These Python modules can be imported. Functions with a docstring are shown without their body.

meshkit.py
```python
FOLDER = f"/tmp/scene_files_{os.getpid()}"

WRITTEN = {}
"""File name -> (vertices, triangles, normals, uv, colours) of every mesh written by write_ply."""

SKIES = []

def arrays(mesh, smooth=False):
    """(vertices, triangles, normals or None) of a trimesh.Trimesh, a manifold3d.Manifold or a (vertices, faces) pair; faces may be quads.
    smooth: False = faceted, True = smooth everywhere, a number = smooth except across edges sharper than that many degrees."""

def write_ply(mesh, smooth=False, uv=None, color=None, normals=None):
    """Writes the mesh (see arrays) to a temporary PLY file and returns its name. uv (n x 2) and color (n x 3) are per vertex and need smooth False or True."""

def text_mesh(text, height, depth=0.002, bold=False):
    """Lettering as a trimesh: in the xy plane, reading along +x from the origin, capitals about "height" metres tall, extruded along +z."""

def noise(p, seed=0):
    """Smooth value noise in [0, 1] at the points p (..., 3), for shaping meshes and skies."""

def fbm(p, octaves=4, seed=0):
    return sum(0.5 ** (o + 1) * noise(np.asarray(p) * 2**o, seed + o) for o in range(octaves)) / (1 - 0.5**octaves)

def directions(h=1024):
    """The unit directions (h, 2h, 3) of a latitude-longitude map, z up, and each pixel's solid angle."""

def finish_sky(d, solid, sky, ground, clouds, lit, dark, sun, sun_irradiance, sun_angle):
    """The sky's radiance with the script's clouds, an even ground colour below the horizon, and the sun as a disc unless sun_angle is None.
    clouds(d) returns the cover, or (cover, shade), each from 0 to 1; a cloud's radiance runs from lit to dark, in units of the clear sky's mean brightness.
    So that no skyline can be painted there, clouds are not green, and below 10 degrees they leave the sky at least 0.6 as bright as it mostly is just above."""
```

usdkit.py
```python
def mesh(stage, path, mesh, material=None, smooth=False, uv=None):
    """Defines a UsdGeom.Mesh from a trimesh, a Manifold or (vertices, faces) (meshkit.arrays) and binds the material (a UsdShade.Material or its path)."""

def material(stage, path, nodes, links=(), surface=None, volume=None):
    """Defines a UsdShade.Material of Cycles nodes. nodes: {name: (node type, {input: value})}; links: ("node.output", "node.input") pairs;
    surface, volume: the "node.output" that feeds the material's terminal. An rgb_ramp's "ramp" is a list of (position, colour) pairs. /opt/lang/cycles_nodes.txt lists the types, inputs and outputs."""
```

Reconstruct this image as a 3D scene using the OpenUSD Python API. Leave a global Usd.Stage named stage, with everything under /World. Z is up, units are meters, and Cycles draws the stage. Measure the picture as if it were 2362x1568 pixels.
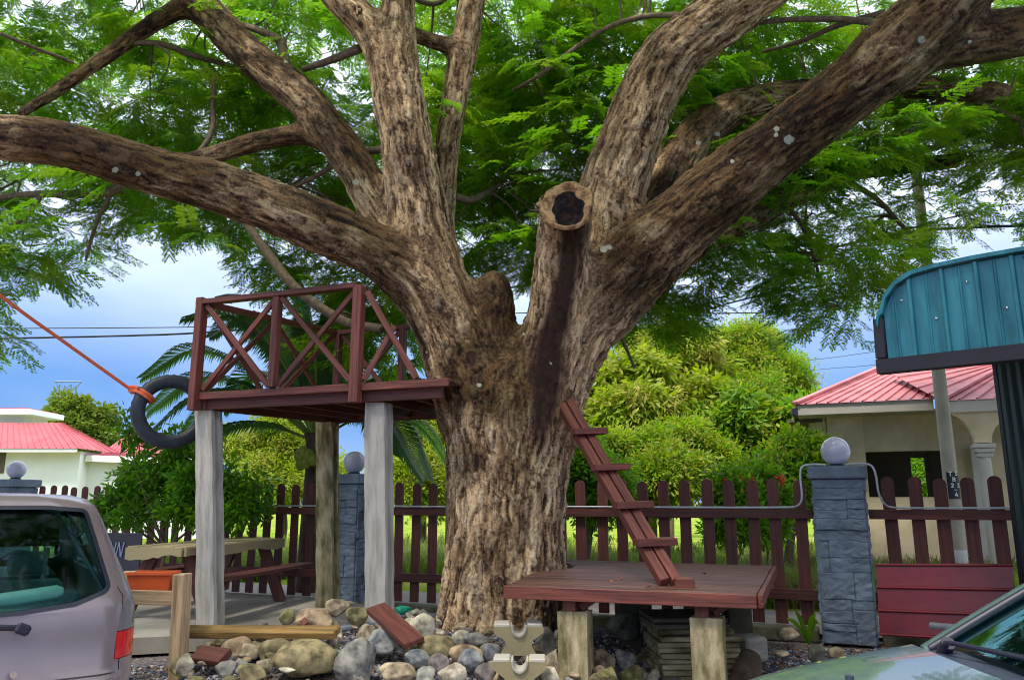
import math, random
import numpy as np, trimesh, usdkit, meshkit
import manifold3d as m3
from manifold3d import Manifold, CrossSection
from pxr import Usd, UsdGeom, UsdLux, UsdShade, Sdf, Gf, Vt

rng = np.random.default_rng(7)
stage = Usd.Stage.CreateInMemory()
UsdGeom.SetStageUpAxis(stage, UsdGeom.Tokens.z)
UsdGeom.SetStageMetersPerUnit(stage, 1.0)
UsdGeom.Xform.Define(stage, '/World')
UsdGeom.Scope.Define(stage, '/World/Looks')

# ------------------------------------------------------------------ camera, sky, sun
FPX, CX, CY, EYE = 1800.0, 1180.5, 784.0, 1.41
PITCH = math.atan((1155 - 784) / FPX)
cam = UsdGeom.Camera.Define(stage, '/World/camera')
cam.CreateHorizontalApertureAttr(36.0)
cam.CreateFocalLengthAttr(36.0 * FPX / 2361)
cam.AddTranslateOp().Set((0, 0, EYE))
cam.AddRotateXOp().Set(90 + math.degrees(PITCH))
EXPOSURE = 1.8
cam.CreateExposureAttr(EXPOSURE)
cam.CreateClippingRangeAttr((0.05, 3000))

SUN = np.array([-0.55, -0.72, 0.0]); SUN /= np.linalg.norm(SUN)
ELEV = math.radians(62)
SUN = np.array([SUN[0] * math.cos(ELEV), SUN[1] * math.cos(ELEV), math.sin(ELEV)])
sun = UsdLux.DistantLight.Define(stage, '/World/sun')
sun.CreateIntensityAttr(0.40); sun.CreateAngleAttr(11.0); sun.CreateNormalizeAttr(True)
sun.CreateColorAttr((1.0, 0.95, 0.86))
z = Gf.Vec3d(*map(float, SUN))
sun.AddTransformOp().Set(Gf.Matrix4d().SetRotate(Gf.Rotation(Gf.Vec3d(0, 0, 1), z)))
dome = UsdLux.DomeLight.Define(stage, '/World/sky')
dome.GetPrim().SetCustomDataByKey('kind', 'structure')
CLOUD_LIT, CLOUD_STORM = (3.8, 4.1, 4.8), (0.24, 0.85, 2.2)
skymat = usdkit.material(stage, '/World/Looks/sky', {
    'sky': ('sky_texture', {'sky_type': 'single_scattering', 'sun_disc': False, 'sun_elevation': ELEV, 'sun_rotation': math.atan2(SUN[0], SUN[1])}),
    'tc': ('texture_coordinate', {}),
    'sep': ('separate_xyz', {}),
    'map': ('mapping', {'scale': (1.0, 1.0, 2.6)}),
    'n': ('noise_texture', {'scale': 2.2, 'detail': 5.0, 'roughness': 0.52}),
    'n2': ('noise_texture', {'scale': 5.0, 'detail': 4.0, 'roughness': 0.5}),
    'wob': ('math', {'math_type': 'multiply_add', 'value2': 0.16, 'value3': -0.08}),
    'add': ('math', {'math_type': 'add'}),
    'h': ('rgb_ramp', {'ramp': [(0.0, (0.16, 0.16, 0.16)), (0.12, (0.06, 0.06, 0.06)), (0.19, (0.22, 0.22, 0.22)), (0.29, (0.66, 0.66, 0.66)), (0.42, (1, 1, 1)), (1.0, (1, 1, 1))]}),
    'cl': ('mix_color', {'a': CLOUD_STORM, 'b': CLOUD_LIT, 'use_clamp': False}),
    'cov': ('rgb_ramp', {'ramp': [(0.30, (0.92, 0.92, 0.92)), (0.62, (0.99, 0.99, 0.99))]}),
    'mix': ('mix_color', {'use_clamp': False}),
    'bg': ('background_shader', {'strength': 0.11}),
}, [('tc.generated', 'sep.vector'), ('tc.generated', 'map.vector'), ('map.vector', 'n.vector'), ('map.vector', 'n2.vector'),
    ('n.fac', 'wob.value1'), ('sep.z', 'add.value1'), ('wob.value', 'add.value2'), ('add.value', 'h.fac'), ('h.color', 'cl.fac'),
    ('n2.fac', 'cov.fac'), ('cov.color', 'mix.fac'), ('sky.color', 'mix.a'), ('cl.result', 'mix.b'), ('mix.result', 'bg.color')], surface='bg.background')
UsdShade.MaterialBindingAPI.Apply(dome.GetPrim()).Bind(skymat)


# ------------------------------------------------------------------ pixel helpers (survey of the photograph: a pixel and a distance or a height give a place)
def ray(px, py):
    u, v = (px - CX) / FPX, (CY - py) / FPX
    return np.array([u, math.cos(PITCH) - v * math.sin(PITCH), math.sin(PITCH) + v * math.cos(PITCH)])


def at(px, py, Y):
    r = ray(px, py)
    return np.array([0, 0, EYE]) + r * (Y / r[1])


def onz(px, py, zz):
    r = ray(px, py)
    return np.array([0, 0, EYE]) + r * ((zz - EYE) / r[2])


def proj(P):
    P = np.asarray(P, float) - [0, 0, EYE]
    d = P[..., 1] * math.cos(PITCH) + P[..., 2] * math.sin(PITCH)
    v = -P[..., 1] * math.sin(PITCH) + P[..., 2] * math.cos(PITCH)
    return CX + FPX * P[..., 0] / d, CY - FPX * v / d, d


def depth(P):
    return (P[1]) * math.cos(PITCH) + (P[2] - EYE) * math.sin(PITCH)


# ------------------------------------------------------------------ scene helpers
used = {}


def numbered(parent, name):
    k = (parent, name)
    n = used.get(k, 0)
    used[k] = n + 1
    return name if n == 0 else f'{name}_{n:03d}'


def tag(prim, label=None, cat=None, group=None, kind=None):
    for k, v in (('label', label), ('category', cat), ('group', group), ('kind', kind)):
        if v:
            prim.SetCustomDataByKey(k, v)
    return prim


def arr(m):
    if isinstance(m, Manifold):
        mm = m.to_mesh()
        return np.array(mm.vert_properties[:, :3], float), np.array(mm.tri_verts, int)
    if isinstance(m, (tuple, list)):
        v, f = np.asarray(m[0], float), np.asarray(m[1], int)
        if len(f) and f.shape[1] == 4:
            f = np.vstack([f[:, [0, 1, 2]], f[:, [0, 2, 3]]])
        return v, f
    return np.array(m.vertices), np.array(m.faces)


class MB:
    """Collects pieces of one mesh, each with its own grain coordinates (lc)."""

    def __init__(s):
        s.v, s.f, s.c, s.n = [], [], [], 0

    def add(s, m, lc=None):
        v, f = arr(m)
        s.v.append(v); s.f.append(f + s.n); s.c.append(v if lc is None else lc); s.n += len(v)
        return s

    def beam(s, p0, p1, w, h, up=(0, 0, 1), ch=0.004, off=None):
        s.add(*beam(p0, p1, w, h, up, ch)); return s

    def arrays(s):
        return np.vstack(s.v), np.vstack(s.f), np.vstack(s.c)


def chbox(sx, sy, sz, ch=0.004):
    """Box with chamfered edges, centred."""
    ch = min(ch, 0.45 * min(sx, sy, sz))
    P = []
    for a in (-1, 1):
        for b in (-1, 1):
            for c in (-1, 1):
                x, y, zz = a * sx / 2, b * sy / 2, c * sz / 2
                P += [(x - a * ch, y, zz - c * ch) if False else (x, y - b * ch, zz - c * ch), (x - a * ch, y, zz - c * ch), (x - a * ch, y - b * ch, zz)]
    return arr(Manifold.hull_points(np.array(P)))


def frame(p0, p1, up):
    d = np.subtract(p1, p0).astype(float); L = np.linalg.norm(d); d /= L
    up = np.asarray(up, float); up = up - d * (up @ d)
    if np.linalg.norm(up) < 1e-6:
        up = np.array([1.0, 0, 0]) - d * d[0]
    up /= np.linalg.norm(up)
    return d, np.cross(up, d), up, L


def beam(p0, p1, w, h, up=(0, 0, 1), ch=0.004):
    d, side, up, L = frame(p0, p1, up)
    v, f = chbox(L, w, h, ch)
    W = v[:, :1] * d + v[:, 1:2] * side + v[:, 2:] * up + (np.asarray(p0, float) + p1) / 2
    return (W, f), v + rng.uniform(-50, 50, 3)


def box(c, size, yaw=0, ch=0.004):
    v, f = chbox(*size, ch)
    c0, s0 = math.cos(yaw), math.sin(yaw)
    return (np.c_[v[:, 0] * c0 - v[:, 1] * s0, v[:, 0] * s0 + v[:, 1] * c0, v[:, 2]] + np.asarray(c, float), f)


def tube(points, radii, sides=8, cap=True):
    p = np.asarray(points, float); n = len(p)
    r = np.broadcast_to(np.asarray(radii, float), (n,))
    t = np.gradient(p, axis=0); t /= np.linalg.norm(t, axis=1, keepdims=True) + 1e-12
    a = np.cross(t[0], [0, 0, 1.0] if abs(t[0][2]) < .9 else [1.0, 0, 0]); a /= np.linalg.norm(a)
    A = []
    for k in range(n):
        a = a - t[k] * (a @ t[k]); a /= np.linalg.norm(a); A.append(a)
    A = np.array(A); B = np.cross(t, A)
    th = np.arange(sides) * 2 * np.pi / sides
    v = (p[:, None] + r[:, None, None] * (np.cos(th)[None, :, None] * A[:, None] + np.sin(th)[None, :, None] * B[:, None])).reshape(-1, 3)
    i, j = np.meshgrid(np.arange(n - 1), np.arange(sides), indexing='ij')
    q = np.stack([i * sides + j, i * sides + (j + 1) % sides, (i + 1) * sides + (j + 1) % sides, (i + 1) * sides + j], -1).reshape(-1, 4)
    f = np.vstack([q[:, [0, 1, 2]], q[:, [0, 2, 3]]])
    if cap:
        v = np.vstack([v, p[0], p[-1]])
        k = np.arange(sides); k2 = (k + 1) % sides
        f = np.vstack([f, np.c_[np.full(sides, n * sides), k2, k], np.c_[np.full(sides, n * sides + 1), (n - 1) * sides + k, (n - 1) * sides + k2]])
    return v, f


def smooth_path(pts, n=8):
    """Catmull-Rom through rows (any width)."""
    p = np.asarray(pts, float)
    e = np.vstack([2 * p[0] - p[1], p, 2 * p[-1] - p[-2]])
    out = []
    for k in range(len(p) - 1):
        a, b, c, d = e[k:k + 4]
        for t in np.arange(n) / n:
            out.append(0.5 * (2 * b + (c - a) * t + (2 * a - 5 * b + 4 * c - d) * t * t + (3 * b - a - 3 * c + d) * t ** 3))
    return np.array(out + [p[-1]])


def lathe(profile, sides=24, at_=(0, 0, 0)):
    pr = np.asarray(profile, float); n = len(pr)
    th = np.arange(sides) * 2 * np.pi / sides
    v = np.stack([pr[:, None, 0] * np.cos(th), pr[:, None, 0] * np.sin(th), np.repeat(pr[:, 1:2], sides, 1)], -1).reshape(-1, 3) + np.asarray(at_, float)
    i, j = np.meshgrid(np.arange(n - 1), np.arange(sides), indexing='ij')
    q = np.stack([i * sides + j, i * sides + (j + 1) % sides, (i + 1) * sides + (j + 1) % sides, (i + 1) * sides + j], -1).reshape(-1, 4)
    return v, np.vstack([q[:, [0, 1, 2]], q[:, [0, 2, 3]]])


def CS(poly):
    p = np.asarray(poly, float); x, y = p[:, 0], p[:, 1]
    if np.sum(x * np.roll(y, -1) - y * np.roll(x, -1)) < 0:
        p = p[::-1]
    return CrossSection([p])


def prism(poly, depth_):
    """Polygon (x, y) extruded along +z."""
    return arr(Manifold.extrude(CS(poly), depth_))


def place(m, origin, X, Y, Z):
    v, f = arr(m)
    return v[:, :1] * np.asarray(X, float) + v[:, 1:2] * np.asarray(Y, float) + v[:, 2:3] * np.asarray(Z, float) + np.asarray(origin, float), f


def defmesh(path, v, f, mat, smooth=False, extra=None):
    """One Mesh prim. extra: {primvar: n x 3 per vertex}."""
    v, f = np.asarray(v, float), np.asarray(f, int)
    n = None
    if smooth is True:
        n = np.zeros_like(v); fn = np.cross(v[f[:, 1]] - v[f[:, 0]], v[f[:, 2]] - v[f[:, 0]])
        for k in range(3):
            np.add.at(n, f[:, k], fn)
        n /= np.maximum(np.linalg.norm(n, axis=1, keepdims=True), 1e-20)
    elif smooth:
        tm = trimesh.graph.smooth_shade(trimesh.Trimesh(v, f, process=False), angle=np.radians(smooth), facet_minarea=None)
        v, f = np.array(tm.vertices), np.array(tm.faces); n = np.array(tm.vertex_normals); extra = None
    m = UsdGeom.Mesh.Define(stage, path)
    m.CreatePointsAttr(Vt.Vec3fArray.FromNumpy(v.astype(np.float32)))
    m.CreateFaceVertexCountsAttr(Vt.IntArray.FromNumpy(np.full(len(f), 3, np.int32)))
    m.CreateFaceVertexIndicesAttr(Vt.IntArray.FromNumpy(f.astype(np.int32).ravel()))
    m.CreateSubdivisionSchemeAttr('none')
    if n is not None:
        m.CreateNormalsAttr(Vt.Vec3fArray.FromNumpy(n.astype(np.float32))); m.SetNormalsInterpolation('vertex')
    for k, a in (extra or {}).items():
        UsdGeom.PrimvarsAPI(m).CreatePrimvar(k, Sdf.ValueTypeNames.Float3Array, 'vertex').Set(Vt.Vec3fArray.FromNumpy(np.asarray(a, np.float32)))
    UsdShade.MaterialBindingAPI.Apply(m.GetPrim()).Bind(mat)
    return m.GetPrim()


class Thing:
    def __init__(s, name, label, cat, loc=(0, 0, 0), group=None, kind=None):
        s.path = '/World/' + numbered('/World', name); s.loc = np.asarray(loc, float)
        x = UsdGeom.Xform.Define(stage, s.path); x.AddTranslateOp().Set(Gf.Vec3d(*map(float, s.loc)))
        s.prim = tag(x.GetPrim(), label, cat, group, kind)

    def part(s, name, m, mat, smooth=False, parent=None, label=None, kind=None, extra=None):
        base = parent or s.path
        path = base + '/' + numbered(base, name)
        if isinstance(m, MB):
            v, f, c = m.arrays()
            if smooth is False or smooth is True:
                extra = {'lc': c, **(extra or {})}
        else:
            v, f = arr(m)
        p = defmesh(path, v - s.loc, f, mat, smooth, extra)
        tag(p, label=label, kind=kind)
        return path

    def beam(s, name, p0, p1, w, h, mat, up=(0, 0, 1), ch=0.004, parent=None, label=None):
        return s.part(name, MB().beam(p0, p1, w, h, up, ch), mat, parent=parent, label=label)


def single(name, m, mat, label=None, cat=None, group=None, kind=None, smooth=False, extra=None):
    """A thing (or a piece of the setting) that is one mesh."""
    path = '/World/' + numbered('/World', name)
    if isinstance(m, MB):
        v, f, c = m.arrays()
        if smooth is False or smooth is True:
            extra = {'lc': c, **(extra or {})}
    else:
        v, f = arr(m)
    lo = v.min(0); hi = v.max(0); loc = np.array([(lo[0] + hi[0]) / 2, (lo[1] + hi[1]) / 2, lo[2]])
    p = defmesh(path, v - loc, f, mat, smooth, extra)
    UsdGeom.Xformable(p).AddTranslateOp().Set(Gf.Vec3d(*map(float, loc)))
    return tag(p, label, cat, group, kind)


# ------------------------------------------------------------------ materials
def lin(r, g, b):
    return tuple((c / 255 / 12.92) if c / 255 <= 0.04045 else ((c / 255 + 0.055) / 1.055) ** 2.4 for c in (r, g, b))


def mul(c, k):
    return tuple(x * k for x in c)


_mats = {}


def mat(name, col, rough=0.6, var=0.25, scale=6.0, bump=0.0, bscale=60.0, stretch=None, col2=None, spec=0.5, metallic=0.0, coat=0.0, rnd=0.12, coords='lc', lo=0.35, hi=0.65, detail=5.0, dist=0.01):
    """Noise-mottled principled material; stretch gives the grain in the lc coordinates of the piece."""
    if name in _mats:
        return _mats[name]
    c1, c2 = mul(col, 1 - var), (mul(col, 1 + var) if col2 is None else col2)
    nodes = {
        'map': ('mapping', {'scale': stretch or (1, 1, 1)}),
        'n': ('noise_texture', {'scale': scale, 'detail': detail, 'roughness': 0.6}),
        'r': ('rgb_ramp', {'ramp': [(lo, c1), (hi, c2)]}),
        'oi': ('object_info', {}),
        'rv': ('math', {'math_type': 'multiply_add', 'value2': 2 * rnd, 'value3': 1 - rnd}),
        'hs': ('hsv', {}),
        'p': ('principled_bsdf', {'roughness': rough, 'specular_ior_level': spec, 'metallic': metallic, 'coat_weight': coat}),
    }
    links = [('map.vector', 'n.vector'), ('n.fac', 'r.fac'), ('oi.random', 'rv.value1'), ('rv.value', 'hs.value'), ('r.color', 'hs.color'), ('hs.color', 'p.base_color')]
    if coords == 'lc':
        nodes['at'] = ('attribute', {'attribute': 'lc'}); links.append(('at.vector', 'map.vector'))
    else:
        nodes['at'] = ('texture_coordinate', {}) if coords == 'object' else ('geometry', {})
        links.append(('at.object' if coords == 'object' else 'at.position', 'map.vector'))
    if bump:
        nodes['n2'] = ('noise_texture', {'scale': bscale, 'detail': 4.0, 'roughness': 0.6})
        nodes['b'] = ('bump', {'strength': bump, 'distance': dist})
        links += [('map.vector', 'n2.vector'), ('n2.fac', 'b.height'), ('b.normal', 'p.normal')]
    _mats[name] = usdkit.material(stage, '/World/Looks/' + name, nodes, links, surface='p.BSDF')
    return _mats[name]


def leafmat(name, col, trans, var=0.35, scale=1.2, mixf=0.42, rough=0.45, warm=None):
    nodes = {
        'g': ('geometry', {}),
        'n': ('noise_texture', {'scale': scale, 'detail': 4.0, 'roughness': 0.6}),
        'oi': ('object_info', {}),
        'ra': ('math', {'math_type': 'multiply_add', 'value2': 0.35}),
        'r1': ('rgb_ramp', {'ramp': [(0.35, mul(col, 1 - var)), (0.62, col), (0.9, warm or mul(col, 1 + var))]}),
        'r2': ('rgb_ramp', {'ramp': [(0.35, mul(trans, 1 - var)), (0.62, trans), (0.9, warm or mul(trans, 1 + var))]}),
        'p': ('principled_bsdf', {'roughness': rough, 'specular_ior_level': 0.35}),
        't': ('translucent_bsdf', {}),
        'm': ('mix_closure', {'fac': mixf}),
    }
    links = [('g.position', 'n.vector'), ('oi.random', 'ra.value1'), ('n.fac', 'ra.value3'), ('ra.value', 'r1.fac'), ('ra.value', 'r2.fac'), ('r1.color', 'p.base_color'), ('r2.color', 't.color'),
             ('p.BSDF', 'm.closure1'), ('t.BSDF', 'm.closure2')]
    return usdkit.material(stage, '/World/Looks/' + name, nodes, links, surface='m.closure')


wood_red = mat('red_brown_wood', lin(102, 50, 39), 0.6, 0.5, 9, bump=0.35, bscale=14, stretch=(0.25, 5, 5), rnd=0.14)
wood_dark = mat('dark_brown_wood', lin(86, 42, 33), 0.65, 0.4, 9, bump=0.3, bscale=14, stretch=(0.25, 5, 5), rnd=0.15)
wood_deck = mat('worn_deck_wood', lin(84, 47, 38), 0.6, 0.5, 7, bump=0.4, bscale=14, stretch=(0.25, 5, 5), rnd=0.22, col2=lin(128, 86, 72), lo=.38, hi=.72)
wood_raw = mat('raw_timber', lin(168, 140, 108), 0.8, 0.45, 6, bump=0.5, bscale=12, stretch=(0.3, 4, 4), rnd=0.15)
wood_old = mat('weathered_plank', lin(140, 108, 58), 0.8, 0.45, 6, bump=0.6, bscale=12, stretch=(0.3, 4, 4), rnd=0.1)
wood_grey = mat('weathered_table_wood', lin(158, 142, 104), 0.8, 0.35, 6, bump=0.5, bscale=12, stretch=(0.3, 4, 4), rnd=0.12)
concrete = mat('post_concrete', lin(156, 149, 136), 0.85, 0.1, 2.6, bump=0.5, bscale=40, stretch=(0.8, 6, 6), rnd=0.05, col2=lin(182, 174, 164), lo=.34, hi=.58)
concrete_moss = mat('mossy_concrete', lin(96, 88, 48), 0.9, 0.1, 3.5, bump=0.7, bscale=40, stretch=(1, 3, 3), col2=lin(184, 168, 132), rnd=0.08, lo=.36, hi=.66)
concrete_dark = mat('damp_concrete', lin(96, 92, 74), 0.9, 0.4, 4.0, bump=0.5, bscale=60, rnd=0.08)
slab_con = mat('slab_concrete', lin(150, 142, 130), 0.85, 0.25, 1.6, bump=0.3, bscale=40, coords='world', rnd=0.02)
pillar_stone = mat('blue_grey_stone', lin(100, 113, 126), 0.7, 0.25, 5.0, bump=0.4, bscale=40, coords='world', rnd=0.1)
pillar_joint = mat('blue_grey_joint', lin(74, 88, 104), 0.8, 0.2, 5.0, coords='world')
globe_mat = mat('white_globe', (0.50, 0.49, 0.60), 0.18, 0.03, 2.0, coords='world', coat=0.3, rnd=0.02)
plastic_white = mat('white_conduit', (0.42, 0.43, 0.45), 0.4, 0.05, 5.0, coords='world')
plastic_grey = mat('grey_pipe', lin(128, 132, 140), 0.45, 0.1, 8.0, coords='world')
rubber = mat('tyre_rubber', lin(38, 44, 56), 0.55, 0.3, 8.0, bump=0.2, bscale=80, coords='world')
rope_mat = mat('orange_rope', lin(215, 105, 70), 0.8, 0.2, 60.0, bump=0.5, bscale=200, coords='world')
orange = mat('orange_plastic', lin(208, 92, 48), 0.42, 0.1, 4.0, coords='world')
soil = mat('dark_soil', lin(60, 45, 35), 0.9, 0.3, 30, coords='world')
teal = mat('teal_metal', lin(14, 108, 124), 0.42, 0.26, 3.0, stretch=(4, 4, 0.6), coords='world', rnd=0.04, col2=lin(50, 134, 148))
black_frame = mat('dark_frame', lin(34, 28, 36), 0.5, 0.2, 4, coords='world')
wall_metal = mat('dark_green_metal', lin(44, 56, 66), 0.4, 0.25, 2.0, stretch=(6, 6, .5), coords='world', col2=lin(70, 84, 74))
red_sheet = mat('maroon_metal', lin(112, 4, 22), 0.38, 0.30, 2.5, coords='world')
roof_red = mat('red_roof_metal', lin(190, 112, 114), 0.55, 0.25, 2.5, coords='world', rnd=0.04)
roof_red2 = mat('red_tile_roof', lin(176, 78, 84), 0.55, 0.22, 1.5, coords='world', rnd=0.04)
plaster = mat('beige_plaster', lin(226, 204, 164), 0.9, 0.2, 1.3, bump=0.15, bscale=60, coords='world')
plaster_white = mat('white_plaster', (0.74, 0.73, 0.74), 0.85, 0.05, 0.7, coords='world')
fascia_mat = mat('pale_fascia', lin(196, 188, 176), 0.7, 0.08, 2, coords='world')
fascia_white = mat('white_fascia', (0.78, 0.78, 0.8), 0.6, 0.04, 2, coords='world')
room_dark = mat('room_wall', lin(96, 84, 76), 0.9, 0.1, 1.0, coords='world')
pole_con = mat('pole_concrete', lin(168, 158, 140), 0.85, 0.12, 3.0, bump=0.2, bscale=50, coords='world')
sign_black = mat('black_plate', lin(28, 28, 34), 0.5, 0.1, 5, coords='world')
sign_white = mat('white_paint', (0.75, 0.75, 0.72), 0.6, 0.05, 5, coords='world')
banner_mat = mat('banner_black', lin(44, 42, 54), 0.5, 0.2, 4, coords='world')
banner_blue = mat('banner_blue', lin(70, 100, 170), 0.5, 0.1, 4, coords='world')
banner_white = mat('banner_white', lin(132, 146, 180), 0.5, 0.05, 4, coords='world')
steel_far = mat('pylon_steel', lin(110, 126, 146), 0.6, 0.05, 1, coords='world')
cable_mat = mat('black_cable', lin(30, 40, 52), 0.6, 0.1, 2, coords='world')
car_paint = mat('mauve_paint', lin(134, 118, 120), 0.32, 0.05, 2.0, coords='world', coat=0.6, metallic=0.25, rnd=0)
car_paint2 = mat('silver_green_paint', lin(72, 94, 92), 0.25, 0.05, 2.0, coords='world', coat=0.8, metallic=0.4, rnd=0)
black_rubber = mat('black_rubber', lin(30, 30, 46), 0.5, 0.1, 10, coords='world')
black_plastic = mat('black_plastic', lin(46, 52, 66), 0.5, 0.15, 20, coords='world')
lens_red = mat('red_lens', lin(190, 24, 36), 0.15, 0.1, 20, coords='world', coat=0.6)
lens_clear = mat('grey_lens', lin(104, 102, 104), 0.15, 0.1, 20, coords='world', coat=0.6)
chrome = mat('chrome', (0.8, 0.8, 0.82), 0.12, 0.02, 5, coords='world', metallic=1.0)
seat_grey = mat('seat_cloth', lin(96, 112, 112), 0.9, 0.2, 30, coords='world')
shelf_pale = mat('pale_shelf', lin(160, 178, 170), 0.7, 0.1, 10, coords='world')
cut_wood = mat('cut_wood', lin(116, 78, 48), 0.85, 0.2, 14, bump=0.6, bscale=50, coords='world', rnd=0, col2=lin(188, 148, 102), lo=.40, hi=.60, detail=8)
rot_dark = mat('rotten_hollow', lin(34, 26, 28), 0.9, 0.3, 14, col2=lin(92, 60, 44), lo=.45, hi=.7, bump=0.5, bscale=40, coords='world', rnd=0)
palm_green = leafmat('palm_leaf', (0.055, 0.125, 0.04), (0.12, 0.30, 0.05), scale=0.8)
palm_rib = mat('palm_rib', lin(120, 140, 50), 0.6, 0.2, 5, coords='world')
palm_trunk = mat('palm_trunk', lin(84, 66, 52), 0.9, 0.4, 12, bump=0.6, bscale=20, coords='world')
coconut_mat = mat('green_coconut', lin(130, 140, 40), 0.5, 0.15, 6, coords='world')
flower_red = mat('red_petals', lin(226, 60, 40), 0.6, 0.2, 10, coords='world')
teal_bag = mat('teal_cloth', lin(20, 150, 120), 0.6, 0.2, 20, coords='world')
twig_mat = mat('grey_twig', lin(104, 88, 70), 0.9, 0.35, 20, coords='world', bump=0.4, bscale=60)


def glass(name, tint, ior=1.5, rough=0.0, refl=(1, 1, 1)):
    return usdkit.material(stage, '/World/Looks/' + name, {
        't': ('transparent_bsdf', {'color': tint}), 'g': ('glossy_bsdf', {'color': refl, 'roughness': rough}),
        'f': ('fresnel', {'IOR': ior}), 'm': ('mix_closure', {})},
        [('f.fac', 'm.fac'), ('t.BSDF', 'm.closure1'), ('g.BSDF', 'm.closure2')], surface='m.closure')


glass_car = glass('car_glass', (0.70, 0.88, 0.86), 1.18)
glass_screen = glass('windscreen_glass', (0.10, 0.30, 0.28), 2.2, 0.01, (0.30, 0.72, 0.70))

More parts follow.
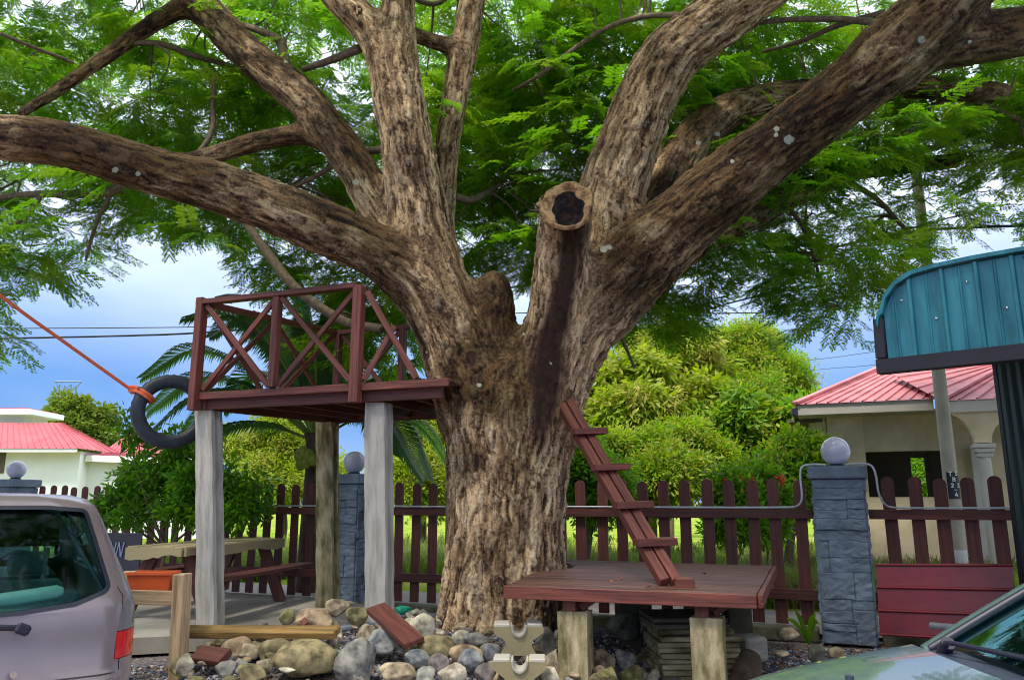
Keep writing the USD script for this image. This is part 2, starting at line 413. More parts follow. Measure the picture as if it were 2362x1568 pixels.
bark = usdkit.material(stage, '/World/Looks/bark', {
    'pt': ('attribute', {'attribute': 'pat'}), 'fu': ('attribute', {'attribute': 'fur'}), 'bk': ('attribute', {'attribute': 'bk'}), 'bs': ('separate_xyz', {}), 'ps': ('separate_xyz', {}), 'fs': ('separate_xyz', {}), 'g': ('geometry', {}),
    'n': ('noise_texture', {'scale': 42.0, 'detail': 6.0, 'roughness': 0.75}),
    'n3': ('noise_texture', {'scale': 2.1, 'detail': 4.0, 'roughness': 0.6}),
    'd1': ('math', {'math_type': 'multiply_add', 'value2': 0.25, 'value3': -0.125}), 'a1': ('math', {'math_type': 'add'}),
    'r1': ('rgb_ramp', {'ramp': [(0.26, lin(98, 76, 58)), (0.44, lin(154, 126, 96)), (0.56, lin(188, 158, 122)), (0.72, lin(212, 188, 152))]}),
    'd2': ('math', {'math_type': 'multiply_add', 'value2': 1.05, 'value3': -0.525}), 'a2': ('math', {'math_type': 'add'}),
    'r2': ('rgb_ramp', {'ramp': [(0.24, (0.16, 0.12, 0.09)), (0.38, (0.52, 0.46, 0.41)), (0.50, (0.90, 0.89, 0.88)), (0.70, (1.25, 1.22, 1.16))]}),
    'mx1': ('mix_color', {'blend_type': 'multiply', 'fac': 0.95, 'use_clamp': False}),
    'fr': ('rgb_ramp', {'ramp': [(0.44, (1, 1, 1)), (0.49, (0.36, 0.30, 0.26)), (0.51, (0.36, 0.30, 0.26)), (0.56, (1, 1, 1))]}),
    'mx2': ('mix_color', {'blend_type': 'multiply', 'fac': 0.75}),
    'd3': ('math', {'math_type': 'multiply_add', 'value2': 0.4, 'value3': -0.2}), 'a3': ('math', {'math_type': 'add'}),
    'pf': ('rgb_ramp', {'ramp': [(0.57, (0, 0, 0)), (0.66, (0.5, 0.5, 0.5))]}), 'pl': ('mix_color', {'b': lin(198, 174, 146)}), 'plm': ('mix_color', {'blend_type': 'multiply', 'fac': 0.35}),
    'tn': ('math', {'math_type': 'multiply_add', 'value2': 1.1, 'value3': -0.55}), 'ta': ('math', {'math_type': 'add', 'use_clamp': True}),
    'tr': ('rgb_ramp', {'ramp': [(0.25, (0, 0, 0)), (0.8, (1, 1, 1))]}),
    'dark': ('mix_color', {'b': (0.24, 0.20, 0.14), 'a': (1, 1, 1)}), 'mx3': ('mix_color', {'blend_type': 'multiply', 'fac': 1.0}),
    'st': ('mix_color', {'b': lin(44, 24, 20)}), 'li': ('mix_color', {'b': lin(166, 164, 146)}),
    'sa': ('math', {'math_type': 'multiply_add', 'value2': 0.7}), 'sr': ('rgb_ramp', {'ramp': [(0.48, (0, 0, 0)), (0.95, (0.95, 0.95, 0.95))]}),
    'lr': ('rgb_ramp', {'ramp': [(0.52, (0, 0, 0)), (0.60, (1, 1, 1))]}), 'la': ('math', {'math_type': 'multiply_add', 'value2': 0.7}),
    'b': ('bump', {'strength': 0.8, 'distance': 0.012}), 'p': ('principled_bsdf', {'roughness': 0.85, 'specular_ior_level': 0.25}),
}, [('bk.vector', 'bs.vector'), ('pt.vector', 'ps.vector'), ('fu.vector', 'fs.vector'), ('g.position', 'n.vector'), ('g.position', 'n3.vector'),
    ('n.fac', 'd1.value1'), ('d1.value', 'a1.value1'), ('ps.x', 'a1.value2'), ('a1.value', 'r1.fac'),
    ('n.fac', 'd2.value1'), ('d2.value', 'a2.value1'), ('ps.y', 'a2.value2'), ('a2.value', 'r2.fac'),
    ('r1.color', 'mx1.a'), ('r2.color', 'mx1.b'), ('fs.x', 'fr.fac'), ('mx1.result', 'mx2.a'), ('fr.color', 'mx2.b'),
    ('n.fac', 'd3.value1'), ('d3.value', 'a3.value1'), ('ps.z', 'a3.value2'), ('a3.value', 'pf.fac'), ('pf.color', 'pl.fac'), ('mx2.result', 'pl.a'), ('pl.result', 'plm.a'), ('r2.color', 'plm.b'),
    ('n3.fac', 'tn.value1'), ('bs.x', 'ta.value1'), ('tn.value', 'ta.value2'), ('ta.value', 'tr.fac'), ('tr.color', 'dark.fac'), ('plm.result', 'mx3.a'), ('dark.result', 'mx3.b'),
    ('n.fac', 'sa.value1'), ('bs.y', 'sa.value3'), ('sa.value', 'sr.fac'), ('sr.color', 'st.fac'), ('mx3.result', 'st.a'),
    ('n.fac', 'la.value1'), ('bs.z', 'la.value3'), ('la.value', 'lr.fac'), ('lr.color', 'li.fac'), ('st.result', 'li.a'),
    ('li.result', 'p.base_color'), ('n.fac', 'b.height'), ('b.normal', 'p.normal')], surface='p.BSDF')

leaf_main = leafmat('rain_tree_leaf', (0.055, 0.145, 0.008), (0.20, 0.48, 0.008), scale=0.7, mixf=0.6, warm=(0.26, 0.40, 0.015))
leaf_yellow = leafmat('yellow_green_leaf', (0.21, 0.31, 0.006), (0.46, 0.64, 0.006), scale=1.4, mixf=0.4, rough=.6, warm=(0.36, 0.33, 0.06))
leaf_mid = leafmat('mid_green_leaf', (0.10, 0.21, 0.008), (0.22, 0.46, 0.008), scale=0.6, mixf=0.4, rough=.6)
leaf_far = leafmat('far_tree_leaf', (0.13, 0.18, 0.025), (0.22, 0.32, 0.02), scale=0.25, mixf=0.3)
leaf_shrub = leafmat('shrub_leaf', (0.06, 0.155, 0.010), (0.19, 0.44, 0.010), scale=1.5, mixf=0.55)
grass_mat = leafmat('grass_blade', (0.12, 0.19, 0.012), (0.20, 0.34, 0.012), scale=0.5, mixf=0.4, warm=(0.25, 0.22, 0.08))

# ------------------------------------------------------------------ the ground
TRUNK = np.array([0.0, 8.2])
FA, FM_, FL = np.array([3.50, 8.52]), np.array([-2.19, 10.97]), np.array([-8.52, 13.60])      # the three pillars
FD = (FM_ - FA) / np.linalg.norm(FM_ - FA)            # along the fence, to the left
FN = np.array([FD[1], -FD[0]]);                        # away from the camera
FN = FN if FN[1] > 0 else -FN
FYAW = math.atan2(FD[1], FD[0])


def mound(x, y):
    """Height of the stone heap round the trunk."""
    x, y = np.asarray(x, float), np.asarray(y, float)
    ax = np.clip(1 - np.maximum(np.abs(x + 0.75) - 1.45, 0) / 0.75, 0, 1)
    t = np.clip((y - 5.7) / 1.8, 0, 1) * np.clip((9.3 - y) / 1.0, 0, 1)
    return 0.24 * ax * ax * (3 - 2 * ax) * t


gx = np.r_[np.linspace(-400, -14, 12), np.linspace(-12, 12, 161), np.linspace(14, 400, 12)]
gy = np.r_[np.linspace(-60, -2, 8), np.linspace(-1, 20, 141), np.linspace(22, 900, 16)]
G, H = np.meshgrid(gx, gy, indexing='ij')
near = (np.abs(G) < 13) & (H < 21) & (H > -2)
hz = np.where(near, 0.05 * (meshkit.fbm(np.stack([G * 1.3, H * 1.3, G * 0], -1), 3, 5) - 0.5), 0) + mound(G, H) - 0.03
nx, ny = len(gx), len(gy)
i, j = np.meshgrid(np.arange(nx - 1), np.arange(ny - 1), indexing='ij')
q = np.stack([i * ny + j, (i + 1) * ny + j, (i + 1) * ny + j + 1, i * ny + j + 1], -1).reshape(-1, 4)
ground_mat = usdkit.material(stage, '/World/Looks/ground', {
    'g': ('geometry', {}), 'n': ('noise_texture', {'scale': 0.9, 'detail': 6.0, 'roughness': 0.65}), 'v': ('voronoi_texture', {'scale': 55.0}), 'n2': ('noise_texture', {'scale': 26.0, 'detail': 4.0}),
    'r': ('rgb_ramp', {'ramp': [(0.2, lin(60, 58, 72)), (0.5, lin(104, 100, 110)), (0.75, lin(140, 118, 92)), (0.95, lin(190, 186, 190))]}),
    's': ('separate_color', {}), 'e': ('rgb_ramp', {'ramp': [(0.40, lin(96, 92, 100)), (0.62, lin(126, 104, 78))]}), 'm': ('mix_color', {'blend_type': 'mix', 'fac': 0.45}),
    'b': ('bump', {'strength': 0.8, 'distance': 0.015}), 'p': ('principled_bsdf', {'roughness': 0.95, 'specular_ior_level': 0.2})},
    [('g.position', 'n.vector'), ('g.position', 'v.vector'), ('g.position', 'n2.vector'), ('v.color', 's.color'), ('s.r', 'r.fac'), ('n.fac', 'e.fac'), ('r.color', 'm.a'), ('e.color', 'm.b'),
     ('m.result', 'p.base_color'), ('v.distance', 'b.height'), ('b.normal', 'p.normal')], surface='p.BSDF')
single('ground', (np.stack([G, H, hz], -1).reshape(-1, 3), q), ground_mat, kind='structure', smooth=True)


def strip(o0, o1, u0, u1, zz, n=2):
    """A sheet between two distances behind the fence line, from u0 to u1 along it (to the left)."""
    us = np.linspace(u0, u1, n)
    P = [np.r_[FA + FD * u + FN * o, zz] for u in us for o in (o0, o1)]
    f = [(2 * k, 2 * k + 2, 2 * k + 3, 2 * k + 1) for k in range(n - 1)]
    v, f = arr((P, f))
    if np.cross(v[f[0][1]] - v[f[0][0]], v[f[0][2]] - v[f[0][0]])[2] < 0:
        f = f[:, ::-1]
    return v, f


road_mat = mat('road_grey', lin(140, 130, 124), 0.9, 0.15, 2.0, bump=0.3, bscale=80, coords='world')
lawn_mat = usdkit.material(stage, '/World/Looks/lawn', {
    'g': ('geometry', {}), 'n': ('noise_texture', {'scale': 0.7, 'detail': 7.0, 'roughness': 0.7}), 'n2': ('noise_texture', {'scale': 30.0, 'detail': 4.0}),
    'r': ('rgb_ramp', {'ramp': [(0.36, lin(84, 128, 18)), (0.52, lin(128, 148, 36)), (0.68, lin(182, 160, 98))]}), 'p': ('principled_bsdf', {'roughness': 0.95, 'specular_ior_level': 0.1}),
    'b': ('bump', {'strength': 0.8, 'distance': 0.03})},
    [('g.position', 'n.vector'), ('g.position', 'n2.vector'), ('n.fac', 'r.fac'), ('r.color', 'p.base_color'), ('n2.fac', 'b.height'), ('b.normal', 'p.normal')], surface='p.BSDF')
single('lawn', strip(2.0, 260, -160, 200, 0.012, 3), lawn_mat, kind='structure')
single('pavement', strip(0.22, 2.0, -30, 60, 0.016, 2), road_mat, kind='structure')
# concrete floor under the tree house, kerb under the fence
sl = [(-6.2, 7.5), (-3.6, 7.75), (-1.35, 8.45), (-1.15, 9.2), (-2.1, 10.55), (-6.9, 12.55), (-8.0, 10.4)]
sv, sf = prism(sl, 0.15)
single('concrete_floor', (sv + [0, 0, 0.0], sf), slab_con, kind='structure')


def kerb(u0, u1):
    a, b = FA + FD * u0, FA + FD * u1
    return MB().beam(np.r_[a, 0.04], np.r_[b, 0.04], 0.22, 0.14, ch=0.015)


kb = [(0.30, 5.92), (6.50, 12.70), (-1.6, -0.30)]
for (a, b), l in zip(kb, ('between the two nearest pillars', 'left of the middle pillar', 'behind the maroon sheet')):
    single('kerb', kerb(a, b), concrete_dark, kind='structure')

# ------------------------------------------------------------------ pillars and globe lamps
R2 = random.Random(3)
CW = 0.49


def make_pillar(label, c):
    t = Thing('gate_pillar', label, 'pillar', (c[0], c[1], 0), 'stone pillars along the fence')
    yaw = FYAW + math.pi
    ca, sa = math.cos(yaw), math.sin(yaw)
    W = lambda x, y, zz: np.array([c[0] + x * ca - y * sa, c[1] + x * sa + y * ca, zz])
    t.part('core', box(W(0, 0, 0.82), (CW - 0.02, CW - 0.02, 1.64), yaw, 0.01), pillar_joint)
    for side in range(4):                              # 0 front, 1 right, 2 back, 3 left
        z0 = 0.0
        cells = []
        while z0 < 1.63:
            gh = min(R2.uniform(.16, .32), 1.635 - z0)
            if 1.635 - z0 - gh < .08:
                gh = 1.635 - z0
            cut = R2.choice([None, R2.uniform(-.14, -.02), R2.uniform(.02, .14)])
            for a, b in (((-CW / 2, CW / 2),) if cut is None else ((-CW / 2, cut), (cut, CW / 2))):
                nk = R2.choice([1, 2, 3]) if gh > .2 else R2.choice([1, 2]); hs_ = np.array([R2.uniform(.6, 1.4) for _ in range(nk)]); hs_ *= gh / hs_.sum()
                zc = z0
                for hh in hs_:
                    cells.append((a, b, zc, hh)); zc += hh
            z0 += gh
        for a, b, zc, hh in cells:
            th = R2.uniform(0.010, 0.030)
            v, f = arr(Manifold(m3.Mesh(*[q_.astype(t_) for q_, t_ in zip(chbox(b - a - .001, th * 2, hh - .002, .007), (np.float32, np.uint32))])).refine_to_length(.045)) if side in (0, 1, 3) else chbox(b - a - .001, th * 2, hh - .002, .007)
            v = v + np.array([(a + b) / 2, -CW / 2, zc + hh / 2])
            w = meshkit.fbm(v * [16, 16, 26] + side * 7 + zc * 31, 3, 4) - 0.5
            v[:, 1] -= w * 0.030; v[:, 2] += (meshkit.noise(v * [10, 10, 3] + 5, 8) - 0.5) * 0.030 * (1 if 0.05 < zc < 1.40 else 0)
            for _ in range(side):
                v = np.c_[-v[:, 1], v[:, 0], v[:, 2]]
            t.part('stone', (v @ np.array([[ca, sa, 0], [-sa, ca, 0], [0, 0, 1]]) + [c[0], c[1], 0], f), pillar_stone)
    t.part('cap', box(W(0, 0, 1.705), (CW + 0.09, CW + 0.09, 0.13), yaw, 0.012), pillar_stone)
    return t


def make_lamp(label, c):
    t = Thing('globe_lamp', label, 'lamp', (c[0], c[1], 1.772), 'globe lamps on the pillars')
    R = 0.152
    pr = [(0.06, 0.012)] + [(R * math.sin(a), 0.145 - R * math.cos(a) + 0.02) for a in np.linspace(0.42, math.pi, 22)]
    t.part('globe', lathe(pr, 36, (c[0], c[1], 1.772)), globe_mat, smooth=True)
    t.part('base', lathe([(0.0, 0.0), (0.085, 0.0), (0.085, 0.018), (0.07, 0.03), (0.0, 0.03)], 24, (c[0], c[1], 1.7725)), black_plastic)
    return t


def copy_of(src, name, label, loc, group):
    x = UsdGeom.Xform.Define(stage, '/World/' + numbered('/World', name))
    p = x.GetPrim()
    p.GetReferences().AddInternalReference(src.path)
    x.ClearXformOpOrder(); x.AddTranslateOp().Set(Gf.Vec3d(*map(float, loc)))
    p.SetInstanceable(True)
    return tag(p, label, src.prim.GetCustomDataByKey('category'), group)


pil = make_pillar('blue-grey stone-clad pillar nearest the camera, between the picket fence and the maroon sheet', FA)
lamp = make_lamp('large white globe lamp on the nearest pillar, in front of the beige house', FA)
for c, l1, l2 in ((FM_, 'blue-grey stone pillar half hidden behind the front concrete posts of the tree house', 'white globe lamp on the middle pillar, between two concrete posts'),
                  (FL, 'blue-grey stone pillar at the far left above the roof of the mauve car', 'smallest white globe lamp, above the mauve car at the left edge')):
    copy_of(pil, 'gate_pillar', l1, (c[0], c[1], 0), 'stone pillars along the fence')
    copy_of(lamp, 'globe_lamp', l2, (c[0], c[1], 1.772), 'globe lamps on the pillars')


# ------------------------------------------------------------------ picket fences
def fence(label, u0, u1, first=0.12, step=0.252, columns=None):
    a = FA + FD * u0; b = FA + FD * u1; m_ = (a + b) / 2
    t = Thing('picket_fence', label, 'fence', (m_[0], m_[1], 0.1))
    for z0, z1 in ((1.225, 1.325), (0.385, 0.495)):
        o = -FN * 0.045
        t.beam('rail', np.r_[a + o, (z0 + z1) / 2], np.r_[b + o, (z0 + z1) / 2], 0.045, z1 - z0, wood_dark)
    us = []
    u = min(u0, u1) + first
    while u < max(u0, u1) - 0.07:
        us.append(u); u += step * R2.uniform(.96, 1.04)
    if columns:
        us = []
        for px_ in columns:
            r_ = ray(px_, 1130)[:2]; us.append(np.linalg.solve(np.array([[r_[0], -FD[0]], [r_[1], -FD[1]]]), FA)[1])
    for k, u in enumerate(us):
        w = 0.062; top = 1.655 + R2.uniform(-0.022, 0.016); lean = R2.uniform(-0.014, 0.014)
        poly = [(-w, 0.13), (w, 0.13)] + [(w * math.cos(th), top - w * 0.9 + w * 0.9 * math.sin(th)) for th in np.linspace(0, math.pi, 9)]
        v, f = prism([(x + lean * y, y) for x, y in poly], 0.024)
        c = FA + FD * u
        P = place((v, f), [c[0], c[1], 0], [FD[0], FD[1], 0], [0, 0, 1], [FN[0], FN[1], 0])
        mb = MB(); mb.add((P[0], P[1][:, ::-1] if np.linalg.det(np.array([[FD[0], FD[1], 0], [0, 0, 1], [FN[0], FN[1], 0]])) < 0 else P[1]), lc=np.c_[v[:, 1], v[:, 0], v[:, 2]] + k * 3.7)
        t.part('picket', mb, wood_dark)
    return t


fence('dark brown picket fence behind the trunk, between the two nearest pillars', 0.275, 5.92, first=0.13)
fence('dark brown picket fence behind the picnic table and the leafy shrub', 6.50, 12.75, first=0.16)
fence('short dark brown picket fence above the maroon sheet, right of the nearest pillar', -1.72, -0.275, columns=(2052, 2111, 2168, 2234, 2296))


def wire(pts, r, n=10, sides=8):
    p = smooth_path(pts, n)
    return tube(p, r, sides)


def fpt(u, o, zz):
    return np.r_[FA + FD * u + FN * o, zz]


o = -0.07
cp = [fpt(5.95, o, 1.345), fpt(4.5, o, 1.34), fpt(3, o, 1.345), fpt(1.2, o, 1.34), fpt(0.55, o, 1.345), fpt(0.42, -0.2, 1.36), fpt(0.36, -0.29, 1.44), fpt(0.36, -0.30, 1.66), fpt(0.34, -0.29, 1.76), fpt(0.26, -0.26, 1.79), fpt(0.10, -0.2, 1.787)]
single('conduit_pipe', wire(cp, 0.011), plastic_white, 'white plastic conduit along the fence rail behind the trunk, bending up to the nearest lamp', 'pipe', smooth=True)
cp = [fpt(-0.10, -0.2, 1.787), fpt(-0.26, -0.26, 1.79), fpt(-0.34, -0.29, 1.76), fpt(-0.37, -0.30, 1.66), fpt(-0.38, -0.29, 1.50), fpt(-0.42, -0.25, 1.39), fpt(-0.52, -0.12, 1.345), fpt(-0.9, o, 1.34), fpt(-1.3, o, 1.342), fpt(-1.62, o, 1.34), fpt(-1.66, -0.09, 1.30), fpt(-1.66, -0.1, 1.0), fpt(-1.66, -0.1, 0.1)]
single('conduit_pipe', wire(cp, 0.011), plastic_white, 'grey-white plastic conduit from the nearest lamp down to the corner of the dark metal wall', 'pipe', smooth=True)
cp = [fpt(6.5, o, 1.345), fpt(8, o, 1.34), fpt(10, o, 1.345), fpt(12.7, o, 1.34)]
single('conduit_pipe', wire(cp, 0.011), plastic_white, 'white plastic conduit along the fence rail left of the middle pillar', 'pipe', smooth=True)

# ------------------------------------------------------------------ the rain tree
LIMBS = {   # pixel x, y, apparent width, distance
    'trunk': [(1152, 1600, 365, 8.2), (1151, 1470, 312, 8.2), (1158, 1380, 290, 8.2), (1165, 1250, 274, 8.2), (1172, 1100, 274, 8.2), (1176, 990, 290, 8.2), (1178, 925, 262, 8.2)],
    'L0': [(1110, 930, 215, 8.2), (1062, 800, 176, 8.15), (1020, 700, 160, 8.1), (985, 600, 146, 8.1)],
    'C': [(985, 600, 146, 8.1), (966, 500, 134, 8.1), (948, 400, 128, 8.1), (932, 300, 122, 8.1), (915, 200, 118, 8.1), (905, 130, 104, 8.1)],
    'C1': [(900, 150, 82, 8.1), (855, 75, 80, 8.1), (790, 0, 76, 8.1), (700, -90, 68, 8.2)],
    'C2': [(912, 140, 84, 8.1), (918, 60, 80, 8.1), (921, 0, 76, 8.1), (926, -150, 70, 8.1), (930, -280, 62, 8.1)],
    'A': [(1010, 700, 140, 8.05), (935, 630, 132, 8.0), (850, 572, 120, 7.9), (700, 508, 124, 7.6), (530, 442, 117, 7.3), (350, 393, 107, 7.0), (150, 336, 104, 6.7), (0, 316, 103, 6.5), (-250, 290, 95, 6.2), (-480, 270, 80, 6.0)],
    'B': [(930, 560, 92, 8.25), (880, 490, 96, 8.35), (830, 400, 92, 8.45), (760, 300, 85, 8.6), (680, 212, 84, 8.8), (580, 133, 82, 9.0), (500, 53, 78, 9.2), (430, -20, 72, 9.4), (300, -150, 60, 9.8)],
    'D': [(1030, 660, 62, 8.55), (1024, 520, 50, 8.75), (1028, 430, 48, 8.8), (1033, 330, 56, 8.8), (1050, 220, 62, 8.75), (1073, 100, 62, 8.7), (1090, 0, 58, 8.65), (1120, -150, 50, 8.6)],
    'E': [(1136, 850, 140, 8.2), (1132, 750, 116, 8.15), (1138, 700, 100, 8.1), (1138, 668, 84, 8.05)],
    'R0': [(1215, 970, 235, 8.2), (1265, 860, 205, 8.15), (1310, 770, 195, 8.1), (1370, 670, 185, 8.1)],
    'G': [(1262, 850, 140, 7.95), (1283, 720, 128, 7.8), (1294, 610, 122, 7.68), (1300, 540, 122, 7.5), (1304, 490, 124, 7.25), (1305, 462, 128, 7.05), (1305, 440, 128, 6.9)],
    'F': [(1395, 660, 165, 8.1), (1405, 540, 160, 8.05), (1414, 440, 150, 8.0), (1440, 360, 147, 7.95), (1467, 290, 145, 7.9), (1502, 205, 140, 7.8), (1550, 128, 138, 7.7), (1625, 66, 132, 7.6), (1715, 2, 128, 7.5), (1850, -90, 115, 7.3), (2000, -180, 100, 7.1)],
    'H': [(1385, 690, 190, 8.05), (1470, 605, 180, 7.9), (1570, 515, 162, 7.65), (1700, 405, 150, 7.3), (1850, 290, 142, 6.9), (1980, 190, 150, 6.5), (2070, 115, 166, 6.25), (2150, 40, 160, 6.0), (2230, -50, 150, 5.8), (2350, -180, 130, 5.5)],
    'H2': [(2050, 128, 120, 6.3), (2150, 104, 112, 6.2), (2250, 92, 112, 6.1), (2361, 75, 108, 6.0), (2550, 50, 95, 5.8)],
    'I': [(1480, 590, 110, 8.35), (1530, 450, 108, 8.6), (1580, 350, 100, 8.8), (1660, 270, 86, 9.0), (1760, 230, 70, 9.2), (1900, 212, 62, 9.3), (2050, 200, 58, 9.4), (2200, 205, 54, 9.5), (2361, 225, 46, 9.6), (2550, 250, 40, 9.8)],
    'J': [(1450, 665, 90, 8.4), (1600, 567, 72, 8.9), (1720, 507, 62, 9.3), (1850, 442, 54, 9.8), (1960, 400, 42, 10.2), (2080, 384, 38, 10.5), (2220, 368, 34, 10.8), (2361, 340, 30, 11.0), (2550, 310, 26, 11.3)],
    'K': [(750, 320, 52, 8.65), (690, 312, 46, 8.75), (600, 325, 46, 8.8), (520, 350, 42, 8.9), (430, 374, 38, 9.0), (330, 404, 32, 9.2)],
    'K2': [(905, 60, 36, 8.3), (985, 92, 34, 8.5), (1060, 112, 34, 8.65)],
    'L': [(435, 10, 44, 9.3), (350, 57, 38, 9.2), (230, 142, 32, 9.0), (120, 217, 26, 8.8), (50, 262, 22, 8.6)],
}
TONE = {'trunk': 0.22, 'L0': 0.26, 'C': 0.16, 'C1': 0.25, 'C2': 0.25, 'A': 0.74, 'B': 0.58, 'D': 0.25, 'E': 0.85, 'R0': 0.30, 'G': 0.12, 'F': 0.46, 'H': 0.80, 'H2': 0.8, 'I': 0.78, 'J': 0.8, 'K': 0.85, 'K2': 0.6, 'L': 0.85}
limb3 = {}
for k, rows in LIMBS.items():
    r3 = []
    for (px, py, w, Y) in rows:
        P = at(px, py, Y); r3.append([*P, w / 2 * depth(P) / FPX])
    limb3[k] = smooth_path(r3, 5)
h = 0.034
lo = np.array([-7.2, 4.6, -0.35]); hi = np.array([6.6, 11.6, 8.9])
dims = np.ceil((hi - lo) / h).astype(int) + 1
acc = np.zeros(dims, np.float32)
KS = 0.055
cutP = at(1305, 470, 7.12); cutN = np.array([-0.10, -0.93, 0.30]); cutN /= np.linalg.norm(cutN)


def limb_distance(name, X):
    """Distance to one limb, with arc length and angle round it."""
    c = limb3[name]; P, r = c[:, :3], c[:, 3]
    best = np.full(X.shape[:-1], 1e9, np.float32); S = np.zeros_like(best); idx = np.zeros(best.shape, np.int16)
    s0 = 0.0
    for k in range(len(P) - 1):
        d = P[k + 1] - P[k]; L2 = d @ d; L = math.sqrt(L2)
        t = np.clip(((X - P[k]) @ d) / L2, 0, 1)
        dist = np.linalg.norm(X - (P[k] + t[..., None] * d), axis=-1) - (r[k] + t * (r[k + 1] - r[k]))
        b = dist < best
        best = np.where(b, dist, best); S = np.where(b, s0 + t * L, S); idx = np.where(b, k, idx)
        s0 += L
    if name == 'G':
        best = np.maximum(best, (X - cutP) @ cutN)
    return best, S, idx


for name in LIMBS:
    c = limb3[name]
    # in chunks of a few segments, so that each box stays small
    P, r = c[:, :3], c[:, 3]
    step = 5
    done = np.full(dims, np.inf, np.float32) if False else None
    a = np.clip(np.floor(((P - r[:, None]).min(0) - 0.2 - lo) / h).astype(int), 0, dims)
    b = np.clip(np.ceil(((P + r[:, None]).max(0) + 0.2 - lo) / h).astype(int), 0, dims)
    if (b <= a).any():
        continue
    loc_ = np.full(b - a, np.inf, np.float32)
    for k in range(len(P) - 1):
        rr = max(r[k], r[k + 1]) + 0.2
        a2 = np.clip(np.floor((np.minimum(P[k], P[k + 1]) - rr - lo) / h).astype(int), a, b); b2 = np.clip(np.ceil((np.maximum(P[k], P[k + 1]) + rr - lo) / h).astype(int), a, b)
        if (b2 <= a2).any():
            continue
        ax = [lo[q_] + h * np.arange(a2[q_], b2[q_]) for q_ in range(3)]
        d = P[k + 1] - P[k]; L2 = d @ d
        rel = [(ax[0] - P[k][0])[:, None, None], (ax[1] - P[k][1])[None, :, None], (ax[2] - P[k][2])[None, None, :]]
        t = np.clip((rel[0] * d[0] + rel[1] * d[1] + rel[2] * d[2]) / L2, 0, 1).astype(np.float32)
        dist = np.sqrt((rel[0] - t * d[0]) ** 2 + (rel[1] - t * d[1]) ** 2 + (rel[2] - t * d[2]) ** 2) - (r[k] + t * (r[k + 1] - r[k]))
        if name == 'G':
            Xc = (ax[0][:, None, None] - cutP[0]) * cutN[0] + (ax[1][None, :, None] - cutP[1]) * cutN[1] + (ax[2][None, None, :] - cutP[2]) * cutN[2]
            dist = np.maximum(dist, Xc)
        sl_ = tuple(slice(a2[q_] - a[q_], b2[q_] - a[q_]) for q_ in range(3))
        loc_[sl_] = np.minimum(loc_[sl_], dist)
    acc[a[0]:b[0], a[1]:b[1], a[2]:b[2]] += np.exp(-np.minimum(loc_, 5) / KS).astype(np.float32)
acc = np.where(acc > 0, -KS * np.log(np.maximum(acc, 1e-30)), 1.0).astype(np.float32)


def surface_nets(V, lo, h):
    ins = V < 0
    c = ins[:-1, :-1, :-1].astype(np.int8)
    tot = np.zeros_like(c)
    for a_ in (0, 1):
        for b_ in (0, 1):
            for c_ in (0, 1):
                tot += ins[a_:V.shape[0] - 1 + a_, b_:V.shape[1] - 1 + b_, c_:V.shape[2] - 1 + c_]
    cell = (tot > 0) & (tot < 8)
    I = np.argwhere(cell)
    ids = np.full(cell.shape, -1, np.int32); ids[tuple(I.T)] = np.arange(len(I))
    corners = np.array([(a_, b_, c_) for a_ in (0, 1) for b_ in (0, 1) for c_ in (0, 1)])
    vals = np.stack([V[tuple((I + k).T)] for k in corners], 1)
    pos = np.zeros((len(I), 3)); cnt = np.zeros(len(I))
    for a_ in range(8):
        for b_ in range(a_ + 1, 8):
            if np.abs(corners[a_] - corners[b_]).sum() != 1:
                continue
            x, y = vals[:, a_], vals[:, b_]
            on = (x < 0) != (y < 0)
            t = np.where(on, x / np.where(on, x - y, 1), 0)
            pos += np.where(on[:, None], corners[a_] + t[:, None] * (corners[b_] - corners[a_]), 0); cnt += on
    v = lo + h * (I + pos / cnt[:, None])
    Q = []
    for ax in range(3):
        o1, o2 = (ax + 1) % 3, (ax + 2) % 3
        s1 = [slice(None)] * 3; s2 = [slice(None)] * 3
        s1[ax] = slice(0, -1); s2[ax] = slice(1, None)
        A, B = ins[tuple(s1)], ins[tuple(s2)]
        E_ = np.argwhere(A != B)
        E_ = E_[(E_[:, o1] > 0) & (E_[:, o2] > 0) & (E_[:, o1] < cell.shape[o1]) & (E_[:, o2] < cell.shape[o2])]
        fl = A[tuple(E_.T)]
        u, w = np.eye(3, dtype=int)[o1], np.eye(3, dtype=int)[o2]
        quad = np.stack([ids[tuple((E_ - u - w).T)], ids[tuple((E_ - w).T)], ids[tuple(E_.T)], ids[tuple((E_ - u).T)]], 1)
        quad[~fl] = quad[~fl][:, ::-1]
        Q.append(quad)
    return v, np.vstack(Q)


v, q4 = surface_nets(acc, lo, h)
# light smoothing, then each quad into four
nb = trimesh.Trimesh(v, np.vstack([q4[:, [0, 1, 2]], q4[:, [0, 2, 3]]]), process=False)
trimesh.smoothing.filter_taubin(nb, iterations=6)
v = np.array(nb.vertices)
ed = np.vstack([q4[:, [0, 1]], q4[:, [1, 2]], q4[:, [2, 3]], q4[:, [3, 0]]])
es = np.sort(ed, 1); un, inv = np.unique(es[:, 0].astype(np.int64) * len(v) + es[:, 1], return_inverse=True)
mid = (v[un // len(v)] + v[un % len(v)]) / 2
cen = v[q4].mean(1)
n0, n1, nq = len(v), len(un), len(q4)
e_ = (n0 + inv).reshape(4, nq); c_ = n0 + n1 + np.arange(nq)
v = np.vstack([v, mid, cen])
q4 = np.vstack([np.c_[q4[:, 0], e_[0], c_, e_[3]], np.c_[e_[0], q4[:, 1], e_[1], c_], np.c_[c_, e_[1], q4[:, 2], e_[2]], np.c_[e_[3], c_, e_[2], q4[:, 3]]])
f3 = np.vstack([q4[:, [0, 1, 2]], q4[:, [0, 2, 3]]])
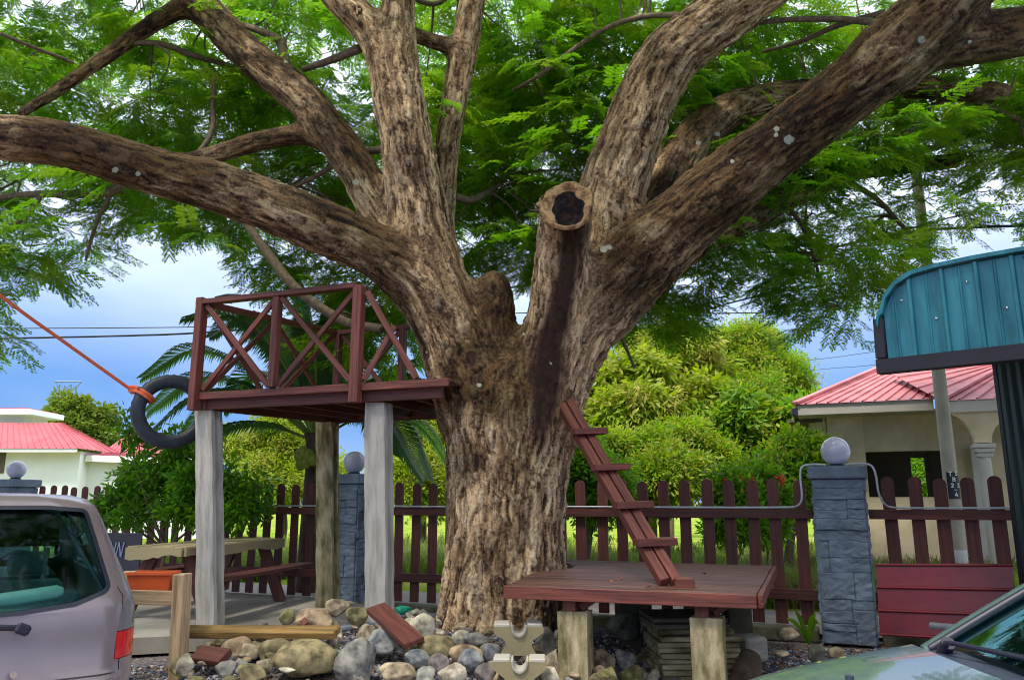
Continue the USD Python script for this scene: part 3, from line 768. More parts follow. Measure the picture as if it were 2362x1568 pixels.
# nearest limb of each vertex: bark coordinates, tone
names = list(LIMBS)
bd = np.full(len(v), 1e9); lc = np.zeros((len(v), 3)); tone = np.zeros(len(v)); pat = np.zeros((len(v), 4)); wsum = np.zeros(len(v)); which = np.zeros(len(v), int); rad = np.zeros(len(v))
for k, name in enumerate(names):
    c = limb3[name]
    sel = np.where(((v > c[:, :3].min(0) - c[:, 3].max() - 0.5) & (v < c[:, :3].max(0) + c[:, 3].max() + 0.5)).all(1))[0]
    d, S, ix = limb_distance(name, v[sel])
    # a steady frame along the limb
    P = c[:, :3]; T = np.gradient(P, axis=0); T /= np.linalg.norm(T, axis=1, keepdims=True)
    a = np.cross(T[0], [0, 1.0, 0.1]); a /= np.linalg.norm(a); A = []
    for t_ in T:
        a = a - t_ * (a @ t_); a /= np.linalg.norm(a); A.append(a)
    A = np.array(A); B = np.cross(T, A)
    rel = v[sel] - P[ix]; x, y = (rel * A[ix]).sum(1), (rel * B[ix]).sum(1)
    wgt = np.exp(-np.clip(d, -0.3, 2) / 0.07) + 1e-12
    L_ = np.c_[S + 17 * k, x, y]
    wv_ = np.c_[meshkit.fbm(v[sel] * 6, 2, 21), meshkit.fbm(v[sel] * 6 + 9, 2, 22), meshkit.fbm(v[sel] * 6 + 19, 2, 23)] - .5
    L_ = L_ + wv_ * [.22, .055, .055]
    pn = np.c_[meshkit.fbm(L_ * [1.8, 11, 11], 5, 1), meshkit.fbm(L_ * [8, 36, 36], 3, 2), meshkit.fbm(L_ * [9, 19, 19] + 31, 3, 9), meshkit.fbm(L_ * [1.2, 22, 22] + 7, 3, 12)]
    pat[sel] += wgt[:, None] * pn
    tone[sel] += wgt * TONE[name]; wsum[sel] += wgt
    b = d < bd[sel]; s_ = sel[b]
    bd[s_] = d[b]; lc[s_] = np.c_[S[b] + 17 * k, x[b], y[b]]; which[s_] = k; rad[s_] = c[ix[b], 3]
tone /= wsum; pat /= wsum[:, None]; pat = 0.5 + (pat - 0.5) * 1.12
nrm = np.zeros_like(v); fn = np.cross(v[f3[:, 1]] - v[f3[:, 0]], v[f3[:, 2]] - v[f3[:, 0]])
for k in range(3):
    np.add.at(nrm, f3[:, k], fn)
nrm /= np.linalg.norm(nrm, axis=1, keepdims=True) + 1e-12
# bark relief: long furrows, plates, lumps
incut = np.abs((v - cutP) @ cutN) < 0.03
incut &= np.linalg.norm(v - cutP, axis=1) < 0.45
n1_, n2_, n4_, n5_ = pat.T; n3_ = meshkit.fbm(v * 1.7, 3, 3)
rid = 1 - np.abs(2 * n1_ - 1) * 2.2
amp = np.clip(rad / 0.45, 0.25, 1.0)
disp = amp * (0.03 * (n1_ - 0.5) - 0.012 * np.clip(1 - np.abs(2 * n5_ - 1) * 5, 0, 1) - 0.014 * np.clip(rid, 0, 1) ** 3 + 0.016 * (n2_ - 0.5) + 0.02 * np.clip((n4_ - .56) * 12, 0, 1)) + 0.11 * (n3_ - 0.5) * np.clip(rad / 0.6, 0, 1)
# buttress lobes near the ground
low = np.clip((0.9 - v[:, 2]) / 0.9, 0, 1)
th = np.arctan2(v[:, 1] - TRUNK[1], v[:, 0])
disp += low * 0.05 * np.sin(th * 5 + 1.0)
disp = np.where(incut, 0.006 * (n2_ - 0.5), disp)
v = v + nrm * disp[:, None]
# moss and dirt on top sides, stain under the cut stump, lichen discs
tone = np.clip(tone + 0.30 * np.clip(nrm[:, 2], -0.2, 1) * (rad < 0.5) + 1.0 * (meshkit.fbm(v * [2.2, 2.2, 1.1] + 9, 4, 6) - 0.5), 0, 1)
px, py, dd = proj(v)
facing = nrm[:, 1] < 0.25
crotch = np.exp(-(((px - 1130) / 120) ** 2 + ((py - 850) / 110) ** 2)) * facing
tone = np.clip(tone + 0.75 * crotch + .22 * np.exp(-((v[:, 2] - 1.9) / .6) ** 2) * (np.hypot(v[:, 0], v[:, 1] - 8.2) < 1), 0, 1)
line = np.array([(1322, 500), (1318, 560), (1306, 640), (1288, 720), (1268, 800), (1262, 860), (1256, 930), (1244, 1040)], float)
wid = np.array([34, 28, 26, 30, 34, 38, 30, 18.0])
cxl = np.interp(py, line[:, 1], line[:, 0]); wl = np.interp(py, line[:, 1], wid)
stain = np.exp(-((px - cxl) / wl) ** 2) * (py > 498) * np.clip((1090 - py) / 160, 0, 1) * facing
lich = np.zeros(len(v))
for (x, y, r_) in ((266, 392, 13), (318, 402, 11), (1818, 322, 18), (1790, 297, 10), (1790, 312, 9), (1688, 372, 8), (2236, 97, 8), (2125, 92, 12), (1655, 310, 8), (1610, 330, 7), (2215, 190, 6), (2160, 200, 5), (1208, 770, 5), (1105, 888, 8), (1270, 838, 4), (1392, 575, 12), (660, 140, 9), (820, 420, 10), (1405, 570, 9)):
    lich = np.maximum(lich, facing * np.clip(1.25 - np.hypot(px - x, (py - y) * 1.15) / (r_ * (.40 + .75 * n1_)), 0, 1))
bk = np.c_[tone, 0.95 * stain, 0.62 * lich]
bk[incut] = 0
oak = Thing('rain_tree', 'huge spreading rain tree with forked trunk in the middle of the yard', 'tree', (TRUNK[0], TRUNK[1], 0))
keep = ~incut[f3].all(1)
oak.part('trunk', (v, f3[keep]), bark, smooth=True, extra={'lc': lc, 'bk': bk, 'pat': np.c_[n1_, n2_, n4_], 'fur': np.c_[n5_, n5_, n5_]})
# cut face of the stump: pale sawn ring and a dark hollow
ux = np.cross(cutN, [0, 0, 1.0]); ux /= np.linalg.norm(ux); uy = np.cross(cutN, ux) * -1
rc = 64 * depth(cutP) / FPX * 1.02
ths = np.linspace(0, 2 * np.pi, 49)[:-1]
rings = []
for fr, dz in ((1.03, -0.035), (1.0, 0.0), (0.93, 0.012), (0.84, 0.004), (0.70, -0.01)):
    e2 = np.clip((fr - 0.5) / 0.5, 0, 1)
    rr = rc * .96 * fr * (1 + (0.15 + .10 * np.clip((.95 - fr) / .33, 0, 1)) * (meshkit.noise(np.c_[np.cos(ths) * 3, np.sin(ths) * 3, ths * 0 + fr * 2], 4) - 0.5) * 2)
    cxo = 0.0
    # the hollow lies towards one side and lower edge
    k_ = np.clip((0.95 - fr) / 0.33, 0, 1)
    hx = at(1311, 487, 7.12) - cutP
    rings.append(cutP + hx * k_ + np.outer(rr * np.cos(ths) * (1 - .22 * k_), ux) + np.outer(rr * np.sin(ths) * (0.98 + .26 * k_), uy) + cutN * dz)
rv = np.vstack(rings); n = 48
rf = [(k * n + j, k * n + (j + 1) % n, (k + 1) * n + (j + 1) % n, (k + 1) * n + j) for k in range(4) for j in range(n)]
face = oak.part('cut_face', (rv, rf), cut_wood, smooth=True, label='pale sawn ring of the cut limb')
hr = []
base = rings[-1]; cb = base.mean(0)
for fr, dz in ((1.0, 0.0), (0.92, -0.05), (0.75, -0.13), (0.4, -0.18)):
    hr.append(cb + (base - cb) * fr + cutN * dz)
hv = np.vstack(hr + [cb - cutN * 0.19])
hf = [(k * n + j, k * n + (j + 1) % n, (k + 1) * n + (j + 1) % n, (k + 1) * n + j) for k in range(3) for j in range(n)]
hv_, hf_ = arr((hv, hf)); hf_ = np.vstack([hf_, [(3 * n + j, 3 * n + (j + 1) % n, 4 * n) for j in range(n)]])
oak.part('hollow', (hv_, hf_), rot_dark, smooth=True, label='dark rotten hollow in the cut limb')
sp = at(1256, 492, 7.20)
for k, (dx, dz) in enumerate(((-22, -26), (-30, -10), (-14, 8))):
    oak.part('splinter', tube([sp, (sp + at(1250 + dx, 495 + dz, 7.05)) / 2 + [0, 0, .01], at(1250 + dx, 495 + dz, 7.0)], [0.022, 0.014, 0.004], 6), twig_mat, smooth=True)
# thinner branches as tubes
THIN = [
    [(300, 415, 24, 9.25), (240, 446, 20, 9.4), (100, 448, 18, 9.6), (0, 455, 15, 9.8), (-120, 470, 12, 10)],
    [(95, 450, 12, 9.6), (60, 500, 11, 9.7), (0, 535, 9, 9.8)],
    [(255, 448, 10, 9.4), (220, 520, 9, 9.5), (200, 600, 6, 9.6)],
    [(560, 500, 18, 9.0), (620, 590, 22, 9.0), (680, 660, 22, 9.0), (740, 712, 22, 9.0), (800, 745, 22, 8.9), (880, 760, 22, 8.7)],
    [(490, 180, 12, 9.2), (492, 260, 12, 9.2), (480, 320, 12, 9.1), (440, 372, 12, 9.0)],
    [(670, 180, 26, 9.0), (655, 130, 24, 9.1), (640, 90, 20, 9.2), (560, 60, 14, 9.5), (480, 40, 10, 9.8)],
    [(900, 345, 20, 8.5), (860, 348, 18, 8.7), (800, 360, 14, 9.0), (740, 400, 12, 9.3), (650, 445, 9, 9.7)],
    [(1040, 450, 20, 8.9), (1085, 462, 18, 9.1), (1130, 440, 14, 9.4), (1180, 400, 10, 9.8)],
    [(2010, 52, 18, 7.2), (1900, 44, 14, 7.4), (1770, 50, 12, 7.6), (1680, 70, 9, 7.8), (1560, 60, 6, 8.2)],
    [(2040, 30, 16, 7.2), (1930, 60, 14, 7.5), (1850, 95, 11, 7.8), (1760, 120, 8, 8.2)],
    [(2350, 275, 14, 9.6), (2200, 225, 14, 9.6), (2100, 300, 18, 9.8), (2040, 345, 20, 10.0), (1980, 365, 18, 10.2), (1930, 390, 14, 10.3)],
    [(2040, 345, 16, 10.0), (2110, 350, 16, 10.0), (2190, 330, 14, 10.1), (2260, 300, 10, 10.3)],
    [(1370, 760, 12, 8.6), (1415, 745, 10, 8.7), (1440, 790, 8, 8.75), (1462, 850, 6, 8.8)],
    [(1960, 420, 14, 10.2), (2020, 460, 12, 10.4), (2080, 520, 10, 10.6), (2120, 560, 6, 10.8)],
    [(1810, 470, 14, 9.7), (1850, 520, 10, 10.0), (1880, 600, 8, 10.2), (1900, 700, 5, 10.4)],
    [(1180, 210, 6, 9.2), (1260, 165, 10, 9.0), (1330, 110, 12, 8.8), (1400, 65, 12, 8.6), (1480, 40, 13, 8.4), (1560, 35, 14, 8.0)],
    [(300, 100, 14, 9.1), (380, 105, 14, 9.3), (450, 130, 14, 9.5), (560, 160, 10, 9.8)],
    [(0, 78, 8, 8.2), (90, 115, 9, 8.6), (170, 145, 8, 8.9)],
    [(920, -20, 14, 9.0), (1000, 10, 13, 9.2), (1060, -30, 12, 9.4)],
    [(830, 112, 22, 8.3), (760, 140, 18, 8.6), (700, 160, 14, 9.0)],
]
nodes3 = []
for rows in THIN:
    r3 = np.array([[*at(a, b, Y), w / 2 * depth(at(a, b, Y)) / FPX] for a, b, w, Y in rows])
    s3 = smooth_path(r3, 5)
    s3[:, :3] += 0.03 * (meshkit.noise(s3[:, :3] * 2.5, 3)[:, None] - 0.5)
    oak.part('branch', tube(s3[:, :3], np.maximum(s3[:, 3], 0.008), 7), twig_mat, smooth=True)
    nodes3 += [p for p in s3[:, :3]]
for k, c in limb3.items():
    if k not in ('trunk', 'L0', 'R0', 'E', 'G'):
        nodes3 += [p for p in c[len(c) // 3:, :3]]
# boughs that carry the crown forward over the yard
for key, rows in (('C2', [(-.6, 6.8, 9.2), (-.9, 4.6, 9.4), (-1.2, 2.6, 9.0)]), ('C1', [(-3.0, 6.6, 9.0), (-3.6, 4.6, 9.0), (-4.2, 2.6, 8.6)]), ('F', [(3.0, 5.2, 8.8), (2.6, 3.4, 8.9), (2.2, 1.6, 8.5)]), ('H', [(4.6, 4.2, 7.6), (5.4, 3.0, 8.2), (5.8, 1.6, 8.2)]), ('A', [(-6.6, 5.2, 6.4), (-7.4, 4.0, 7.2), (-7.8, 2.6, 7.6)])):
    c = limb3[key]; pth_ = smooth_path(np.vstack([c[-3, :3], c[-1, :3], rows]), 6)
    oak.part('branch', tube(pth_, np.linspace(c[-1, 3] * .9, .03, len(pth_)), 8), twig_mat, smooth=True)
    nodes3 += [p for p in pth_]
nodes3 = np.array(nodes3)


# leaf sprays
def leaflet(c, d, n_, L, w):
    """One folded leaflet: a kite of two triangles."""
    d = d / np.linalg.norm(d); s = np.cross(n_, d); s /= np.linalg.norm(s)
    return [c, c + d * L * 0.5 + s * w / 2, c + d * L, c + d * L * 0.5 - s * w / 2], [(0, 1, 2), (0, 2, 3)]


def feather_spray(rs, rachis=0.36, pinnae=5, per=6, L=0.045, w=0.025):
    """A bipinnate leaf, drooping, pointing along +x."""
    V, F = [], []
    for k in range(pinnae):
        x = rachis * (k + 1) / pinnae
        base = np.array([x, 0, -0.5 * x * x])
        for sgn in (-1, 1):
            ang = math.radians(62 - 34 * k / pinnae) * sgn
            pd = np.array([math.cos(ang), math.sin(ang), -0.25 + rs.uniform(-.15, .1)]); pd /= np.linalg.norm(pd)
            pl = 0.15 * (0.7 + 0.3 * k / pinnae)
            for j in range(per):
                t = pl * (j + 0.8) / per
                c = base + pd * t + [0, 0, -0.9 * t * t]
                for s2 in (-1, 1):
                    a2 = ang + s2 * math.radians(58)
                    ld = np.array([math.cos(a2), math.sin(a2), rs.uniform(-.5, .1)])
                    nn = np.array([rs.uniform(-.35, .35), rs.uniform(-.35, .35), 1.0])
                    a, b = leaflet(c, ld, nn / np.linalg.norm(nn), L * rs.uniform(.8, 1.15), w)
                    F += [tuple(i_ + len(V) for i_ in t_) for t_ in b]; V += a
    return np.array(V), np.array(F)


def bunch(rs, n=26, R=0.16, L=0.085, w=0.035, droop=0.4):
    """A bunch of simple leaves round a twig tip."""
    V, F = [], []
    for k in range(n):
        d = np.array([rs.gauss(0, 1), rs.gauss(0, 1), rs.gauss(0.25, .7)]); d /= np.linalg.norm(d)
        c = d * R * rs.uniform(.2, 1)
        ld = d + np.array([rs.gauss(0, .4), rs.gauss(0, .4), -droop + rs.gauss(0, .3)])
        nn = np.array([rs.gauss(0, .5), rs.gauss(0, .5), 1.0])
        a, b = leaflet(c, ld, nn / np.linalg.norm(nn), L * rs.uniform(.7, 1.2), w * rs.uniform(.8, 1.2))
        F += [tuple(i_ + len(V) for i_ in t_) for t_ in b]; V += a
    return np.array(V), np.array(F)


def quat(R):
    """Rows of rotation matrices (columns X, Y, Z) to quaternions w, x, y, z."""
    from scipy.spatial.transform import Rotation
    qq = Rotation.from_matrix(R).as_quat()
    return np.c_[qq[:, 3], qq[:, :3]]


def instancer(path, protos, mats, P, R, S, which, kind='stuff', label=None):
    pi = UsdGeom.PointInstancer.Define(stage, path)
    targets = []
    for k, (pm, mm) in enumerate(zip(protos, mats)):
        pp = f'{path}/leaf_spray_{k:03d}'
        defmesh(pp, *pm, mm)
        targets.append(pp)
    pi.CreatePrototypesRel().SetTargets(targets)
    pi.CreatePositionsAttr(Vt.Vec3fArray.FromNumpy(np.asarray(P, np.float32)))
    qd = quat(np.asarray(R))
    pi.CreateOrientationsAttr(Vt.QuathArray([Gf.Quath(float(a), float(b), float(c), float(d)) for a, b, c, d in qd]))
    pi.CreateScalesAttr(Vt.Vec3fArray.FromNumpy(np.repeat(np.asarray(S, np.float32)[:, None], 3, 1)))
    pi.CreateProtoIndicesAttr(Vt.IntArray.FromNumpy(np.asarray(which, np.int32)))
    tag(pi.GetPrim(), label=label, kind=kind)


def orient(fwd, up):
    fwd = fwd / np.linalg.norm(fwd, axis=1, keepdims=True)
    s = np.cross(up, fwd); s /= np.linalg.norm(s, axis=1, keepdims=True) + 1e-9
    u = np.cross(fwd, s)
    return np.stack([fwd, s, u], -1)


# the crown: pads of sprays hung through the canopy's volume
EDGE = np.array([(-900, 700), (-300, 800), (0, 800), (40, 835), (78, 800), (100, 700), (150, 660), (200, 680), (260, 615), (330, 600), (420, 640), (470, 620), (540, 600), (600, 640), (650, 700), (720, 800), (860, 820), (960, 830),
                 (1010, 640), (1100, 600), (1200, 640), (1330, 700), (1380, 760), (1440, 735), (1500, 775), (1570, 775), (1620, 690), (1690, 650), (1740, 760), (1800, 700), (1850, 765), (1900, 740), (1950, 790), (2000, 760), (2040, 660), (2100, 620), (2200, 590), (2300, 560), (2361, 560), (2600, 560), (3200, 600)], float)
HOLES = [(390, 372, 55, 26), (250, 260, 40, 22), (30, 20, 70, 30), (300, 560, 60, 22), (450, 560, 40, 20), (1690, 650, 60, 38), (1690, 215, 45, 14), (2330, 480, 75, 90), (2040, 420, 40, 22), (1920, 440, 30, 16), (1560, 500, 50, 18), (840, 250, 26, 40), (990, 40, 24, 40), (1450, 620, 45, 22), (1090, 400, 25, 12), (1180, 485, 40, 12), (2260, 300, 40, 14), (500, 250, 40, 30), (120, 420, 70, 24), (60, 505, 60, 16), (1650, 330, 16, 16), (540, 380, 40, 18), (1090, 540, 30, 20)]
cr = np.random.default_rng(11)
pads = []
tries = 0
while len(pads) < 385 and tries < 40000:
    tries += 1
    px = cr.uniform(-750, 3100); py = cr.uniform(-900, 800)
    le = np.interp(px, EDGE[:, 0], EDGE[:, 1])
    if py > le - 25:
        continue
    lowf = np.clip((py - 250) / 450, 0, 1)
    Y = cr.uniform(9.2, 13.5) if px < 1200 else cr.uniform(9.2, 11.6)
    if py < -60:
        Y = cr.uniform(9.0, 13.0)
        if cr.random() < .5:
            continue
    if 560 < px < 1000 and py > 560:
        Y = cr.uniform(10.5, 13)
    P = at(px, py, Y)
    if P[2] > 9.8 or P[2] < 3.0 or (P[2] > 8.7 and Y < 9 and cr.random() < 0.4):
        continue
    if any(((px - a) / (b + 10)) ** 2 + ((py - b2) / (c + 14)) ** 2 < 1 for a, b2, b, c in HOLES) and Y > 6:
        continue
    dens = (0.36 if px < 900 else 0.46) + 0.6 * math.exp(-((px - 1280) / 330) ** 2)
    if py > 0 and cr.random() > dens:
        continue
    if 0 < py and any(np.linalg.norm(P - p_[0]) < 0.50 for p_ in pads):
        continue
    if py <= 0 and any(np.linalg.norm(P - p_[0]) < 0.85 for p_ in pads):
        continue
    pads.append((P, px, py, Y, le))
front = 0
while front < 66:
    P = np.array([cr.uniform(-8.5, 6.5), cr.uniform(1.2, 9.0), cr.uniform(7.3, 9.8)])
    x_, y_, d_ = proj(P)
    if d_ > .5 and y_ > -150 * 8 / max(d_, 2):
        continue
    if any(np.linalg.norm(P - p_[0]) < .8 for p_ in pads):
        continue
    pads.append((P, x_, y_, P[1], -999)); front += 1
SP, SF, SU, SS = [], [], [], []
twigs = MB()
for P, px, py, Y, le in pads:
    R_ = cr.uniform(0.55, 0.95)
    n_s = int(46 * R_ * R_ / 0.56)
    # the twig that carries the pad
    dn = np.linalg.norm(nodes3 - P, axis=1); k = dn.argmin(); A = nodes3[k]
    if dn[k] < 2.6 and (le == -999 or (Y > 8 and (py > -60 or Y > 9))):
        m_ = (A + P) / 2 + cr.normal(0, 0.12, 3) + [0, 0, 0.12]
        tp = smooth_path([A, m_, P], 4)
        twigs.add(tube(tp, np.linspace(0.018, 0.006, len(tp)), 4, cap=False))
    tilt = cr.normal(0, 0.22, 2)
    for _ in range(3):
        a_ = cr.uniform(0, 2 * np.pi); e = P + [R_ * .85 * math.cos(a_), R_ * .85 * math.sin(a_), -0.12]
        twigs.add(tube(smooth_path([P, (P + e) / 2 + [0, 0, 0.05], e], 3), np.linspace(0.007, 0.003, 7), 3, cap=False))
    for _ in range(n_s):
        a_ = cr.uniform(0, 2 * np.pi); r_ = R_ * math.sqrt(cr.random())
        q_ = P + np.array([r_ * math.cos(a_), r_ * math.sin(a_), cr.normal(0, 0.09) - 0.16 * r_ * r_ + r_ * (tilt[0] * math.cos(a_) + tilt[1] * math.sin(a_))])
        x_, y_, d_ = proj(q_)
        if le == -999 and d_ > .5 and y_ > -40:
            continue
        if 0 < x_ < 2361 and y_ > np.interp(x_, EDGE[:, 0], EDGE[:, 1]) + 12:
            continue
        if any(((x_ - a) / b) ** 2 + ((y_ - b2) / c) ** 2 < 0.8 for a, b2, b, c in HOLES) and cr.random() < 0.85:
            continue
        SP.append(q_); f_ = np.array([math.cos(a_) + cr.normal(0, .5), math.sin(a_) + cr.normal(0, .5), cr.normal(-.25, .3)])
        SF.append(f_); SU.append(np.array([cr.normal(0, .3), cr.normal(0, .3), 1])); SS.append(cr.uniform(.75, 1.2))
rs = random.Random(5)
sprays = [feather_spray(rs) for _ in range(4)]
SP = np.array(SP)
instancer(oak.path + '/crown', sprays, [leaf_main] * 4, SP - oak.loc, orient(np.array(SF), np.array(SU)), SS, cr.integers(0, 4, len(SP)))
oak.part('twigs', twigs, twig_mat, kind='stuff')
print('pads', len(pads), 'sprays', len(SP), 'trunk tris', len(f3))

# ------------------------------------------------------------------ the tree house deck
ZD, ZR = 2.56, 3.58                                   # top of the deck, top of the rail
A0 = onz(462, 905, ZD)[:2]; A1 = onz(1038, 871, ZD)[:2]       # front edge, left and right
B0 = onz(775, 762, ZR)[:2]; B1 = B0 + (onz(930, 748, ZR)[:2] - B0) * 2.3     # back edge
deck = Thing('tree_house', 'reddish-brown timber tree house deck with crossed railings on concrete posts', 'tree house', (*((A0 + A1 + B0 + B1) / 4), 0))
ed_ = (A1 - A0) / np.linalg.norm(A1 - A0); sd_ = (B0 - A0) / np.linalg.norm(B0 - A0)
v3 = lambda p, zz: np.r_[p, zz]
nb_ = 11
for k in range(nb_):                                   # deck boards run along the front
    t0, t1 = (k + 0.03) / nb_, (k + 0.97) / nb_
    tm = (t0 + t1) / 2
    a, b = A0 + (B0 - A0) * tm, A1 + (B1 - A1) * tm
    deck.beam('deck_board', v3(a, ZD - 0.015 + R2.uniform(-.002, .002)), v3(b, ZD - 0.015), 0.135, 0.028, wood_deck)
inn = np.array([-ed_[1], ed_[0]]); inn = inn if inn[1] > 0 else -inn
deck.beam('front_fascia', v3(A0 - inn * .03 - ed_ * .04, ZD - 0.045), v3(A1 - inn * .03, ZD - 0.045), 0.04, 0.075, wood_red)
deck.beam('front_beam', v3(A0 + inn * .05, ZD - 0.125), v3(A1 + inn * .05 - ed_ * .1, ZD - 0.125), 0.06, 0.12, wood_dark)
deck.beam('side_beam', v3(A0 + ed_ * .05, ZD - 0.12), v3(B0 + ed_ * .05, ZD - 0.12), 0.06, 0.14, wood_dark)
deck.beam('back_beam', v3(B0, ZD - 0.125), v3(B1, ZD - 0.125), 0.06, 0.12, wood_dark)
for k in range(1, 6):
    a, b = A0 + (A1 - A0) * k / 6, B0 + (B1 - B0) * k / 6
    deck.beam('joist', v3(a + (b - a) * .04, ZD - 0.10), v3(b, ZD - 0.10), 0.045, 0.11, wood_dark)
posts = [A0 + ed_ * .02, A0 + (A1 - A0) * 0.335, A0 + (A1 - A0) * 0.665]
PX = [onz(457, 690, ZR)[:2], onz(640, 672, ZR)[:2], onz(835, 655, ZR)[:2]]
posts = [A0 - inn * 0.06 + ed_ * np.dot(p - A0, ed_) for p in PX]
posts[0] = A0 - inn * .06 - ed_ * 0.02
deck.beam('railing_post', v3(posts[0], ZD - 0.20), v3(posts[0], ZR + .02), 0.11, 0.085, wood_red, up=(*ed_, 0))
deck.beam('railing_post', v3(posts[1], ZD), v3(posts[1], ZR - 0.06), 0.085, 0.075, wood_red, up=(*ed_, 0))
deck.beam('railing_post', v3(posts[2], ZD - 0.20), v3(posts[2], ZR - 0.03), 0.10, 0.10, wood_red, up=(*ed_, 0))
bp = [B0 + (B1 - B0) * .02, B0 + (onz(930, 748, ZR)[:2] - B0)]
for p in bp:
    deck.beam('railing_post', v3(p, ZD), v3(p, ZR - 0.05), 0.09, 0.075, wood_red, up=(*ed_, 0))
deck.beam('handrail', v3(posts[0] - ed_ * .05, ZR - 0.03), v3(posts[2] - ed_ * 0.02, ZR - 0.03), 0.10, 0.055, wood_red)
deck.beam('handrail', v3(posts[0] + sd_ * .06, ZR - 0.035), v3(B0, ZR - 0.035), 0.10, 0.055, wood_red)
deck.beam('handrail', v3(B0 + ed_ * .05, ZR - 0.036), v3(B1, ZR - 0.036), 0.09, 0.055, wood_red)


def cross(p, q, off, z0=ZD + .02, z1=ZR - .07):
    n_ = np.r_[off, 0]
    deck.beam('brace', v3(p, z0) + n_, v3(q, z1) + n_, 0.035, 0.055, wood_red)
    deck.beam('brace', v3(p, z1) - n_ * .3, v3(q, z0) - n_ * .3, 0.035, 0.055, wood_red)


fr = lambda p: p + inn * 0.0
cross(posts[0] + ed_ * .08, posts[1] - ed_ * .05, inn * .025)
cross(posts[1] + ed_ * .05, posts[2] - ed_ * .06, inn * .025)
mid_ = posts[0] + (B0 - posts[0]) * 0.5
cross(posts[0] + sd_ * .1, mid_ - sd_ * .03, ed_ * .025)
cross(mid_ + sd_ * .03, B0 - sd_ * .06, ed_ * .025)
cross(bp[0] + ed_ * .06, bp[1] - ed_ * .05, inn * .02)
rr_ = posts[2] + ed_ * .62
deck.beam('brace', v3(posts[2] + ed_ * .09, ZR - .10), v3(rr_ + inn * .1, ZD + .02), 0.035, 0.06, wood_red)
deck.beam('brace', v3(posts[2] + ed_ * .09, ZD + .02), v3(posts[2] + ed_ * .36 + inn * .10, ZD + .56), 0.035, 0.055, wood_red)


def con_post(c, z0, z1, yaw, w=0.225, dp=0.17, lean=(0, 0)):
    """Reinforced post with grooved sides, an I in plan."""
    g = 0.035
    poly = [(-w / 2, -dp / 2), (w / 2, -dp / 2), (w / 2, -dp * .22), (w / 2 - g, -dp * .12), (w / 2 - g, dp * .12), (w / 2, dp * .22), (w / 2, dp / 2), (-w / 2, dp / 2), (-w / 2, dp * .22), (-w / 2 + g, dp * .12), (-w / 2 + g, -dp * .12), (-w / 2, -dp * .22)]
    mm = Manifold.extrude(CS(poly), z1 - z0, 14)
    v, f = arr(mm)
    lcv = np.c_[v[:, 2], v[:, 0], v[:, 1]] + rng.uniform(0, 30)
    v = v + (meshkit.noise(v * [9, 9, 5] + c[0], 3)[:, None] - 0.5) * 0.012
    a, b = math.cos(yaw), math.sin(yaw)
    mb = MB(); mb.add((np.c_[v[:, 0] * a - v[:, 1] * b + c[0], v[:, 0] * b + v[:, 1] * a + c[1], v[:, 2] + z0] + np.outer(v[:, 2] / (z1 - z0), [lean[0], lean[1], 0]), f), lc=lcv)
    return mb


cpy = math.atan2(ed_[1], ed_[0])
pf = at(484, 1300, 1)[0:2]
for px_, inset, m_, lb in ((485, 0.20, concrete, 'leftmost concrete post, at the front'), (876, 0.20, concrete, 'concrete post in front of the middle pillar')):
    # where the pixel column meets the line just behind the front edge
    r_ = ray(px_, 1500)[:2]; o0 = A0 + inn * inset
    M = np.array([[r_[0], -ed_[0]], [r_[1], -ed_[1]]]); s_ = np.linalg.solve(M, o0)
    c = r_ * s_[0]
    ct = ray(px_ - 3, 940); ct = (ct * (c[1] / ct[1]))[:2]
    deck.part('concrete_post', con_post(c, -0.05, ZD - 0.19, cpy, lean=ct - c), m_, label=lb)
c = B0 * 1.0 + ed_ * 0.02 + sd_ * -0.10
r_ = ray(757, 1390)[:2]; yb_ = c[1]
c = r_ * (yb_ / r_[1]); ct = ray(755, 965)[:2]; ct = ct * (yb_ / ct[1])
deck.part('concrete_post', con_post(c, 0.10, ZD - 0.18, cpy, lean=ct - c), concrete_moss, label='mossy back concrete post')
deck.part('concrete_post', con_post(B1 - ed_ * .5, 0.0, ZD - 0.18, cpy), concrete_moss, label='concrete post behind the trunk')
single('stick', tube([v3(posts[0] + ed_ * .16 + inn * .02, ZR + .018), v3(posts[0] + ed_ * .34, ZR + .024), v3(posts[0] + ed_ * .50 + inn * .02, ZR + .016)], [.014, .018, .012], 7), black_frame, 'short dark stick lying on the handrail of the tree house', 'stick', smooth=True)

# ------------------------------------------------------------------ tyre swing
tc = at(394, 949, 9.15)
ty = Thing('tyre_swing', 'old black tyre hanging on an orange rope beside the tree house deck', 'tyre swing', tc - [0, 0, 0.44])
TR, tr = 0.345, 0.095
a_ = np.linspace(0, 2 * np.pi, 65)[:-1]; b_ = np.linspace(0, 2 * np.pi, 25)[:-1]
prof = []
for b in b_:
    # broad tread, flatter sides, open bead inside
    cx_, cz_ = math.cos(b), math.sin(b)
    rr_ = TR + tr * np.sign(cx_) * abs(cx_) ** 0.8 * (1.0 if cx_ > 0 else 0.72); zz_ = 0.092 * np.sign(cz_) * abs(cz_) ** 0.75
    prof.append((rr_, zz_))
yaw_t = math.radians(33)
V = []
for k, a in enumerate(a_):
    for r0, zz_ in prof:
        tread = 0.008 if (r0 > TR + 0.07 and k % 2) else 0.0
        x, zq = (r0 - tread) * math.cos(a), (r0 - tread) * math.sin(a)
        V.append((x * math.cos(yaw_t) - zz_ * math.sin(yaw_t), x * math.sin(yaw_t) + zz_ * math.cos(yaw_t), zq))
V = np.array(V) + tc; nb2 = len(prof)
Fq = [(k * nb2 + j, k * nb2 + (j + 1) % nb2, ((k + 1) % 64) * nb2 + (j + 1) % nb2, ((k + 1) % 64) * nb2 + j) for k in range(64) for j in range(nb2)]
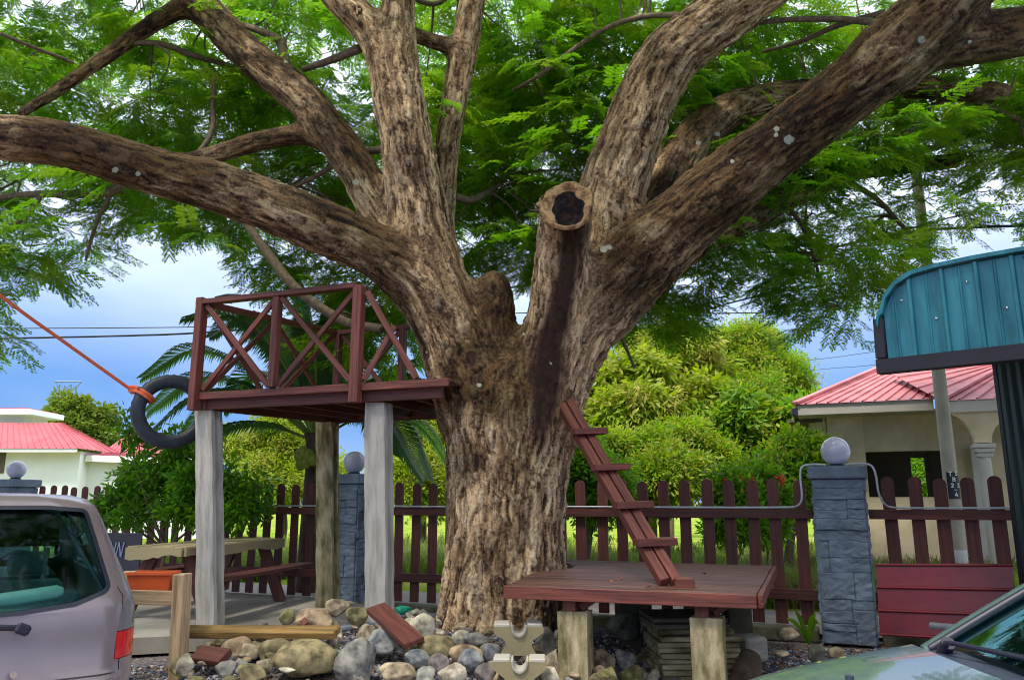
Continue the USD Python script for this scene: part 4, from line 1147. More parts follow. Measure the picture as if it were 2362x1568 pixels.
vv, ff = arr((V, Fq))
if np.mean(np.sum(np.cross(vv[ff[:, 1]] - vv[ff[:, 0]], vv[ff[:, 2]] - vv[ff[:, 0]]) * vv[ff[:, 0]], 1)) < 0 and False:
    ff = ff[:, ::-1]
ty.part('tyre', (vv, ff), rubber, smooth=True)
kn = at(312, 903, 9.1)
rp = [at(-260, 470, 7.2), at(0, 681, 8.0), at(150, 790, 8.55), at(300, 897, 9.1)]
pth = smooth_path(rp, 10)
ty.part('rope', tube(pth, 0.020, 8), rope_mat, smooth=True)
ang = math.radians(148)
lc_ = tc + np.array([TR * math.cos(ang) * math.cos(yaw_t), TR * math.cos(ang) * math.sin(yaw_t), TR * math.sin(ang)])
rd = (lc_ - tc) / np.linalg.norm(lc_ - tc); nd = np.array([-math.sin(yaw_t), math.cos(yaw_t), 0])
loop = [lc_ + rd * 0.115 * math.cos(t) + nd * 0.112 * math.sin(t) for t in np.linspace(0, 2 * np.pi, 25)]
ty.part('rope_loop', MB().add(tube(loop, 0.019, 7)).add(tube([p + np.cross(rd, nd) * 0.035 for p in loop], 0.019, 7)), rope_mat)
ty.part('knot', MB().add(tube(smooth_path([pth[-1], pth[-1] + [0.03, 0, -.03], lc_ + rd * .13 + [0, -.03, -.02]], 4), 0.034, 8)).add(tube([pth[-1] + [-.02, 0, .02], pth[-1] + [0.07, -0.05, 0.02], lc_ + rd * .1 + nd * -.1], 0.022, 6)), rope_mat)

# ------------------------------------------------------------------ ladder from the low platform up the trunk
ZP = 0.77
lt = at(1322, 965, 7.62); lb = onz(1546, 1350, ZP)
lad = Thing('ladder', 'reddish-brown plank ladder leaning from the low platform against the trunk', 'ladder', lb)
d_, sx_, up_, L_ = frame(lb, lt, (0, -1, 0.4))
sx_ = np.array([1.0, 0.0, 0]); sx_ = sx_ - d_ * (sx_ @ d_); sx_ /= np.linalg.norm(sx_)
sy_ = np.cross(d_, sx_); sy_ = sy_ if sy_[1] < 0 else -sy_
lbb, ltt = lb - d_ * 0.0, lt + d_ * 0.35
for k_, s in enumerate((-0.047, 0.047)):
    lad.beam('stringer', lbb + np.array([s, 0, 0.02]), ltt + np.array([s, 0, 0]), 0.075, 0.10, wood_red, up=sy_)
for (px_, py_) in ((1338, 998), (1392, 1080), (1447, 1165), (1503, 1250)):
    # tread centre on the ladder line
    t_ = np.linspace(0, 1, 400); pts_ = lb + np.outer(t_, lt + d_ * .35 - lb); yy = proj(pts_)[1]
    c_ = pts_[np.abs(yy - py_).argmin()]
    lad.beam('tread', c_ + [-0.090, -0.07, 0.0], c_ + [0.225, -0.03, 0.012], 0.20, 0.058, wood_red)
lad.beam('foot_block', lb + [0.02, -0.05, 0.03], lb + [0.16, -0.05, 0.03], 0.16, 0.07, wood_red)

# ------------------------------------------------------------------ low platform beside the trunk
LF = [onz(1170, 1348, ZP)[:2], onz(1744, 1369, ZP)[:2], onz(1781, 1303, ZP)[:2], onz(1300, 1289, ZP)[:2]]
plat = Thing('low_platform', 'reddish-brown plank platform on concrete stubs to the right of the trunk', 'platform', (*np.mean(LF, 0), 0))
nbd = 15
fe = (LF[1] - LF[0]) / np.linalg.norm(LF[1] - LF[0])
for k in range(nbd):
    t0 = (k + 0.5) / nbd
    a, b = LF[0] + (LF[3] - LF[0]) * t0, LF[1] + (LF[2] - LF[1]) * t0
    # boards are cut where they meet the trunk
    cc = np.linspace(0, 1, 200); pts_ = a + np.outer(cc, b - a); free = np.linalg.norm((pts_ - TRUNK) / [0.62, 0.70], axis=1) > 1
    st_ = cc[np.argmax(free)] if not free[0] else 0
    ins_ = np.where(~free)[0]
    if len(ins_):
        st_ = cc[min(ins_[-1] + 1, 199)]
    w_ = np.linalg.norm(LF[2] - LF[1]) / nbd * abs(np.cross(fe, (LF[2] - LF[1]) / np.linalg.norm(LF[2] - LF[1]))) - 0.006
    plat.beam('board', v3(a + (b - a) * st_, ZP - .016 + R2.uniform(-.003, .003)), v3(b, ZP - .016 + R2.uniform(-.003, .003)), w_, 0.03, wood_deck)
fo = np.array([fe[1], -fe[0]]); fo = fo if fo[1] < 0 else -fo
plat.beam('front_fascia', v3(LF[0] + fo * .02 - fe * .02, ZP - 0.05), v3(LF[1] + fo * .02, ZP - 0.05), 0.04, 0.095, wood_red)
se = (LF[2] - LF[1]) / np.linalg.norm(LF[2] - LF[1])
plat.beam('side_fascia', v3(LF[1] + fe * .022 + se * .01, ZP - 0.052), v3(LF[2] + fe * .022, ZP - 0.052), 0.035, 0.09, wood_red)
stub = [(1327, 1410, 0.12), (1632, 1425, 0.14)]
for px_, py_, in_ in stub:
    r_ = ray(px_, 1450)[:2]; o0 = LF[0] - fo * in_
    s_ = np.linalg.solve(np.array([[r_[0], -fe[0]], [r_[1], -fe[1]]]), o0); c = r_ * s_[0]
    zt = at(px_, py_, c[1] - .09)[2]
    plat.beam('leg', v3(c - fe * .03 + fo * .02, zt - .02), v3(c - fe * .03 + fo * .02, ZP - .03), 0.11, 0.10, wood_red, up=(*fe, 0))
    plat.part('concrete_stub', con_post(c, -0.1, zt, math.atan2(fe[1], fe[0]), 0.23, 0.19), concrete_moss)
    plat.beam('knee_brace', v3(c + fe * .05, zt + .02), v3(c + fe * .22, ZP - .05), 0.04, 0.05, wood_red)
    plat.beam('joist', v3(c + fo * .02, ZP - .075), v3(c + fo * .02 + se * 2.6, ZP - .075), 0.06, 0.09, wood_dark)
for px_, wd in ((1450, 0.30), (1700, 0.28)):
    Yb = 7.75
    c = ray(px_, 1440)[:2]; c = c * (Yb / c[1])
    plat.part('concrete_stub', con_post(c, -0.1, ZP - 0.10, 0.1, 0.22, 0.19), concrete_dark, label='dark damp stub under the back of the platform')

# ------------------------------------------------------------------ picnic table
ZT = 0.93
TN = [onz(294, 1250, ZT), onz(428, 1256, ZT)]
Ysc = 8.75 / TN[0][1]
TN = [at(294, 1248, 8.75), at(428, 1254, 8.60)]
TFm = [at(560, 1222, 11.0), at(642, 1226, 10.75)]
for p in TN + TFm:
    p[2] = ZT
tb = Thing('picnic_table', 'weathered pale-topped picnic table with brown legs and attached bench', 'picnic table', (*np.mean([p[:2] for p in TN + TFm], 0), 0.15))
for k in range(5):
    t = (k + .5) / 5
    a, b = TN[0] + (TN[1] - TN[0]) * t, TFm[0] + (TFm[1] - TFm[0]) * t
    n_ = b - a
    tb.beam('top_plank', a + [0, 0, -.02 + R2.uniform(-.006, .006)], b + [0, 0, -.02 + R2.uniform(-.006, .006)], 0.126, 0.04, wood_grey)
ta = (TFm[0] + TFm[1]) / 2 - (TN[0] + TN[1]) / 2; tlen = np.linalg.norm(ta); ta /= tlen
tsd = np.array([ta[1], -ta[0], 0])
nm = (TN[0] + TN[1]) / 2
wob_ = MB()
xs = np.linspace(-.33, .33, 13)
for e in (0, 1):                                       # end boards with wavy bark edges
    o_ = nm + ta * (-.02 if e == 0 else tlen + .02)
    low_ = [(x, -0.105 + 0.022 * math.sin(7 * x + e) + R2.uniform(-.012, .012)) for x in xs]
    m_ = prism([(-.33, 0.0), *low_, (.33, 0.0)], 0.03)
    tb.part('end_board', place(m_, o_ + [0, 0, -.01] - ta * .015, tsd, (0, 0, 1), ta), wood_grey)
    s_ = nm + tsd * (.335) + ta * (0 if e == 0 else tlen)
for sgn in (-1, 1):
    p0_, p1_ = nm + tsd * .335 * sgn, nm + tsd * .335 * sgn + ta * tlen
    xs2 = np.linspace(0, tlen, 25)
    low_ = [(x, -0.105 + 0.018 * math.sin(5 * x + sgn) + R2.uniform(-.01, .01)) for x in xs2]
    tb.part('side_board', place(prism([(0, 0), *low_, (tlen, 0)], 0.03), p0_ + [0, 0, -.012], ta, (0, 0, 1), tsd * sgn), wood_grey)
for e in (0.28, tlen - .30):
    for sgn in (-1, 1):
        a = nm + ta * e + tsd * sgn * .20 + [0, 0, -.06]; b = nm + ta * e + tsd * sgn * .50; b[2] = 0.15
        tb.beam('leg', a, b, 0.14, 0.06, wood_dark, up=ta)
    a = nm + ta * e - tsd * .62; b = nm + ta * e + tsd * .72; a[2] = b[2] = 0.52
    tb.beam('cross_beam', a, b, 0.05, 0.09, wood_dark)
for sgn in (-1, 1):
    for k in range(2):
        o_ = nm + tsd * sgn * (.58 + .13 * k); o_[2] = 0.59
        tb.beam('bench_plank', o_ - ta * .05, o_ + ta * (tlen + .05), 0.12, 0.04, wood_dark)

# ------------------------------------------------------------------ planter on its rough stand
Yp = 6.75
st = Thing('plant_stand', 'rough pale timber stand holding the orange planter beside the mauve car', 'stand', (*at(400, 1500, Yp)[:2], 0))
pb, pt_ = at(410, 1560, Yp), at(421, 1322, Yp); pb[2] = 0.0
st.beam('post', pb, pt_, 0.165, 0.10, wood_raw, up=(1, 0, 0), ch=0.008)
lp = at(300, 1316, Yp + .05)
st.beam('post', np.r_[lp[:2], 0.0], lp, 0.07, 0.09, wood_raw, up=(1, 0, 0), ch=0.006)
a, b = at(302, 1376, Yp - .06), at(408, 1379, Yp - .06)
st.beam('plank', a, b, 0.03, 0.115, wood_raw)
st.beam('shelf_plank', a + [0, .13, -.01], b + [0, .13, -.01], 0.22, 0.025, wood_raw)
pa, pc = at(303, 1318, Yp + .05), at(404, 1318, Yp + .05)
zb = at(350, 1364, Yp + .05)[2]; zt = pa[2]; xm, xl = (pa[0] + pc[0]) / 2, (pc[0] - pa[0])
pl = Thing('planter_box', 'orange plastic planter box on the rough timber stand', 'planter', (xm, Yp + .06, zb))


def trough(L0, W0, L1, W1, z0, z1, c):
    lo_ = np.array([(-L0 / 2, -W0 / 2), (L0 / 2, -W0 / 2), (L0 / 2, W0 / 2), (-L0 / 2, W0 / 2)]); hi_ = np.array([(-L1 / 2, -W1 / 2), (L1 / 2, -W1 / 2), (L1 / 2, W1 / 2), (-L1 / 2, W1 / 2)])
    outer = Manifold.hull_points(np.vstack([np.c_[lo_, [z0] * 4], np.c_[hi_, [z1] * 4]]))
    inner = Manifold.hull_points(np.vstack([np.c_[lo_ * .93, [z0 + .01] * 4], np.c_[hi_ * .95, [z1 + .01] * 4]]))
    return arr((outer - inner).translate((c[0], c[1], 0)))


pl.part('trough', trough(xl * .88, .14, xl, .19, zb, zt, (xm, Yp + .06)), orange)
rim = (Manifold.cube((xl * 1.03, .205, .022), True) - Manifold.cube((xl * .97, .175, .05), True)).translate((xm, Yp + .06, zt - .008))
pl.part('rim', arr(rim), orange)
pl.part('soil', box((xm, Yp + .06, zt - .04), (xl * .92, .155, .02)), soil)
# ------------------------------------------------------------------ maroon sheet, pipes, dark shed with teal fascia
sh = Thing('metal_sheet', 'maroon ribbed metal sheet standing against the fence right of the nearest pillar', 'metal sheet', (*at(2160, 1400, 7.75)[:2], 0))
s0, s1 = at(2020, 1302, 8.02), at(2335, 1303, 7.30)
b0, b1 = at(2028, 1462, 7.92), at(2345, 1480, 7.20)
for i_ in range(3):                                     # pan, rib, pan, rib ... from the bottom to the top
    L = lambda t: (b0 + (s0 - b0) * t, b1 + (s1 - b1) * t)
    a, b = L((i_ + .04) / 3); c, d = L((i_ + 1) / 3)
    n_ = np.cross(b - a, c - a); n_ /= np.linalg.norm(n_); n_ = n_ if n_[1] < 0 else -n_
    P = [a, b, d, c]; mid_ = (a + b + c + d) / 4
    sh.part('panel', ([*P, *[p - n_ * .006 for p in P]], [(0, 1, 2, 3), (7, 6, 5, 4), (0, 4, 5, 1), (1, 5, 6, 2), (2, 6, 7, 3), (3, 7, 4, 0)]), red_sheet)
    e0, e1 = L((i_ + .02) / 3)
    sh.part('rib', MB().add(tube([e0 + n_ * .004, e1 + n_ * .004], 0.016, 8)), red_sheet)
e0, e1 = L(1.0)
sh.part('rib', MB().add(tube([e0 + n_ * .004, e1 + n_ * .004], 0.013, 8)), red_sheet)
single('grey_pipe', tube([at(2146, 1441, 7.3), at(2240, 1449, 7.0)], 0.028, 14), plastic_grey, 'grey plastic pipe offcut lying in front of the maroon sheet', 'pipe', smooth=40)
single('grey_pipe', tube([at(770, 1452, 7.45), at(905, 1428, 7.9)], 0.024, 12), plastic_grey, 'thin grey pipe end poking out between the stones by the concrete post', 'pipe', smooth=40)
single('grey_pipe', tube([at(905, 1418, 8.6), at(1010, 1419, 8.55)], 0.026, 12), plastic_grey, 'grey pipe lying behind the leaning plank, left of the trunk base', 'pipe', smooth=40)

# shed: ribbed teal fascia with a rounded top corner, dark frame, curved roof edge, dark ribbed wall
shed = Thing('metal_shed', 'shed with teal ribbed fascia, dark frame and dark corrugated wall at the right edge', 'shed', (4.2, 5.0, 0))
ZB = 2.32
pA = onz(2030, 862, ZB); pB = onz(2361, 829, ZB)
fd = pB - pA; fd[2] = 0; fd /= np.linalg.norm(fd)
fn_ = np.array([fd[1], -fd[0], 0]); fn_ = fn_ if fn_[1] < 0 else -fn_
Wf = 3.0
def fz(px, py):                                          # pixel to (along, height) on the fascia plane
    r_ = ray(px, py); t = ((pA - [0, 0, EYE]) @ fn_) / (r_ @ fn_); p = np.array([0, 0, EYE]) + r_ * t
    return (p - pA) @ fd, p[2]
top = [fz(2037, 725), fz(2046, 690), fz(2068, 660), fz(2105, 636), fz(2160, 620), fz(2250, 601), fz(2361, 582)]
x9, z9 = top[-1]; sl_ = (top[-1][1] - top[-3][1]) / (top[-1][0] - top[-3][0])
top += [(1.6, z9 + sl_ * .6 * (1.6 - x9)), (Wf, z9 + sl_ * .6 * (1.6 - x9))]
tx, tz = np.array(top).T
zbot = lambda x: fz(2044, 838)[1] + 0 * x
def fpoint(x, zz, off=0.0):
    return np.array([*(pA + fd * x)[:2], zz]) + fn_ * off
# each ribbed panel of the fascia
def ztop(x):
    return np.interp(x, tx, tz) - 0.012
xx0 = fz(2046, 800)[0]; pitch = 0.215
k = 0; x = xx0
while x < Wf - .01:
    x1 = min(x + pitch, Wf)
    pr = [(x, 0.0), (x + .012, .0), (x + .05 * pitch / .2, .0), (x + .35 * pitch, .0), (x + .38 * pitch, .007), (x + .42 * pitch, .007), (x + .45 * pitch, 0), (x + .80 * pitch, 0), (x + .835 * pitch, .024), (x + .93 * pitch, .024), (x + .965 * pitch, 0), (x + pitch, 0)]
    pr = [(a, b) for a, b in pr if a <= x1 + 1e-6]
    V = []
    for a, b in pr:
        for t in np.linspace(0, 1, 4):
            V.append(fpoint(a, zbot(a) + (ztop(a) - zbot(a)) * t, b + .004))
    F_ = [(i_ * 4 + j_, (i_ + 1) * 4 + j_, (i_ + 1) * 4 + j_ + 1, i_ * 4 + j_ + 1) for i_ in range(len(pr) - 1) for j_ in range(3)]
    vv, ff = arr((V, F_))
    vb = vv - fn_ * .003
    shed.part('fascia_panel', (np.vstack([vv, vb]), np.vstack([ff, ff[:, ::-1] + len(vv)])), teal)
    for zz_ in ((.80, .45)[k % 2], .18) if k < 9 else ():
        c = fpoint(x + pitch * .60, zbot(x) + (ztop(x + pitch * .6) - zbot(x)) * zz_, .010)
        if ztop(x + .1) - zbot(x) > .35 and zz_ > .3:
            shed.part('screw', lathe([(0.009, -.006), (0.009, .0), (0.006, .005), (0, .006)], 8, (0, 0, 0))[0] @ np.array([[1, 0, 0], [0, 0, 1], [0, -1, 0]]) + c if False else (lathe([(0.010, -.006), (0.010, .002), (0.005, .007), (0.0005, .007)], 8)[0][:, [0, 2, 1]] * [1, -1, 1] + c, lathe([(0.010, -.006), (0.010, .002), (0.005, .007), (0.0005, .007)], 8)[1]), chrome)
    x = x1; k += 1
# dark frame: bottom rail and left stile, box section
shed.beam('frame_rail', fpoint(-.015, ZB + .05, -.01), fpoint(Wf, ZB + .05, -.01), 0.10, 0.105, black_frame)
lsx = fz(2025, 740)
shed.beam('frame_stile', fpoint(0.02, ZB + .11, -.012), fpoint(0.02 + lsx[0] * .3, fz(2035, 735)[1], -.012), 0.09, 0.07, black_frame, up=tuple(fd))
# curved roof sheet edge with thickness, running back behind the fascia
ov = [(tx[0] - .035, tz[0] - .10), (tx[0] - .022, tz[0] - .02)] + list(zip(tx, tz))
V = []
for a, b in ov:
    for o_, dz in ((.05, .0), (-1.6, .0), (-1.6, .028), (.05, .028)):
        V.append(fpoint(a - (.012 if dz else 0), b + dz, o_))
F_ = [(i_ * 4 + j_, (i_ + 1) * 4 + j_, (i_ + 1) * 4 + (j_ + 1) % 4, i_ * 4 + (j_ + 1) % 4) for i_ in range(len(ov) - 1) for j_ in range(4)]
F_ += [(3, 2, 1, 0), tuple((len(ov) - 1) * 4 + np.arange(4))]
shed.part('roof_edge', (V, F_), teal)
shed.beam('fascia_back', fpoint(.1, ZB + .32, -.12), fpoint(Wf, ZB + .32, -.12), 0.02, 0.5, black_frame)
# corrugated wall from the fence towards the camera
w0 = at(2290, 900, 7.45)[:2]; w0 = np.array([4.66, 7.40]); w1 = np.array([5.05, 3.4])
wd = (w1 - w0) / np.linalg.norm(w1 - w0); wn = np.array([wd[1], -wd[0]]); wn = wn if wn[0] < 0 else -wn
nrib = 34; wl_ = np.linalg.norm(w1 - w0) / nrib
for k in range(nrib):
    pr = [(0, 0), (.28, 0), (.40, .035), (.78, .035), (.9, 0), (1, 0)]
    V = []
    for a, b in pr:
        p = w0 + wd * (k + a) * wl_ + wn * b
        V += [np.r_[p, 0.0], np.r_[p, 2.72]]
    F_ = [(2 * i_, 2 * i_ + 2, 2 * i_ + 3, 2 * i_ + 1) for i_ in range(len(pr) - 1)]
    vv, ff = arr((V, F_)); vb = vv - np.r_[wn, 0] * .003
    shed.part('wall_rib', (np.vstack([vv, vb]), np.vstack([ff, ff[:, ::-1] + len(vv)])), wall_metal)
shed.beam('corner_post', np.r_[w0 + wd * .0 + wn * -.02 + [0, .03], 0.0], np.r_[w0 + wn * -.02 + [0, .03], 2.72], 0.06, 0.06, black_frame, up=(1, 0, 0))
rfv = [np.r_[w0 + [-.3, .3], 2.74], np.r_[w1 + [-2.2, .0], 3.15], np.r_[w1 + [3, 0], 3.2], np.r_[w0 + [3, .3], 2.78]]
shed.part('roof_sheet', ([*rfv, *[p + [0, 0, .02] for p in rfv]], [(3, 2, 1, 0), (4, 5, 6, 7), (0, 1, 5, 4), (1, 2, 6, 5), (2, 3, 7, 6), (3, 0, 4, 7)]), teal)

# ------------------------------------------------------------------ mauve hatchback, seen from behind
def super_ring(wd_, r0, f0, rc_, zz, n=20):
    """Plan contour at one height: half-width, rear (v), front (v), corner radius; counterclockwise seen from above."""
    pts = []
    for cx_, cy_, a0 in ((wd_ - rc_, f0 - rc_, 0), (-wd_ + rc_, f0 - rc_, 90), (-wd_ + rc_, r0 + rc_, 180), (wd_ - rc_, r0 + rc_, 270)):
        for a in np.radians(np.linspace(a0, a0 + 90, n)):
            # the rear is gently bowed in plan
            pts.append((cx_ + rc_ * math.cos(a), cy_ + rc_ * math.sin(a), zz))
    P = np.array(pts)
    P[:, 1] += np.where(P[:, 1] < (r0 + f0) / 2, 0.10 * (P[:, 0] / wd_) ** 2, -0.12 * (P[:, 0] / wd_) ** 2)
    return P


def hatch(inset=0.0):
    #        z     half   rear  front  corner
    R = [(0.22, .70, .10, 3.50, .20), (0.28, .77, .02, 3.60, .22), (0.45, .795, .00, 3.64, .22), (0.47, .795, .015, 3.64, .22), (0.52, .80, .045, 3.64, .22), (0.70, .80, .055, 3.58, .22), (0.82, .795, .07, 3.50, .22), (0.88, .775, .09, 3.30, .21), (0.93, .755, .12, 2.78, .20),
         (1.05, .705, .19, 2.62, .19), (1.18, .655, .265, 2.40, .19), (1.30, .612, .34, 2.18, .19), (1.375, .58, .40, 2.02, .20), (1.42, .54, .47, 1.93, .24), (1.448, .46, .60, 1.75, .26), (1.458, .28, .85, 1.5, .2)]
    rings = []
    for zz, w, r0, f0, rc_ in R:
        i_ = inset
        rings.append(super_ring(w - i_, r0 + i_, f0 - i_, max(rc_ - i_ * .6, .05), zz - (i_ if zz > 1.3 else 0) + (i_ if zz < .3 else 0)))
    n = len(rings[0]); V = np.vstack(rings + [rings[0].mean(0)[None], rings[-1].mean(0)[None]])
    F = []
    for k in range(len(R) - 1):
        for j in range(n):
            a, b, c, d = k * n + j, k * n + (j + 1) % n, (k + 1) * n + (j + 1) % n, (k + 1) * n + j
            F += [(a, b, c), (a, c, d)]
    nb_ = len(R) * n
    for j in range(n):
        F += [(nb_, (j + 1) % n, j), (nb_ + 1, (len(R) - 1) * n + j, (len(R) - 1) * n + (j + 1) % n)]
    return Manifold(m3.Mesh(V.astype(np.float32), np.array(F, np.uint32)))


def rear_prism(poly, r, v0, v1, grow=0.0):
    """Rounded polygon in (u, z) extruded along v."""
    cs = CS(poly)
    cs = cs.offset(-r, m3.JoinType.Round, 2, 32).offset(r + grow, m3.JoinType.Round, 2, 32) if r else cs
    m_ = Manifold.extrude(cs, v1 - v0)
    return m_.transform(np.array([[1, 0, 0, 0], [0, 0, 1, v0], [0, 1, 0, 0]], float)) if False else Manifold.extrude(cs, v1 - v0).rotate((90, 0, 0)).translate((0, v1, 0))


def side_prism(poly, r, u0, u1, grow=0.0):
    """Rounded polygon in (v, z) extruded along u."""
    cs = CS(poly)
    cs = cs.offset(-r, m3.JoinType.Round, 2, 32).offset(r + grow, m3.JoinType.Round, 2, 32)
    return Manifold.extrude(cs, u1 - u0).rotate((90, 0, 90)).translate((u0, 0, 0))


CARO, CARY = np.array([-2.68, 4.12, 0.0]), math.radians(36)
cs_, sn_ = math.cos(CARY), math.sin(CARY)
def C(m):
    v, f = arr(m)
    return np.c_[v[:, 0] * cs_ - v[:, 1] * sn_ + CARO[0], v[:, 0] * sn_ + v[:, 1] * cs_ + CARO[1], v[:, 2]], f
car = Thing('parked_hatchback', 'mauve-grey hatchback at the left edge seen from behind', 'car', CARO)
out_, inn_ = hatch(0), hatch(0.035)
rw = [(-.60, 0.90), (-.45, .845), (-.2, .82), (0, .815), (.2, .82), (.45, .845), (.635, 0.915), (.505, 1.365), (.3, 1.385), (-.3, 1.385), (-.525, 1.365)]
rw[0] = (-.635, .915); rw[-1] = (-.505, 1.365)
W_rear = rear_prism(rw, .05, -.3, 1.2)
sw = [(.42, .93), (1.35, .90), (2.45, .93), (2.05, 1.34), (1.3, 1.37), (.62, 1.36)]
W_side = side_prism([(.50, .95), (1.18, .93), (1.18, 1.34), (.72, 1.34)], .05, -1, 1) + side_prism([(1.26, .93), (2.42, .94), (2.0, 1.33), (1.26, 1.34)], .05, -1, 1)
W_front = rear_prism([(-.64, .96), (.64, .96), (.52, 1.35), (-.52, 1.35)], .05, 1.9, 3.0)
seam = side_prism([(-.2, .478), (.12, .478), (.12, .487), (-.2, .487)], .001, -1, 1)
shell = out_ - inn_
lampL = rear_prism([(.665, .545), (.83, .545), (.83, .885), (.745, .885), (.69, .80), (.67, .70)], .012, -.2, .42)
lamps_ = lampL + lampL.mirror((1, 0, 0))
body = shell - W_rear - W_side - W_front - lamps_ - (seam - hatch(.012))
gaps = rear_prism([(-.70, .49), (-.70, .88), (-.665, .93), (-.66, .93), (-.693, .88), (-.693, .49)], .0, -.2, .4) + rear_prism([(.66, .93), (.665, .93), (.70, .88), (.70, .49), (.693, .49), (.693, .88)], .0, -.2, .4)
body = body - (gaps - hatch(.012))
car.part('body', C(body), car_paint, smooth=28)
skin = lambda a, b: hatch(a) - hatch(b)
glass_skin = skin(0.010, 0.016)
seal = (skin(-0.002, 0.03) ^ rear_prism(rw, .05, -.3, 1.2)) - rear_prism(rw, .05, -.4, 1.3, grow=-0.022)
seal2 = skin(-.001, .03) ^ (rear_prism(rw, .05, -.3, 1.2, grow=.0) - rear_prism(rw, .05, -.3, 1.2, grow=-.02))
rg = car.part('rear_window', C(glass_skin ^ rear_prism(rw, .05, -.3, 1.2, grow=-.010)), glass_car, smooth=28)
car.part('window_seal', C(seal), black_rubber, smooth=28)
for m_ in (glass_skin ^ W_side).decompose():
    car.part('side_window', C(m_), glass_car, smooth=28)
car.part('windscreen', C(glass_skin ^ W_front), glass_car, smooth=28)
lens = skin(0.0, .03)
gapz = .006
for sgn in (1, -1):
    red_ = lens ^ rear_prism([(.669, .549), (.826, .549), (.826, .690), (.669, .690)], .0, -.2, .415)
    clr_ = (lens ^ lampL) ^ rear_prism([(.66, .694), (.84, .694), (.84, .90), (.66, .90)], .0, -.2, .415)
    core_ = (skin(.03, .05) ^ lampL)
    if sgn < 0:
        red_, clr_, core_ = (m_.mirror((1, 0, 0)) for m_ in (red_, clr_, core_))
    tl = car.part('tail_light', C(red_), lens_red, smooth=28)
    car.part('clear_lens', C(clr_), lens_clear, smooth=28, parent=tl)
    car.part('lamp_back', C(core_), black_plastic, parent=tl)
# wiper on the tailgate
def cpt(u, vv, zz):
    return np.array([u * cs_ - vv * sn_ + CARO[0], u * sn_ + vv * cs_ + CARO[1], zz])
wp = car.part('wiper', MB().beam(cpt(-.12, .045, .80), cpt(.19, .055, .765), .022, .03, ch=.008).beam(cpt(.17, .03, .775), cpt(.235, .035, .745), .035, .055, ch=.012), black_rubber)
car.part('lock', MB().add(tube([cpt(.185, .06, .545), cpt(.185, .015, .543)], .017, 14)), chrome, smooth=40)
car.part('tow_cover', MB().beam(cpt(.55, -.0, .30), cpt(.70, .03, .30), .01, .05), black_plastic)
for sgn in (-1, 1):
    for v_ in (.75, 2.95):
        c0 = cpt(sgn * .70, v_, .28); ax = (cpt(1, 0, 0) - cpt(0, 0, 0))
        wt = car.part('wheel', tube([c0 - ax * .09, c0 + ax * .09], .27, 28), rubber, smooth=40)
        car.part('rim', tube([c0 - ax * .10, c0 + ax * .10], .17, 20), chrome, smooth=40, parent=wt)
# inside: shelf, rolled cover, brake lamp, seats, gas strut
car.part('shelf', MB().beam(cpt(-.6, .42, .80), cpt(.6, .42, .80), .5, .02), seat_grey)
car.part('shelf_roll', C(tube([(.06, .36, .875), (.20, .36, .885), (.38, .37, .905), (.41, .37, .907)], [.036, .040, .038, .02], 14)), shelf_pale, smooth=40)
bl = car.part('brake_lamp', MB().beam(cpt(-.35, .22, .845), cpt(.07, .22, .872), .06, .095, ch=.02), shelf_pale)
car.part('lens', MB().beam(cpt(-.35, .185, .850), cpt(.03, .185, .874), .012, .05, ch=.004), lens_red, parent=bl)
for u in (-.34, .34):
    for v_, zt_ in ((1.05, .86), (1.95, .86)):
        se_ = car.part('seat', MB().beam(cpt(u, v_, .35), cpt(u, v_ + -.18, zt_), .50, .14, up=tuple(cpt(0, 1, 0) - cpt(0, 0, 0)), ch=.05), seat_grey)
        if v_ > 1.5:
            car.part('headrest', MB().beam(cpt(u - .12, v_ - .22, .98), cpt(u + .12, v_ - .22, .98), .09, .16, ch=.03), seat_grey, parent=se_)
car.part('gas_strut', MB().add(tube([cpt(.60, .30, .92), cpt(.43, .50, 1.22)], .010, 8)), black_plastic)
car.part('floor', MB().beam(cpt(0, .2, .32), cpt(0, 3.4, .32), 1.3, .03), black_plastic)
car.part('dashboard', MB().beam(cpt(-.6, 2.5, .80), cpt(.6, 2.5, .80), .4, .22, ch=.06), black_plastic)
car.part('steering_wheel', MB().add(tube([cpt(.33 + .17 * math.cos(a), 2.22 + .05 * math.sin(a), .88 + .16 * math.sin(a)) for a in np.linspace(0, 2 * np.pi, 25)], .014, 6)), black_plastic)

# ------------------------------------------------------------------ silver-green car at the lower right, nose to the left
YF = 2.62                                               # its far side
def cs2(x, y, zz):
    return np.array([x, y, zz])
car2 = Thing('parked_car', 'silver-green car with reflecting windscreen in the lower right corner', 'car', (2.6, 1.85, 0))
YN, YC = 1.06, 1.84
def grid(fn, us, vs, th=None, n_=(0, 0, 1)):
    V = np.array([fn(u, w) for u in us for w in vs]); nu, nv = len(us), len(vs)
    F = [(i_ * nv + j_, (i_ + 1) * nv + j_, (i_ + 1) * nv + j_ + 1, i_ * nv + j_ + 1) for i_ in range(nu - 1) for j_ in range(nv - 1)]
    v, f = arr((V, F))
    if th:
        v2 = v - np.asarray(n_, float) * th
        # rim
        e = [i_ * nv for i_ in range(nu)] + [(nu - 1) * nv + j_ for j_ in range(1, nv)] + [i_ * nv + nv - 1 for i_ in range(nu - 2, -1, -1)] + [j_ for j_ in range(nv - 2, 0, -1)]
        m_ = len(v); rim_ = []
        for a, b in zip(e, e[1:] + e[:1]):
            rim_ += [(b, a, a + m_), (b, a + m_, b + m_)]
        v = np.vstack([v, v2]); f = np.vstack([f, f[:, ::-1] + m_, rim_])
    return v, f
crown_ = lambda t: 1 - (2 * t - 1) ** 2                  # across the car, 0 at the sides
